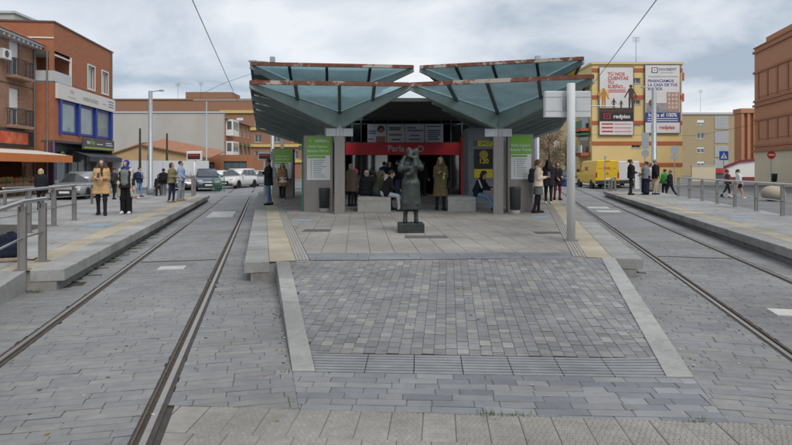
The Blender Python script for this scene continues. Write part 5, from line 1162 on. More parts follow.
def cloth(c, n=None): return mat('cloth_%.3f_%.3f_%.3f' % c, c, .9, var=.22, scale=9, bump=.4, bscale=60, spec=.2)
def skin(c): return mat('skin_%.2f' % c[0], c, .55, var=.06, scale=12)
def hairm(c): return mat('hair_%.3f_%.3f' % c[:2], c, .6, var=.35, scale=40, stretch=(1, 1, .25))
SK1, SK2 = (.50, .31, .23), (.36, .21, .145)
LIPS = mat('lips', (.38, .14, .12), .5); EYEM = mat('eye_dark', (.03, .022, .02), .3)
def person(label, x, y, z, face, H=1.70, sk=SK1, trousers=(.03, .03, .035), shoes=(.03, .03, .03), jacket=(.03, .03, .035), hem=.84, flare=.02, hair=(.04, .025, .02), hairstyle='short',
           legL=(3, 4), legR=(-3, 4), armL=(8, 8, 15), armR=(8, 8, 15), lean=0, nod=0, sit=False, wide=1., legw=1., skirt=None, headwear=None, scarf=None, vest=None, group=None, vox=.016, open_front=None, twist=0, fur=None, seat=.46, sw=None):
    sw = sw or (.86 if hairstyle in ('long', 'curly', 'bob', 'bun', 'pony') or (headwear and headwear[0] == 'hijab') else .95)
    sc = H / 1.72; t = thing('person', label, 'person', (x, y, z), R(face), group)
    dz = (seat + .10) / sc - .93 if sit else 0.
    hipz = .93 + dz; lr = R(lean)
    def up(p):            # torso frame -> world, leaning about the hips
        px, py, pz = p; q = pz - .93; return (px, py * math.cos(lr) - q * math.sin(lr), hipz + q * math.cos(lr) + py * math.sin(lr))
    J = {}
    for sd_, (a, kb) in ((1, legL), (-1, legR)):
        hip = np.array([sd_ * .092, 0, hipz]); a1, a2 = R(a), R(a - kb); sp = .02 if not sit else .05
        kn = hip + .44 * np.array([sd_ * sp, -math.sin(a1), -math.cos(a1)]); an = kn + .42 * np.array([sd_ * sp * .3, -math.sin(a2), -math.cos(a2)])
        J[sd_] = (hip, kn, an)
    low = min(J[1][2][2], J[-1][2][2]); shift = (.075 - low) if not sit else 0.
    for q in J.values():
        for p in q: p[2] += shift
    hipz += shift
    prims = []
    hm = J[1][0]
    prims += [((.07, .01, hipz + .02), (-.07, .01, hipz + .02), .125 * wide, .125 * wide, 1)]
    for sd_ in (1, -1):
        hip, kn, an = J[sd_]; prims += [(hip, kn, .092 * wide, .062 * legw, 1), (kn, an, .06 * legw, (.046 if legw <= 1.1 else .062 * legw), 1)]
        toe = an + np.array([sd_ * .03, -.15, -.04]) ; heel = an + np.array([0, .04, -.035])
        if abs(an[2] - .075) > .03 and not sit: toe = an + np.array([0, -.12, -.10])
        prims += [(heel, toe, .042, .036, 3), (an, heel, .045, .04, 3)]
        prims += [(up((sd_ * .06, .0, 1.0)), up((sd_ * .075, -.01, 1.30)), .112 * wide, .118 * wide, 2)]
    prims += [(up((-.145 * sw, .01, 1.40)), up((.145 * sw, .01, 1.40)), .068, .068, 2), (up((0, .01, 1.40)), up((0, 0, 1.56)), .056, .05, 0)]
    arms = {}
    for sd_, (a, ab, el) in ((1, armL), (-1, armR)):
        if el >= 40 and not sit: a, el = a * .2, el + 18
        sh = np.array(up((sd_ * .185 * sw, .01, 1.395))); inn = .0 if el < 40 else .45
        a1 = R(a - lean); a2 = R(a - lean + el); b = R(ab)
        eb = sh + .285 * np.array([sd_ * math.sin(b), -math.sin(a1) * math.cos(b), -math.cos(a1) * math.cos(b)])
        d2 = np.array([-sd_ * inn * .9 + (sd_ * math.sin(b) if inn == 0 else 0), -math.sin(a2), -math.cos(a2)]); d2 /= np.linalg.norm(d2)
        wr = eb + .245 * d2; arms[sd_] = (sh, eb, wr, d2)
        prims += [(sh, eb, .054, .044, 2), (eb, wr, .043, .032, 2), (wr, wr + d2 * .03, .03, .028, 0)]
    body = sdf(prims, vox / sc * .95, .045)
    # head: skull, jaw, brow, nose, lips, ears, eyes; tilted by nod
    nr = R(nod); tw = R(twist); hc = np.array(up((0, 0, 1.545)))
    def hd(p):
        x_, y_, z_ = p[0], p[1], p[2] - 1.545; y2, z2 = y_ * math.cos(nr) - z_ * math.sin(nr), y_ * math.sin(nr) + z_ * math.cos(nr)
        return tuple(hc + np.array([x_ * math.cos(tw) - y2 * math.sin(tw), x_ * math.sin(tw) + y2 * math.cos(tw), z2]))
    hp = [(hd((0, .012, 1.635)), (.074, .088, .088), None, None, 0), (hd((0, -.035, 1.60)), hd((0, -.05, 1.545)), .058, .036, 0), (hd((0, .01, 1.60)), hd((0, .015, 1.50)), .055, .05, 0), (hd((0, -.085, 1.62)), hd((0, -.104, 1.588)), .009, .014, 0),
          (hd((-.02, -.086, 1.560)), hd((.02, -.086, 1.560)), .009, .009, 4), (hd((.077, .012, 1.61)), hd((.080, .018, 1.585)), .018, .012, 0), (hd((-.077, .012, 1.61)), hd((-.080, .018, 1.585)), .018, .012, 0),
          (hd((.03, -.074, 1.62)), hd((.036, -.074, 1.62)), .0085, .0085, 5), (hd((-.03, -.074, 1.62)), hd((-.036, -.074, 1.62)), .0085, .0085, 5), (hd((-.045, -.073, 1.64)), hd((.045, -.073, 1.64)), .011, .011, 0)]
    parts = [body, sdf(hp, .0095, .016)]
    for sd_ in (1, -1):       # hands: palm, four curled fingers of unequal length and a thumb from the side of the palm
        sh, eb, wr, d = arms[sd_]; w0 = wr + d * .02; u_ = np.array([0, 0, 1.]) if abs(d[2]) < .8 else np.array([0, -1., 0]); s_ = np.cross(d, u_); s_ /= np.linalg.norm(s_); u_ = np.cross(s_, d)
        pr = [(w0, w0 + d * .075 + s_ * .018, .021, .019, 0), (w0, w0 + d * .075 - s_ * .018, .021, .019, 0)]
        for i, fl_ in enumerate((.058, .070, .074, .064)):
            r0 = w0 + d * .08 + s_ * (-.030 + .020 * i); k1 = r0 + d * fl_ * .55 - u_ * fl_ * .18; k2 = k1 + d * fl_ * .25 - u_ * fl_ * .42; pr += [(r0, k1, .0098, .009, 0), (k1, k2, .009, .008, 0)]
        th = w0 + d * .02 + s_ * .026 * sd_; k1 = th + s_ * .03 * sd_ + d * .03; pr += [(th, k1, .013, .0105, 0), (k1, k1 + d * .03 - u_ * .012, .0105, .009, 0)]
        parts.append(sdf(pr, .0075, .006))
    v, f, fm = join_parts(parts)
    np_mesh('body', v * sc, f, fm, [skin(sk), cloth(trousers), cloth(jacket), cloth(shoes), LIPS, EYEM], t)
    cv = vox / sc * 1.05
    # jacket or coat
    if jacket is not None:
        cp = []; hz = hem + (hipz - .93)
        for sd_ in (1, -1):
            cp += [(up((sd_ * .062, .0, 1.0)), up((sd_ * .078, -.01, 1.31)), .135 * wide, .14 * wide, 0)]
            sh, eb, wr, d2 = arms[sd_]; cp += [(sh, eb, .068, .060, 0), (eb, wr - d2 * .01, .058, .046, 0)]
            if not sit: cp += [(np.array(up((sd_ * .06, 0, 1.02))), np.array((sd_ * (.065 + flare), .0, hz - .12)), .135 * wide, (.135 + flare) * wide, 0)]
            else: cp += [(np.array(up((sd_ * .07, 0, 1.02))), J[sd_][0] + np.array([0, -.05, .02]), .135 * wide, .13 * wide, 0)]
        cp += [(up((-.125 * sw, .01, 1.40)), up((.125 * sw, .01, 1.40)), .082, .082, 0), (up((-.05, .035, 1.47)), up((.05, .035, 1.47)), .05, .05, 0)]
        cuts = [] if sit else [lambda X, Y, Z, hz=hz: hz - Z]
        a = sdf(cp, cv, .04, cuts, .0035, x * 3 + y); o = np_mesh('coat' if hem < .75 else 'jacket', a[0] * sc, a[1], a[2], [cloth(jacket)], t)
    if open_front:          # garment seen between the open edges of the coat
        cp = [(up((.045, -.035, 1.05)), up((.05, -.055, 1.33)), .115, .115, 0), (up((-.045, -.035, 1.05)), up((-.05, -.055, 1.33)), .115, .115, 0), ((.04, -.035, hipz + .05), (-.04, -.035, hipz + .05), .12, .12, 0)]
        a = sdf(cp, cv, .04, [lambda X, Y, Z: .80 - Z], .002, 2); np_mesh('tunic', a[0] * sc, a[1], a[2], [cloth(open_front)], t)
    if skirt:
        col, sh_ = skirt; cp = [((sd_ * .055, 0, hipz + .08), (sd_ * .07, 0, sh_ - .1), .125 * wide, .15 * wide, 0) for sd_ in (1, -1)]
        a = sdf(cp, cv, .05, [lambda X, Y, Z: sh_ - Z], .005, 3); np_mesh('skirt', a[0] * sc, a[1], a[2], [cloth(col)], t)
    if scarf:
        cp = [(up((-.07, -.03, 1.46)), up((.07, -.03, 1.46)), .05, .05, 0), (up((-.06, .05, 1.47)), up((.06, .05, 1.47)), .05, .05, 0), (up((.02, -.12, 1.43)), up((.03, -.145, 1.24)), .04, .03, 0)]
        a = sdf(cp, cv, .03, (), .004); np_mesh('scarf', a[0] * sc, a[1], a[2], [cloth(scarf)], t)
    if fur:
        cp = [(up((-.12, .05, 1.47)), up((.12, .05, 1.47)), .065, .065, 0), (up((-.12, .05, 1.45)), up((-.06, -.10, 1.42)), .055, .04, 0), (up((.12, .05, 1.45)), up((.06, -.10, 1.42)), .055, .04, 0)]
        a = sdf(cp, cv, .03, (), .006); np_mesh('fur_collar', a[0] * sc, a[1], a[2], [cloth(fur)], t)
    # hair or headwear
    def face_cut(yf, zt_):
        def c(X, Y, Z):
            q = np.stack([X, Y, Z], -1) - hc; xr = q[..., 0] * math.cos(tw) + q[..., 1] * math.sin(tw); yr = -q[..., 0] * math.sin(tw) + q[..., 1] * math.cos(tw)
            y2 = yr * math.cos(nr) + q[..., 2] * math.sin(nr); z2 = -yr * math.sin(nr) + q[..., 2] * math.cos(nr) + 1.545
            w_ = np.abs(xr) - .068
            return -np.maximum(np.maximum(y2 - yf, z2 - zt_), w_)
        return c
    if headwear:
        kind, col = headwear; cp = [(hd((0, .02, 1.64)), (.095, .112, .105), None, None, 0)]
        if kind == 'hijab': cp += [(hd((0, -.01, 1.58)), hd((0, -.02, 1.50)), .082, .085, 0), (up((-.08, -.02, 1.44)), up((.08, -.02, 1.44)), .085, .085, 0), (up((0, -.09, 1.44)), up((0, -.12, 1.30)), .07, .05, 0)]
        elif kind == 'hood': cp += [(hd((0, .05, 1.60)), up((0, .08, 1.46)), .10, .09, 0)]
        cut = [face_cut(-.05, 1.685 if kind != 'cap' else 1.67)] if kind != 'beanie' else [lambda X, Y, Z: (hd((0, 0, 1.655))[2]) - Z]
        a = sdf(cp, .012, .03, cut); np_mesh({'hijab': 'headscarf', 'hood': 'hood', 'beanie': 'hat', 'cap': 'cap'}[kind], a[0] * sc, a[1], a[2], [cloth(col)], t)
    if hair is not None and not (headwear and headwear[0] == 'hijab'):
        cp = [(hd((0, .025, 1.648)), (.086, .10, .092), None, None, 0)]
        if hairstyle in ('long', 'curly'):
            l_ = 1.30 if hairstyle == 'curly' else 1.36; r_ = .06 if hairstyle == 'curly' else .045
            for sd_ in (1, -1): cp += [(hd((sd_ * .065, .02, 1.64)), up((sd_ * .115, .0, 1.44)), .042, r_, 0), (up((sd_ * .115, -.02, 1.44)), up((sd_ * .125, -.07, l_)), r_, r_ * .7, 0)]
            cp += [(hd((0, .07, 1.64)), up((0, .09, 1.40)), .075, .08, 0)]
        elif hairstyle == 'bob':
            for sd_ in (1, -1): cp += [(hd((sd_ * .07, .025, 1.64)), hd((sd_ * .075, .02, 1.53)), .04, .035, 0)]
            cp += [(hd((0, .075, 1.64)), hd((0, .075, 1.53)), .06, .055, 0)]
        elif hairstyle == 'bun': cp += [(hd((0, .11, 1.68)), (.05, .05, .05), None, None, 0)]
        elif hairstyle == 'pony': cp += [(hd((0, .11, 1.66)), up((0, .15, 1.46)), .035, .02, 0)]
        a = sdf(cp, .0125, .025, [face_cut(-.045, 1.682)], .004 if hairstyle == 'curly' else .002, x); np_mesh('hair', a[0] * sc, a[1], a[2], [hairm(hair)], t)
    t['_j'] = 0; del t['_j']
    def W(p):   # person frame -> world
        q = Matrix.Translation((x, y, z)) @ Matrix.Rotation(R(face), 4, 'Z') @ Vector([float(c) * sc for c in p]); return q
    return t, {'W': W, 'arms': arms, 'up': up, 'J': J, 'sc': sc}
def backpack(label, info, face, col, dy=.20):
    p = info['W'](info['up']((0, dy, 1.02))); t = thing('backpack', label, 'backpack', p, R(face), 'bags carried by people')
    a = sdf([((-.09, .0, .04), (-.09, 0, .34), .075, .07, 0), ((.09, 0, .04), (.09, 0, .34), .075, .07, 0), ((-.08, .05, .06), (.08, .05, .06), .06, .06, 0), ((-.08, .05, .16), (.08, .05, .16), .06, .06, 0)], .016, .05)
    np_mesh('body', a[0], a[1], a[2], [cloth(col)], t)
    for sd_ in (1, -1): MB().tube([(sd_ * .10, -.06, .36), (sd_ * .12, -.16, .42), (sd_ * .125, -.30, .36), (sd_ * .125, -.34, .2), (sd_ * .12, -.28, .05), (sd_ * .10, -.06, .02)], .018, 6).build('strap', cloth(col), t, True)
    return t
def handbag(label, p, col, w=.30, h=.22, face=0, strap=.25):
    t = thing('handbag', label, 'bag', p, R(face), 'bags carried by people'); a = sdf([((-w / 2 + .04, 0, -h), (w / 2 - .04, 0, -h), .05, .05, 0), ((-w / 2 + .05, 0, -.04), (w / 2 - .05, 0, -.04), .035, .035, 0), ((0, 0, -h), (0, 0, -.03), .05, .03, 0)], .014, .1)
    np_mesh('body', a[0], a[1], a[2], [cloth(col)], t); MB().tube([(-w / 2 + .05, 0, -.03), (-w / 4, 0, strap * .8), (0, 0, strap), (w / 4, 0, strap * .8), (w / 2 - .05, 0, -.03)], .008, 6).build('handle', cloth(tuple(c * .6 for c in col)), t, True); return t
def phone(label, info):
    sh, eb, wr, d = info['arms'][-1]; p = info['W'](wr + d * .12 + np.array([0, -.01, .03])); t = tag(MB().cbox(-.037, .037, -.005, .005, -.02, .13, .003).build('phone', BLACK, None, loc=p), label, 'phone', 'phones in hands'); t.rotation_euler = (R(-25), 0, R(0)); return t
BLK = (.022, .022, .026); DNV = (.02, .028, .05); DEN = (.10, .17, .28); DGR = (.05, .052, .058)
def PP(px, py, zz=PZ): p = at(px, py, zz); return p.x, p.y, zz
# --- left platform
x, y, z = PP(101.5, 215.6); _, i = person('woman with long curly hair in tan coat on the left platform', x, y, z, 20, 1.63, SK1, BLK, BLK, (.50, .32, .155), .66, .045, (.05, .025, .018), 'curly', legL=(6, 6), legR=(-8, 8), armL=(18, 6, 75), armR=(18, 6, 75), scarf=(.05, .04, .03), wide=1.04)
phone('dark phone held by the woman in tan coat', i)
x, y, z = PP(126, 214); _, i = person('woman in blue headscarf and long open cream cardigan on left platform', x, y, z, 4, 1.60, SK1, (.012, .012, .014), (.62, .62, .62), (.02, .02, .024), .84, .02, None, legw=1.45, armL=(5, 14, 18), armR=(30, 18, 45), headwear=('hijab', (.04, .05, .24)), open_front=(.17, .19, .185), legL=(2, 3), legR=(-2, 3), twist=-12)
a = sdf([((.15, -.02, 1.40), (.22, .02, .60), .085, .10, 0), ((-.15, -.02, 1.40), (-.20, .02, .62), .085, .09, 0), ((.02, .11, 1.34), (.05, .15, .62), .09, .12, 0), ((.21, .13, .62), (.36, .12, .50), .08, .05, 0)], .018, .06, [lambda X, Y, Z: .46 - Z], .004); np_mesh('cardigan', a[0] * .93, a[1], a[2], [cloth((.48, .42, .35))], _)
x, y, z = PP(114.5, 199, 0); _, i = person('person in black with dark backpack walking away behind the tan coat', x, y, -.02, 170, 1.66, SK1, BLK, BLK, DGR, .85, hair=None, headwear=('beanie', (.02, .02, .025)), legL=(10, 10), legR=(-10, 8), vox=.02); backpack('dark grey backpack on the walker behind the tan coat', i, 170, (.04, .042, .048))
x, y, z = PP(139.5, 196.5, 0); _, i = person('man in navy padded jacket and light jeans looking at his hands', x, y, -.02, 75, 1.72, SK1, (.17, .27, .42), DGR, (.018, .035, .075), .84, hair=(.02, .016, .014), armL=(25, 5, 70), armR=(25, 5, 70), nod=12, vox=.02, scarf=(.45, .45, .46)); backpack('black backpack on the man in navy jacket', i, 75, BLK)
person('small person in black sitting by the lamp post behind left platform', -14.4, 34.6, -.02, 20, 1.62, SK2, BLK, BLK, BLK, .80, hair=None, headwear=('hood', (.018, .018, .02)), sit=True, seat=.45, legL=(85, 85), legR=(85, 85), vox=.02)
t = thing('low_wall_seat', 'low dark seat block by the lamp post behind left platform', 'seat', (-14.4, 34.75, -.02)); MB().cbox(-.35, .35, -.22, .25, .36, .44, .01).build('seat_slab', BENCH, t); MB().box(-.3, -.2, -.15, .2, 0, .36).build('leg', BENCH, t); MB().box(.2, .3, -.15, .2, 0, .36).build('leg', BENCH, t)
x, y, z = PP(163.5, 198, 0); _, i = person('person in dark clothes with black backpack and red shoes, left platform', x, y, -.02, 200, 1.66, SK2, (.11, .11, .13), (.35, .05, .06), BLK, .84, hair=(.02, .016, .014), legL=(8, 10), legR=(-12, 12), vox=.02); backpack('black backpack on the person with red shoes', i, 200, (.015, .015, .018))
x, y, z = PP(172, 202.2); _, i = person('person in olive jacket with brown bob hair on left platform edge', x, y, z, 80, 1.58, SK1, DNV, (.30, .24, .20), (.19, .165, .085), .84, .03, (.05, .03, .02), 'bob', armL=(20, 6, 70), armR=(20, 6, 70), legL=(3, 5), legR=(-3, 5), wide=1.05, vox=.018); backpack('dark backpack worn in front of the person in olive jacket', i, 260, BLK, -.24) if False else None
x, y, z = PP(181, 200.8); _, i = person('man in light blue hooded top and grey trousers on left platform edge', x, y, z, 95, 1.66, SK1, (.24, .26, .30), (.30, .20, .20), (.28, .38, .55), .86, .01, (.02, .016, .014), armL=(20, 8, 60), armR=(15, 6, 40), legw=1.2, vox=.018)
p = at(41, 209.5); _, i = person('person with pale blond hair in black jacket behind the left handrails', p.x, p.y, -.03, 195, 1.66, SK1, BLK, BLK, (.016, .017, .02), .78, .03, (.50, .36, .20), 'bob', legL=(8, 8), legR=(-8, 8), wide=1.1); 
# --- island
x, y, z = PP(268.5, 205); _, i = person('man in black jacket and jeans with pale rucksack hood beside the tactile strip', x, y, z, -70, 1.70, SK2, (.10, .19, .33), BLK, (.018, .018, .022), .74, .03, (.025, .018, .015), armL=(28, 6, 95), armR=(28, 6, 95), nod=15, legL=(4, 6), legR=(-4, 6), wide=1.05)
backpack('pale grey rucksack on the man in black jacket and jeans', i, -70, (.40, .39, .40))
x, y, z = PP(276.5, 199); person('person with pink hat half hidden behind the woman in brown coat', x, y + 1.2, z, 160, 1.60, SK1, BLK, BLK, BLK, .70, hair=None, headwear=('beanie', (.55, .30, .33)), vox=.02)
x, y, z = PP(282.5, 199); _, i = person('woman in long brown coat with white shoulder bag left of the totem', x, y, z, 5, 1.58, SK1, BLK, (.10, .09, .09), (.30, .175, .085), .62, .04, (.16, .10, .06), 'long', legL=(8, 8), legR=(-10, 10), armL=(22, 6, 60), armR=(10, 8, 25), wide=1.08, vox=.018)
handbag('white shoulder bag on the woman in brown coat', i['W']((.06, -.23, 1.06)), (.66, .60, .55), .34, .20, 10, .3)
x, y, z = PP(440.5, 210.2); _, i = person('woman in long olive brown coat and pale hat right of the statue', x, y, z, 6, 1.72, SK1, BLK, BLK, (.14, .105, .055), .45, .035, (.10, .06, .035), 'long', armL=(22, 8, 85), armR=(25, 6, 95), legL=(4, 5), legR=(-4, 5), headwear=('beanie', (.40, .32, .22)), wide=1.02, scarf=(.10, .075, .04))
handbag('dark shoulder bag on the woman in olive brown coat', i['W']((.27, -.05, .95)), (.03, .03, .032), .28, .20, 80, .42)
t = thing('drink_bottle', 'small green bottle held by the woman in olive brown coat', 'bottle', i['W']((.05, -.30, 1.10))); MB().lathe([(.0, -.08), (.026, -.08), (.03, -.07), (.03, .03), (.012, .07), (.012, .09)], 10).build('bottle_body', mat('bottle_green', (.25, .5, .08), .3), t, True); MB().lathe([(.014, .09), (.014, .105)], 10).build('cap', WHITE, t)
x, y, z = PP(538, 213); _, i = person('woman with auburn hair in cream padded jacket and grey skirt at right totem', x, y, z, 80, 1.62, SK1, (.016, .016, .02), BLK, (.62, .50, .40), .86, .03, (.16, .055, .025), 'bob', armL=(22, 6, 80), armR=(22, 6, 80), nod=18, skirt=((.11, .115, .115), .60), fur=(.34, .25, .17), legL=(4, 5), legR=(-6, 6), wide=1.06)
backpack('black backpack on the woman in cream jacket', i, 80, (.02, .022, .03)); phone('black phone held by the woman in cream jacket', i)
x, y, z = PP(548.5, 204); _, i = person('person with long black hair in black padded coat behind cream jacket', x, y, z, 160, 1.68, SK1, BLK, (.5, .5, .5), (.025, .022, .028), .70, .04, (.015, .012, .012), 'long', legL=(4, 6), legR=(-4, 6), wide=1.1, armL=(20, 6, 60), armR=(20, 6, 60), vox=.018)
x, y, z = PP(557.5, 200); _, i = person('woman in black coat and wine red trousers carrying a blue bag', x, y, z, 10, 1.60, SK1, (.13, .02, .035), BLK, (.022, .02, .024), .72, .03, (.15, .09, .06), 'bob', legL=(4, 6), legR=(-4, 6), armL=(20, 8, 60), armR=(15, 8, 40), wide=1.05, vox=.018); handbag('blue bag on the arm of the woman in wine red trousers', i['W']((.30, -.12, .98)), (.03, .06, .17), .34, .26, 0, .16)
# seated on the crowded bench (they sit sideways along it)
by = at(376, 212, PZ).y; sz = .46
x0b, x1b = at(361, 212, PZ).x, at(390.5, 212, PZ).x
def sit_(label, px, dy, face, **k): x = (px - CX) / FOC * (by + dy); return person(label, x, by + dy, PZ, face, sit=True, seat=sz, legL=k.pop('legL', (82, 80)), legR=k.pop('legR', (80, 70)), **k)
sit_('person in black parka with tan cuffs seated at the right end of crowded bench', 384.5, .45, 90, H=1.70, jacket=(.016, .016, .018), trousers=(.40, .41, .44), shoes=BLK, hair=(.02, .015, .014), lean=22, nod=10, armL=(45, 4, 50), armR=(45, 4, 50), legL=(78, 28), legR=(80, 75), wide=1.1)
sit_('person in dark olive parka with hood seated on crowded bench', 376, .75, 100, H=1.66, jacket=(.055, .06, .035), trousers=DNV, hair=None, headwear=('hood', (.085, .085, .05)), lean=20, armL=(35, 4, 55), armR=(35, 4, 55), wide=1.14)
sit_('person in black coat with grey hood seated at the back of crowded bench', 366.5, 1.0, 185, H=1.62, jacket=(.014, .015, .018), trousers=BLK, hair=None, headwear=('beanie', (.30, .33, .36)), lean=15, wide=1.12)
sit_('person with black cap seated behind the olive parka', 371.5, 1.35, 170, H=1.6, jacket=(.02, .02, .022), trousers=BLK, hair=(.015, .012, .012), headwear=('cap', (.02, .02, .022)), lean=5, wide=1.1)
x, y = at(353.5, 208, PZ)[:2]; person('child in bright pink hood behind the left canopy column', x, y + 1.2, PZ, 120, 1.34, SK1, BLK, BLK, (.09, .075, .06), .60, .03, None, headwear=('hood', (.62, .06, .16)), vox=.018)
x, y = at(349, 208, PZ)[:2]; person('person in brown coat standing close behind the left canopy column', x, y + .9, PZ, 150, 1.52, SK1, BLK, BLK, (.13, .10, .075), .60, .03, (.25, .22, .2), 'bob', vox=.018)
Yp = 24.6; X = lambda px: (px - CX) / FOC * Yp
_, i = person('woman in black holding a white paper near the station doors', X(389.5), Yp, PZ, 10, 1.66, SK1, BLK, BLK, (.016, .016, .02), .84, .02, (.03, .02, .018), 'long', armL=(15, 8, 40), armR=(20, 6, 60), vox=.018)
t = tag(MB().cbox(-.11, .11, -.004, .004, -.3, 0, .002).build('paper_sheet', WHITE, None, loc=i['W']((-.12, -.24, 1.14))), 'white paper sheet held near the station doors', 'paper'); t.rotation_euler = (R(-12), R(14), 0)
person('man in dark jacket and jeans standing in the station doorway', X(397.8), Yp + .8, PZ, 250, 1.74, SK1, (.07, .11, .18), BLK, (.02, .022, .026), .84, .02, (.03, .02, .016), vox=.018)
person('person in blue top behind the woman with white paper', X(383.5), Yp + 1.6, PZ, 170, 1.66, SK1, BLK, BLK, (.03, .045, .16), .84, .02, (.02, .015, .014), vox=.02)
person('person in black waiting at the station doors right of the statue', X(426.5), Yp + 3.4, PZ, 160, 1.70, SK1, BLK, BLK, (.015, .015, .018), .80, .02, (.02, .015, .014), vox=.02)
# seated on the right bench
xb_ = (477 - CX) / FOC * (by + .4); t_, i = person('seated woman in black jacket with white sleeve stripes and jeans', xb_ - .02, by + .42, PZ, 58, 1.68, SK1, (.13, .21, .33), BLK, (.014, .014, .02), .86, .0, (.015, .012, .012), 'bob', sit=True, seat=sz, legL=(72, 25), legR=(78, 45), lean=24, nod=28, armL=(55, 4, 55), armR=(50, 4, 60))
m = MB()
for sd_ in (1, -1):
    sh, eb, wr, d2 = i['arms'][sd_]
    for k in (-1, 1): m.tube([np.array(sh) + np.array([sd_ * .066, k * .016, .02]), (np.array(sh) + eb) / 2 + np.array([sd_ * .068, k * .016, .0]), np.array(eb) + np.array([sd_ * .062, k * .016, 0])], .008, 6)
m.build('sleeve_stripes', WHITE, t_, True)
phone('phone held by the seated woman in striped jacket', i)
# --- right platform and beyond
x, y, z = PP(631, 195); person('person in black with dark hair at the left of right platform group', x, y, z, 75, 1.80, SK2, BLK, BLK, (.016, .016, .018), .80, .02, (.015, .012, .012), 'bun', armL=(30, 6, 60), armR=(30, 6, 60), wide=1.15, vox=.019)
x, y, z = PP(645.5, 194.8); _, i = person('woman in grey hooded top and long navy skirt on right platform', x, y, z, 235, 1.70, SK1, DNV, BLK, (.17, .185, .20), .84, .03, (.02, .016, .014), 'bun', armL=(28, 10, 50), armR=(20, 8, 45), skirt=((.014, .017, .032), .10), wide=1.25, vox=.019); handbag('dark bag hanging at the back of the grey hooded top', i['W']((.10, .16, .98)), (.015, .015, .02), .30, .24, 0, .3)
t = thing('paper_bag', 'large white paper bag held between two people on right platform', 'bag', (PP(637.5, 194.6)[0], PP(637.5, 194.6)[1] - .1, PZ + .30)); MB().cbox(-.20, .20, -.08, .08, 0, .62, .01).build('bag_body', WHITE, t); MB().tube([(-.08, -.04, .62), (-.06, -.04, .74), (.06, -.04, .74), (.08, -.04, .62)], .008, 6).build('handle', WHITE, t)
x, y, z = PP(655.5, 194.6); person('man in black jacket and beige trousers on right platform', x, y, z, 60, 1.80, SK1, (.46, .36, .24), BLK, (.014, .014, .017), .80, .02, (.20, .17, .15), wide=1.22, vox=.019)
x, y, z = PP(651.5, 191.5); person('person in pale top half hidden behind the man in black jacket', x, y, z, 30, 1.60, SK1, (.35, .28, .28), BLK, (.42, .42, .46), .84, .02, (.03, .02, .02), vox=.02)
x, y, z = PP(664.5, 197, 0); person('person in bright green jacket behind the right handrail', x, y, -.03, 200, 1.62, SK1, BLK, (.4, .4, .4), (.03, .24, .05), .84, .02, (.02, .015, .014), vox=.02)
x, y, z = PP(670, 197.5, 0); person('person in black hood striding behind the right handrail', x, y, -.03, 225, 1.60, SK1, BLK, BLK, (.016, .016, .02), .80, .02, (.14, .09, .06), vox=.02, legL=(20, 12), legR=(-20, 14), armL=(20, 6, 70))
x, y, z = PP(727.5, 197, 0); person('walker in maroon top crossing by the blue crossing sign', x, y, -.03, 80, 1.62, SK2, (.035, .03, .032), BLK, (.13, .05, .045), .84, .02, (.025, .018, .016), vox=.02, legL=(18, 14), legR=(-18, 16))
x, y, z = PP(738.5, 198, 0); person('walker in white shirt and black shorts with bare legs', x, y, -.03, 75, 1.66, SK1, SK1, (.7, .7, .7), (.62, .62, .63), .92, .0, (.03, .02, .018), 'pony', vox=.02, skirt=((.014, .014, .018), .62), legL=(24, 12), legR=(-24, 22))
# ------------------------------------------------------------------ the bronze: a woman holding a child to her shoulder
ps = at(411, 233.2, PZ); t = thing('bronze_statue', 'dark bronze statue of a woman with raised arms and a long skirt', 'statue', (ps.x, ps.y + .25, PZ), R(3))
MB().cbox(-.275, .275, -.24, .24, 0, .20, .012).build('plinth', BRONZE, t)
sp = []
for s_ in (1, -1):
    sp += [((s_ * .135, .0, .22), (s_ * .125, .0, .62), .048, .062, 0), ((s_ * .135, .03, .235), (s_ * .15, -.13, .225), .045, .04, 0)]       # legs and feet
    sp += [((s_ * .12, .0, .62), (s_ * .10, 0, 1.02), .135, .115, 0), ((s_ * .10, 0, 1.02), (s_ * .06, .0, 1.18), .11, .085, 0), ((s_ * .06, 0, 1.18), (s_ * .09, 0, 1.42), .085, .10, 0)]
sp += [((-.16, .02, 1.47), (.16, .02, 1.47), .075, .075, 0), ((-.12, 0, .58), (.12, 0, .58), .13, .13, 0), ((0, 0, .6), (0, 0, 1.0), .16, .13, 0)]
sp += [((-.02, .0, 1.47), (-.03, -.01, 1.60), .055, .05, 0), ((-.04, -.02, 1.69), (.08, .09, .10), None, None, 0)]                  # neck, head
sp += [((-.20, .0, 1.46), (-.26, -.10, 1.33), .07, .06, 0), ((-.26, -.10, 1.33), (-.06, -.20, 1.36), .058, .05, 0), ((-.25, -.08, 1.38), (-.15, -.06, 1.58), .05, .04, 0)]  # right arm bent across, hand to the head
sp += [((.19, .0, 1.46), (.245, -.10, 1.36), .07, .058, 0), ((.245, -.10, 1.36), (.10, -.20, 1.40), .055, .045, 0)]                       # left arm round the child
sp += [((.135, -.05, 1.70), (.062, .07, .075), None, None, 0), ((.11, -.08, 1.44), (.13, -.06, 1.62), .085, .062, 0), ((.02, -.16, 1.30), (.09, -.14, 1.44), .07, .075, 0), ((.0, -.17, 1.24), (-.10, -.18, 1.22), .052, .045, 0), ((.09, -.12, 1.56), (-.06, -.15, 1.60), .042, .036, 0), ((-.03, -.10, 1.62), (.06, -.08, 1.70), .03, .03, 0)]  # the child, its arm across her face
a = sdf(sp, .0115, .05, (), .0012, 5)
np_mesh('figure', a[0] * np.array([.88, .95, 1.02]), a[1], a[2], [BRONZE], t)
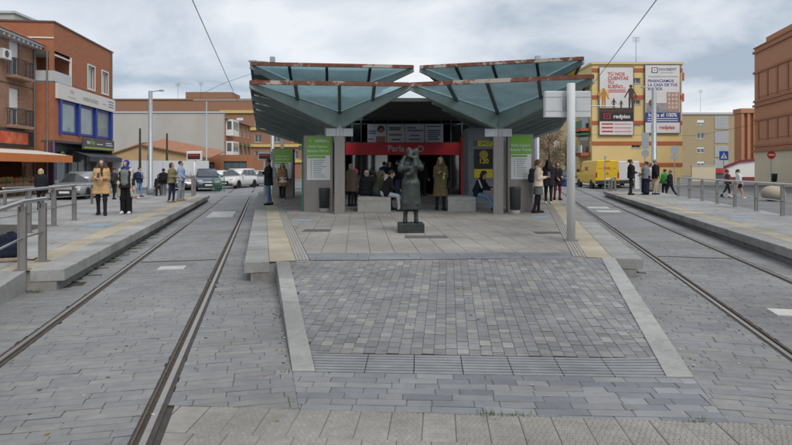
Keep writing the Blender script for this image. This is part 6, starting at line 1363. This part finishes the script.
a = sdf([((s_ * .085, 0, 1.0), (s_ * .135, 0, .42), .105, .152, 0) for s_ in (1, -1)] + [((0, 0, .98), (0, 0, .42), .15, .18, 0)], .0125, .06, [lambda X, Y, Z: .47 - Z], .0016, 2); np_mesh('skirt_hem', a[0] * np.array([.84, .9, 1.03]), a[1], a[2], [BRONZE], t)
# ================================================================== vehicles
TYRE = mat('tyre_rubber', (.02, .02, .021), .85, var=.2); RIM = mat('alloy_rim', (.38, .38, .39), .35, .8, var=.1); CARGL = mat('car_glass', (.035, .045, .05), .05, 0, var=.2, scale=1, spec=.9)
LAMPW = mat('headlamp', (.62, .64, .66), .12, 0., var=.1, spec=.8); LAMPR = mat('tail_lamp', (.35, .015, .015), .2, var=.1)
def paint(n, c): return mat('car_paint_' + n, c, .25, .15, var=.05, scale=1.5, dirt=.12, dirtcol=tuple(x * .7 + .03 for x in c), spec=.6)
def wheel(t, x, y, r, w=.2):
    o = MB().lathe([(r * .62, -w / 2), (r * .9, -w / 2), (r, -w * .35), (r, w * .35), (r * .9, w / 2), (r * .62, w / 2)], 22, c=(x, y, r), axis='y').build('wheel', TYRE, t, True)
    sg = 1 if y > 0 else -1; m = MB(); m.lathe([(r * .6, -.01), (r * .6, .01)], 18, c=(x, y + sg * w * .36, r), axis='y')
    for k in range(5): a = k * 2 * math.pi / 5; m.bar((x, y + sg * w * .42, r), (x + math.cos(a) * r * .56, y + sg * w * .42, r + math.sin(a) * r * .56), .05, .03, up=(0, 1, 0), top=False)
    m.build('rim', RIM, o)
def car(label, x, y, rz, L_, W, H, pm, kind='hatch', z=-.034, lights=True, group='parked cars'):
    """front towards local +x"""
    t = thing('parked_car', label, 'car', (x, y, z), R(rz), group); hw = W / 2; belt = H * (.62 if kind == 'suv' else .60); gc = .2 if kind != 'suv' else .24; r = .335 if kind == 'suv' else .31
    st = [(-.5, .55, .70, .86), (-.485, .36, .92, .92), (-.42, gc / H, 1.0, .98), (-.25, gc / H, 1.0, 1.), (.1, gc / H, 1.0, 1.), (.24, gc / H, .985, 1.), (.40, gc / H, .90, .985), (.475, gc / H + .05, .80, .93), (.5, .30, .56, .80)]
    rings = []
    for sx_, zb, zt_, wf in st:
        X, w = sx_ * L_, hw * wf; b = zb * H if zb < .6 else zb * belt
        if sx_ in (-.5,): b = .34 * H
        tz = zt_ * belt; mid = b + (tz - b) * .5
        rings.append([(X, -w * .90, b), (X, -w, b + (tz - b) * .22), (X, -w, mid), (X, -w * .97, tz - .05), (X, -w * .86, tz), (X, w * .86, tz), (X, w * .97, tz - .05), (X, w, mid), (X, w, b + (tz - b) * .22), (X, w * .90, b)])
    MB().loft(rings).build('body', pm, t, True)
    fx = .20 if kind != 'suv' else .22          # cabin
    cab = [(-.47 if kind != 'sedan' else -.36, .965, .84), (-.40 if kind != 'sedan' else -.24, .97, .80), (-.1, 1., .78), (.04, .985, .78), (fx, .62, .86)]
    prof = [(-.475 if kind != 'sedan' else -.40, belt * .98, -.43 if kind != 'sedan' else -.27), (fx + .03, belt * .97, .05)]
    xb0, xt0, xt1, xb1 = prof[0][0] * L_, prof[0][2] * L_, prof[1][2] * L_, (fx + .03) * L_; wb, wt = hw * .89, hw * .72; zb, zt_ = belt - .02, H
    ca = MB(); rr = []
    for X0, X1, w0, w1 in ((xb0, xt0, wb, wt), (xb0 * .6 + xb1 * .4, xt0 * .6 + xt1 * .4, wb, wt), (xb1, xt1, wb * .96, wt * .97)):
        rr.append([(X0, -w0, zb), (X1, -w1, zt_ - .07), (X1, -w1 * .86, zt_), (X1, w1 * .86, zt_), (X1, w1, zt_ - .07), (X0, w0, zb)])
    ca.loft(rr).build('cabin', pm, t, True)
    def pt(X, side_, k):  # point on the side of the cabin
        return Vector((X, side_ * (wb + (wt - wb) * k + .006), zb + (zt_ - .07 - zb) * k))
    for s_ in (-1, 1):
        def sx(k, f): a = xb0 + (xt0 - xb0) * k; b = xb1 + (xt1 - xb1) * k; return a + (b - a) * f
        for f0, f1 in ((.10, .33), (.36, .60), (.63, .92)):
            q = [pt(sx(.16, f0), s_, .16), pt(sx(.16, f1), s_, .16), pt(sx(.92, f1), s_, .92), pt(sx(.92, f0), s_, .92)]
            MB().add(q + [p + Vector((0, -s_ * .02, 0)) for p in q], [(0, 1, 2, 3), (0, 4, 5, 1), (1, 5, 6, 2), (2, 6, 7, 3), (3, 7, 4, 0)]).build('side_window', CARGL, t)
    for nm, X0, X1 in (('windscreen', xb1, xt1), ('rear_window', xb0, xt0)):
        sg = 1 if nm == 'windscreen' else -1; q = []
        for k, s_ in ((.12, -1), (.12, 1), (.92, 1), (.92, -1)): w = (wb + (wt - wb) * k) * .90; q.append(Vector((X0 + (X1 - X0) * k + sg * .012, s_ * w, zb + (zt_ - .07 - zb) * k + .01)))
        MB().add(q + [p - Vector((sg * .03, 0, 0)) for p in q], [(0, 1, 2, 3), (0, 4, 5, 1), (1, 5, 6, 2), (2, 6, 7, 3), (3, 7, 4, 0)]).build(nm, CARGL, t)
    for X in (-.31 * L_, .315 * L_):
        for s_ in (-1, 1):
            wheel(t, X, s_ * (hw - .10), r); MB().lathe([(r * 1.16, -.012), (r * 1.16, .012)], 22, c=(X, s_ * (hw - .012), r * 1.03), axis='y').build('wheel_arch', BLACK, t)
    for s_ in (-1, 1):
        MB().cbox(.455 * L_, .485 * L_, s_ * hw * .66 - .18, s_ * hw * .66 + .18, belt * .66, belt * .80, .02).build('headlight', LAMPW, t); MB().cbox(-.497 * L_, -.47 * L_, s_ * hw * .74 - .12, s_ * hw * .74 + .12, belt * .70, belt * .92, .02).build('tail_light', LAMPR, t)
        MB().cbox(.16 * L_, .20 * L_, s_ * (hw + .09) - .09, s_ * (hw + .09) + .09, belt * .98, belt * 1.12, .02).build('mirror', pm, t)
    MB().cbox(.485 * L_, .503 * L_, -hw * .45, hw * .45, belt * .36, belt * .62, .015).build('grille', BLACK, t); MB().box(.503 * L_, .506 * L_, -.26, .26, belt * .40, belt * .40 + .11).build('number_plate', WHITE, t)
    MB().cbox(.47 * L_, .504 * L_, -hw * .8, hw * .8, gc, gc + .14, .02).build('bumper', BLACK, t); MB().cbox(-.504 * L_, -.47 * L_, -hw * .8, hw * .8, gc + .04, gc + .2, .02).build('bumper', BLACK, t); MB().box(-.5065 * L_, -.504 * L_, -.26, .26, gc + .06, gc + .17).build('number_plate', WHITE, t)
    return t
GCAR = paint('steel_grey', (.28, .295, .31)); WCAR = paint('white', (.66, .66, .65)); DCAR = paint('dark', (.06, .065, .07)); SCAR = paint('silver', (.40, .41, .42)); BCAR = paint('slate_blue', (.10, .125, .16))
car('steel grey estate car parked by the fruit shop, facing the camera', -17.75, 32.2, -90 + 7, 4.35, 1.78, 1.5, GCAR, 'hatch')
car('dark sports utility car parked behind the left display post', -14.4, 43.4, -90 + 22, 4.4, 1.84, 1.66, BCAR, 'suv')
car('white sports utility car parked beyond the left track', -13.5, 48.4, -90 - 12, 4.5, 1.86, 1.66, WCAR, 'suv')
car('silver car parked left of the dark sports utility car', -17.0, 45.2, -90 + 20, 4.3, 1.78, 1.5, SCAR, 'hatch')
car('pale grey car parked at the far end of the left track', -13.2, 53.2, -90 - 25, 4.4, 1.8, 1.48, SCAR, 'sedan')
car('white car half hidden behind the white sports utility car', -17.3, 55.0, -85, 4.3, 1.78, 1.48, WCAR, 'hatch')
car('dark car parked left of the yellow delivery van', 16.3, 54.8, -86, 4.3, 1.78, 1.5, DCAR, 'hatch')
def van(label, x, y, rz, L_, W, H, pm, text_=None, z=-.034):
    """rear doors towards local -x"""
    t = thing('delivery_van', label, 'van', (x, y, z), R(rz), 'parked vans'); hw = W / 2; rings = []
    for X, zb, zt_, wb, wt in ((-.5, .36, .985, .97, .86), (-.495, .30, 1.0, 1., .88), (0, .30, 1.0, 1., .88), (.20, .30, .99, 1., .88), (.30, .30, .90, 1., .84), (.385, .30, .60, .99, .90), (.47, .30, .52, .94, .86), (.5, .34, .42, .84, .78)):
        X *= L_; b, tz = zb * H * .62, zt_ * H; rings.append([(X, -hw * wb * .95, b), (X, -hw * wb, b + .12), (X, -hw * wb, min(H * .5, tz - .08)), (X, -hw * wt, tz - .05), (X, -hw * wt * .9, tz), (X, hw * wt * .9, tz), (X, hw * wt, tz - .05), (X, hw * wb, min(H * .5, tz - .08)), (X, hw * wb, b + .12), (X, hw * wb * .95, b)])
    MB().loft(rings).build('body', pm, t, False)
    for X in (-.30 * L_, .33 * L_):
        for s_ in (-1, 1): wheel(t, X, s_ * (hw - .10), .34, .22); MB().lathe([(.40, -.012), (.40, .012)], 22, c=(X, s_ * (hw - .008), .36), axis='y').build('wheel_arch', BLACK, t)
    xr = -.5 * L_
    MB().cbox(xr - .07, xr + .1, -hw * .96, hw * .96, H * .17, H * .30, .02).build('rear_bumper', BLACK, t)
    for s_ in (-1, 1):
        MB().cbox(xr - .02, xr + .05, s_ * hw * .90 - .06, s_ * hw * .90 + .06, H * .40, H * .58, .01).build('tail_light', LAMPR, t)
        d = MB().box(xr - .008, xr + .01, min(s_ * .012, s_ * hw * .82), max(s_ * .012, s_ * hw * .82), H * .31, H * .955).build('rear_door', pm, t); MB().box(xr - .03, xr - .008, s_ * .05 - .015, s_ * .05 + .015, H * .50, H * .58).build('handle', BLACK, d)
        MB().add([(.22 * L_, s_ * (hw * .965), H * .60), (.34 * L_, s_ * hw * .975, H * .58), (.275 * L_, s_ * hw * .915, H * .86), (.22 * L_, s_ * hw * .905, H * .88)], [(0, 1, 2, 3)]).build('side_window', CARGL, t)
        MB().cbox(.30 * L_, .33 * L_, s_ * (hw + .12) - .10, s_ * (hw + .12) + .10, H * .58, H * .70, .02).build('mirror', BLACK, t)
    MB().box(xr - .04, xr - .008, -.26, .26, H * .33, H * .38).build('number_plate', WHITE, t); MB().box(xr - .03, xr, -hw * .2, hw * .2, H * .965, H * .99).build('brake_light', LAMPR, t)
    q = [Vector(p) for p in ((.385 * L_ + .03, -hw * .84, H * .60), (.385 * L_ + .03, hw * .84, H * .60), (.305 * L_ + .03, hw * .76, H * .87), (.305 * L_ + .03, -hw * .76, H * .87))]; MB().add(q, [(0, 1, 2, 3)]).build('windscreen', CARGL, t)
    if text_:
        Mr = Matrix.Translation((xr - .012, 0, H * .72)) @ Matrix.Rotation(R(-90), 4, 'Z') @ Matrix.Rotation(R(90), 4, 'X'); text(text_, .30, SIGNR, t, Mr, bold=.012)
        for s_ in (-1, 1): MB().box(xr - .014, xr - .0085, min(s_ * .42, s_ * .72), max(s_ * .42, s_ * .72), H * .715, H * .73).build('red_stripe', SIGNR, t)
        for s_, rz2 in ((1, 180), (-1, 0)):
            Ms = Matrix.Translation((-.05 * L_, s_ * (hw * .953 + .018), H * .70)) @ Matrix.Rotation(R(rz2), 4, 'Z') @ Matrix.Rotation(R(90 - s_ * 0 - 7), 4, 'X'); text(text_, .40, SIGNR, t, Ms, bold=.016)
    return t
YVAN = paint('courier_yellow', (.72, .47, .02))
pv = at(603, 188.5); van('yellow delivery van with red lettering seen from behind', 17.1, 48.6, 90 - 1, 5.2, 1.95, 2.32, YVAN, 'DHL'); van('white delivery van parked beside the yellow one', 19.75, 50.6, 90 - 3, 5.2, 1.95, 2.28, WCAR)
van('white van parked behind the silver car at left', -18.7, 50.5, 100, 5.0, 1.9, 2.1, WCAR)
# ------------------------------------------------------------------ masts, wires, signs
def lamp(label, x, y, h, r=.09, arm=None, cam_box=False, group='tall grey lamp posts'):
    t = thing('street_lamp', label, 'street lamp', (x, y, -.034), 0, group); MB().lathe([(r * 1.5, 0), (r * 1.5, .5), (r, .6), (r * .8, h)], 12).build('pole', GALV, t, True)
    if arm: MB().tube([(0, 0, h - .1), (arm * .4, 0, h - .02), (arm, 0, h + .02)], .03, 8).build('arm', GALV, t); MB().cbox(min(arm, arm * 1.5), max(arm, arm * 1.5), -.1, .1, h - .02, h + .07, .02).build('lamp_head', GALV, t)
    if cam_box: MB().box(-.14, .14, -.14, .14, h - .05, h + .28).build('junction_box', GALV, t)
    return t
p = at(150.5, 193); lamp('grey lamp post with short arm behind left platform', (150.5 - CX) / FOC * 36, 36, EYE + (HY - 90.5) / FOC * 36, .15, .55)
lamp('grey lamp post in front of the yellow house', (654 - CX) / FOC * 40, 40, EYE + (HY - 87) / FOC * 40, .19, -.6)
lamp('lamp post rising behind the left canopy', (272.5 - CX) / FOC * 36, 36, EYE + (HY - 61) / FOC * 36, .13, -1.0, True); lamp('lamp post rising behind the right canopy', (537.5 - CX) / FOC * 36, 36, EYE + (HY - 60) / FOC * 36, .13, 1.0, True)
lamp('thin lamp post near the far end of the left track', (206.5 - CX) / FOC * 50, 50, EYE + (HY - 101) / FOC * 50, .07)
for i, (px, py, Yd, lab) in enumerate(((140, 128, 44, 'dark wooden pole behind the hoarding, left one'), (167, 133, 48, 'dark wooden pole behind the hoarding, right one'))):
    t = tag(MB().lathe([(.11, 0), (.08, EYE + (HY - py) / FOC * Yd)], 8).build('wooden_pole', mat('dark_timber', (.045, .038, .032), .9, var=.3), None, True, ((px - CX) / FOC * Yd, Yd, -.034)), lab, 'pole', 'wooden poles')
# overhead wires with a cross span
WIRE = mat('wire_dark', (.04, .042, .045), .5, .4)
for F, lab, sx_ in ((TL, 'overhead wire above the left track', 0), (TR, 'overhead wire above the right track', 0)):
    a, b = F.p(-4, -.35 if F is TL else .1, 5.9), F.p(27, 0, 5.6); t = thing('overhead_wire', lab, 'wire', F.p(27, 0, 0)); o = t.location.copy()
    MB().tube([Vector(a) - o, Vector(b) - o], .012, 6).build('contact_wire', WIRE, t)
    m_ = Vector(b) - o; s_ = -1 if F is TL else 1; MB().tube([m_ + Vector((-2.6 * 1, 0, .05)), m_ + Vector((2.6, 0, .05))], .035, 8).build('support_arm', GALV, t)
    MB().lathe([(.1, -.034), (.1, 6.2)], 10, c=(2.6 if F is TL else -2.6, .1, 0)).build('mast', GALV, t)
t = tag(MB().tube([(-11.6, 34, 6.1), (-10.2, 34, 6.75), (-8.0, 35.6, 7.9)], .01, 5).build('span_wire', WIRE), 'thin span wire running up to the lamp behind the left canopy', 'wire')
t = tag(MB().tube([(18, 60, 5.2), (30, 57, 4.9), (36, 56, 6.1)], .014, 5).build('span_wire', WIRE), 'thin cable sagging between yellow house and salmon building', 'wire')
def sign(label, px, py_c, Yd, r, kind, zpost=None, h=None):
    x = (px - CX) / FOC * Yd; zc = EYE + (HY - py_c) / FOC * Yd; t = thing('traffic_sign', label, 'traffic sign', (x, Yd, -.034), 0, 'traffic signs'); MB().lathe([(.035, 0), (.035, zc + r + .03)], 10).build('post', GALV, t)
    if kind == 'noentry': MB().lathe([(r, 0), (r, .02)], 24, c=(0, -.04, zc), axis='y').build('disc', SIGNR, t); MB().box(-r * .68, r * .68, -.066, -.06, zc - r * .17, zc + r * .17).build('white_bar', WHITE, t)
    elif kind == 'cross':
        MB().cbox(-r, r, -.06, -.04, zc - r, zc + r, .01).build('plate', SBLUE, t); MB().add([(-r * .74, -.064, zc - r * .62), (r * .74, -.064, zc - r * .62), (0, -.064, zc + r * .72)], [(0, 1, 2)]).build('white_triangle', WHITE, t)
        m = MB(); m.lathe([(r * .1, 0), (r * .1, .002)], 10, c=(0, -.066, zc + r * .28), axis='y'); m.box(-r * .1, r * .1, -.068, -.066, zc - r * .12, zc + r * .18); m.add([(-r * .1, -.068, zc - r * .12), (r * .02, -.068, zc - r * .12), (-r * .2, -.068, zc - r * .55), (-r * .3, -.068, zc - r * .55)], [(0, 1, 2, 3)]); m.add([(-r * .02, -.068, zc - r * .12), (r * .1, -.068, zc - r * .12), (r * .3, -.068, zc - r * .55), (r * .2, -.068, zc - r * .55)], [(0, 1, 2, 3)]); m.build('walking_figure', BLACK, t)
    else:
        MB().lathe([(r, 0), (r, .015)], 24, c=(0, -.04, zc), axis='y').build('disc', GALV, t); MB().box(-r * .2, r * .2, -.045, -.04, zc - r, zc + r).build('clamp', POSTM, t)
        if kind == 'back2': MB().box(-.28, .28, -.055, -.04, zc + r + .05, zc + r + 1.3).build('panel_back', GALV, t)
        if kind == 'back3': MB().box(-.28, .28, -.055, -.04, zc - r - .35, zc - r - .05).build('panel_back', GALV, t)
sign('red no entry sign before the cream wall at right', 771, 154.5, 46, .34, 'noentry'); sign('blue pedestrian crossing sign at right', 723.5, 155.3, 48, .38, 'cross')
sign('grey back of a round sign above the right platform group, left one', 645, 153, 44, .30, 'back2'); sign('grey back of a round sign above the right platform group, right one', 674.5, 149.5, 42, .32, 'back3')
sign('thin post with small sign in front of the yellow van', 605, 157, 43, .1, 'back')
# antennas on roofs
def antenna(label, px, py0, py1, Yd):
    z0, z1 = EYE + (HY - py0) / FOC * Yd, EYE + (HY - py1) / FOC * Yd; t = thing('roof_antenna', label, 'antenna', ((px - CX) / FOC * Yd, Yd, z0), 0, 'roof antennas'); h = z1 - z0
    m = MB().lathe([(.03, 0), (.02, h)], 6); m.build('mast', DGREY, t); m = MB()
    for k in range(5): m.tube([(-.5 + .03 * k, 0, h * .98 - k * .13), (.5 - .03 * k, 0, h * .98 - k * .13)], .015, 5)
    stuff(m.build('elements', DGREY, t))
antenna('tall antenna on the yellow house roof', 636, 64, 37, 67); antenna('antenna on the tan apartment block', 700.5, 113, 90, 122); antenna('antenna on the long brick block, right one', 201, 99, 82, 98); antenna('antenna on the long brick block, left one', 178, 99, 83, 98)
# flattened stone ball, waste bin, small sign on post
p = at(773, 200.5); t = thing('stone_ball_bollard', 'flattened beige stone ball on the road behind right handrail', 'bollard', (p.x, p.y, -.034)); m = MB(); prof = [(.03 + .52 * math.cos(a), .40 + .40 * math.sin(a)) for a in [R(-85 + k * 10) for k in range(18)]]
m.lathe(prof, 28).build('ball', mat('beige_stone', (.36, .315, .245), .85, var=.1, scale=5, bump=.3, bscale=40), t, True)
t = thing('litter_bin', 'dark litter bin on the pavement below the no entry sign', 'bin', ((774 - CX) / FOC * 50, 50, -.034), 0, 'black litter bins'); MB().lathe([(.05, 0), (.05, .5)], 8).build('foot', DGREY, t); MB().lathe([(.22, .5), (.27, 1.15), (.27, 1.2), (.2, 1.22)], 14).build('body', BLACK, t, True)
# bag lying at the left edge
p = at(0, 264, PZ); t = thing('backpack', 'dark navy backpack standing on the left platform behind the near handrail', 'backpack', (p.x - .02, p.y + .25, PZ), R(25))
a = sdf([((-.09, 0, .12), (-.08, 0, .32), .10, .085, 0), ((.09, 0, .12), (.07, 0, .32), .10, .085, 0), ((-.07, -.09, .12), (.07, -.09, .12), .07, .07, 0), ((-.07, -.09, .2), (.07, -.09, .2), .06, .06, 0), ((-.03, .02, .42), (.03, .02, .42), .02, .02, 0)], .014, .05, [lambda X, Y, Z: .0 - Z], .003); np_mesh('body', a[0], a[1], a[2], [cloth((.012, .016, .03))], t)
MB().tube([(.12, -.06, .1), (.2, -.12, .03), (.3, -.1, .015), (.34, -.03, .03)], .012, 6).build('strap', BLACK, t); a = sdf([((-.12, -.10, .04), (.12, -.10, .04), .045, .045, 0)], .012, .03, [lambda X, Y, Z: .001 - Z]); np_mesh('base_pad', a[0], a[1], a[2], [cloth((.30, .23, .17))], t)
# green mesh trolley at the far end of the left platform
p = at(218.5, 191); t = thing('mesh_barrier', 'small green mesh barrier at the far end of left platform', 'barrier', (p.x, p.y, -.02)); m = MB()
for k in range(7): m.tube([(-.4 + k * .13, 0, .05), (-.4 + k * .13, 0, 1.0)], .014, 6)
for k in range(6): m.tube([(-.42, 0, .08 + k * .18), (.42, 0, .08 + k * .18)], .014, 6)
m.build('mesh_panel', mat('grass_green_wire', (.10, .25, .16), .6), t); MB().tube([(-.43, 0, 0), (-.43, 0, 1.05), (.43, 0, 1.05), (.43, 0, 0)], .025, 8).build('frame', DGREEN, t)
for s_ in (-1, 1): MB().box(s_ * .38 - .03, s_ * .38 + .03, -.3, .3, 0, .03).build('foot', DGREEN, t)
# ------------------------------------------------------------------ street trees with thin brown foliage behind the right canopy
LEAF = mat('dry_brown_leaf', (.16, .105, .055), .8, rand=.45, var=.3, scale=5); BARK = mat('grey_bark', (.13, .11, .09), .95, var=.3, scale=6, bump=.6, bscale=20)
def tree(label, x, y, h, spread, seed, nl=1500):
    rg = random.Random(seed); t = thing('street_tree', label, 'tree', (x, y, -.034), 0, 'brown street trees'); tr = MB(); tr.tube([(0, 0, 0), (.04, .02, h * .3), (.0, .05, h * .6), (.05, 0, h * .9)], [.13, .1, .07, .02], 8); tips = []
    for k in range(16):
        a = k * 2.4 + rg.random(); z0 = h * rg.uniform(.3, .75); l = spread * rg.uniform(.5, 1.); e = (math.cos(a) * l, math.sin(a) * l, z0 + l * rg.uniform(.5, 1.1)); md = (e[0] * .5, e[1] * .5, (z0 + e[2]) / 2 - .1); tr.tube([(0, 0, z0), md, e], [.05, .03, .008], 6); tips += [e, md]
        for q in range(3): f = (e[0] + rg.uniform(-.5, .5), e[1] + rg.uniform(-.5, .5), e[2] + rg.uniform(-.1, .7)); tr.tube([md, f], [.018, .005], 4); tips.append(f)
    tr.build('trunk', BARK, t, True); lf = MB()
    for k in range(nl):
        c = Vector(rg.choice(tips)) + Vector((rg.gauss(0, .28), rg.gauss(0, .28), rg.gauss(0, .28))); d = Vector((rg.uniform(-1, 1), rg.uniform(-1, 1), rg.uniform(-1, 1))).normalized(); e = d.orthogonal().normalized(); s_ = rg.uniform(.05, .11)
        lf.add([c - d * s_, c + e * s_ * .6, c + d * s_, c - e * s_ * .6], [(0, 1, 2, 3)])
    me = bpy.data.meshes.new('crown'); me.from_pydata(lf.v, [], lf.f); me.materials.append(LEAF); stuff(link('crown', me, t))
tree('thin brown leaved tree right of the right totem', (549 - CX) / FOC * 58, 58, 6.4, 1.3, 5); tree('thin brown leaved tree beside the pale post', (566 - CX) / FOC * 66, 66, 6.0, 1.3, 9)
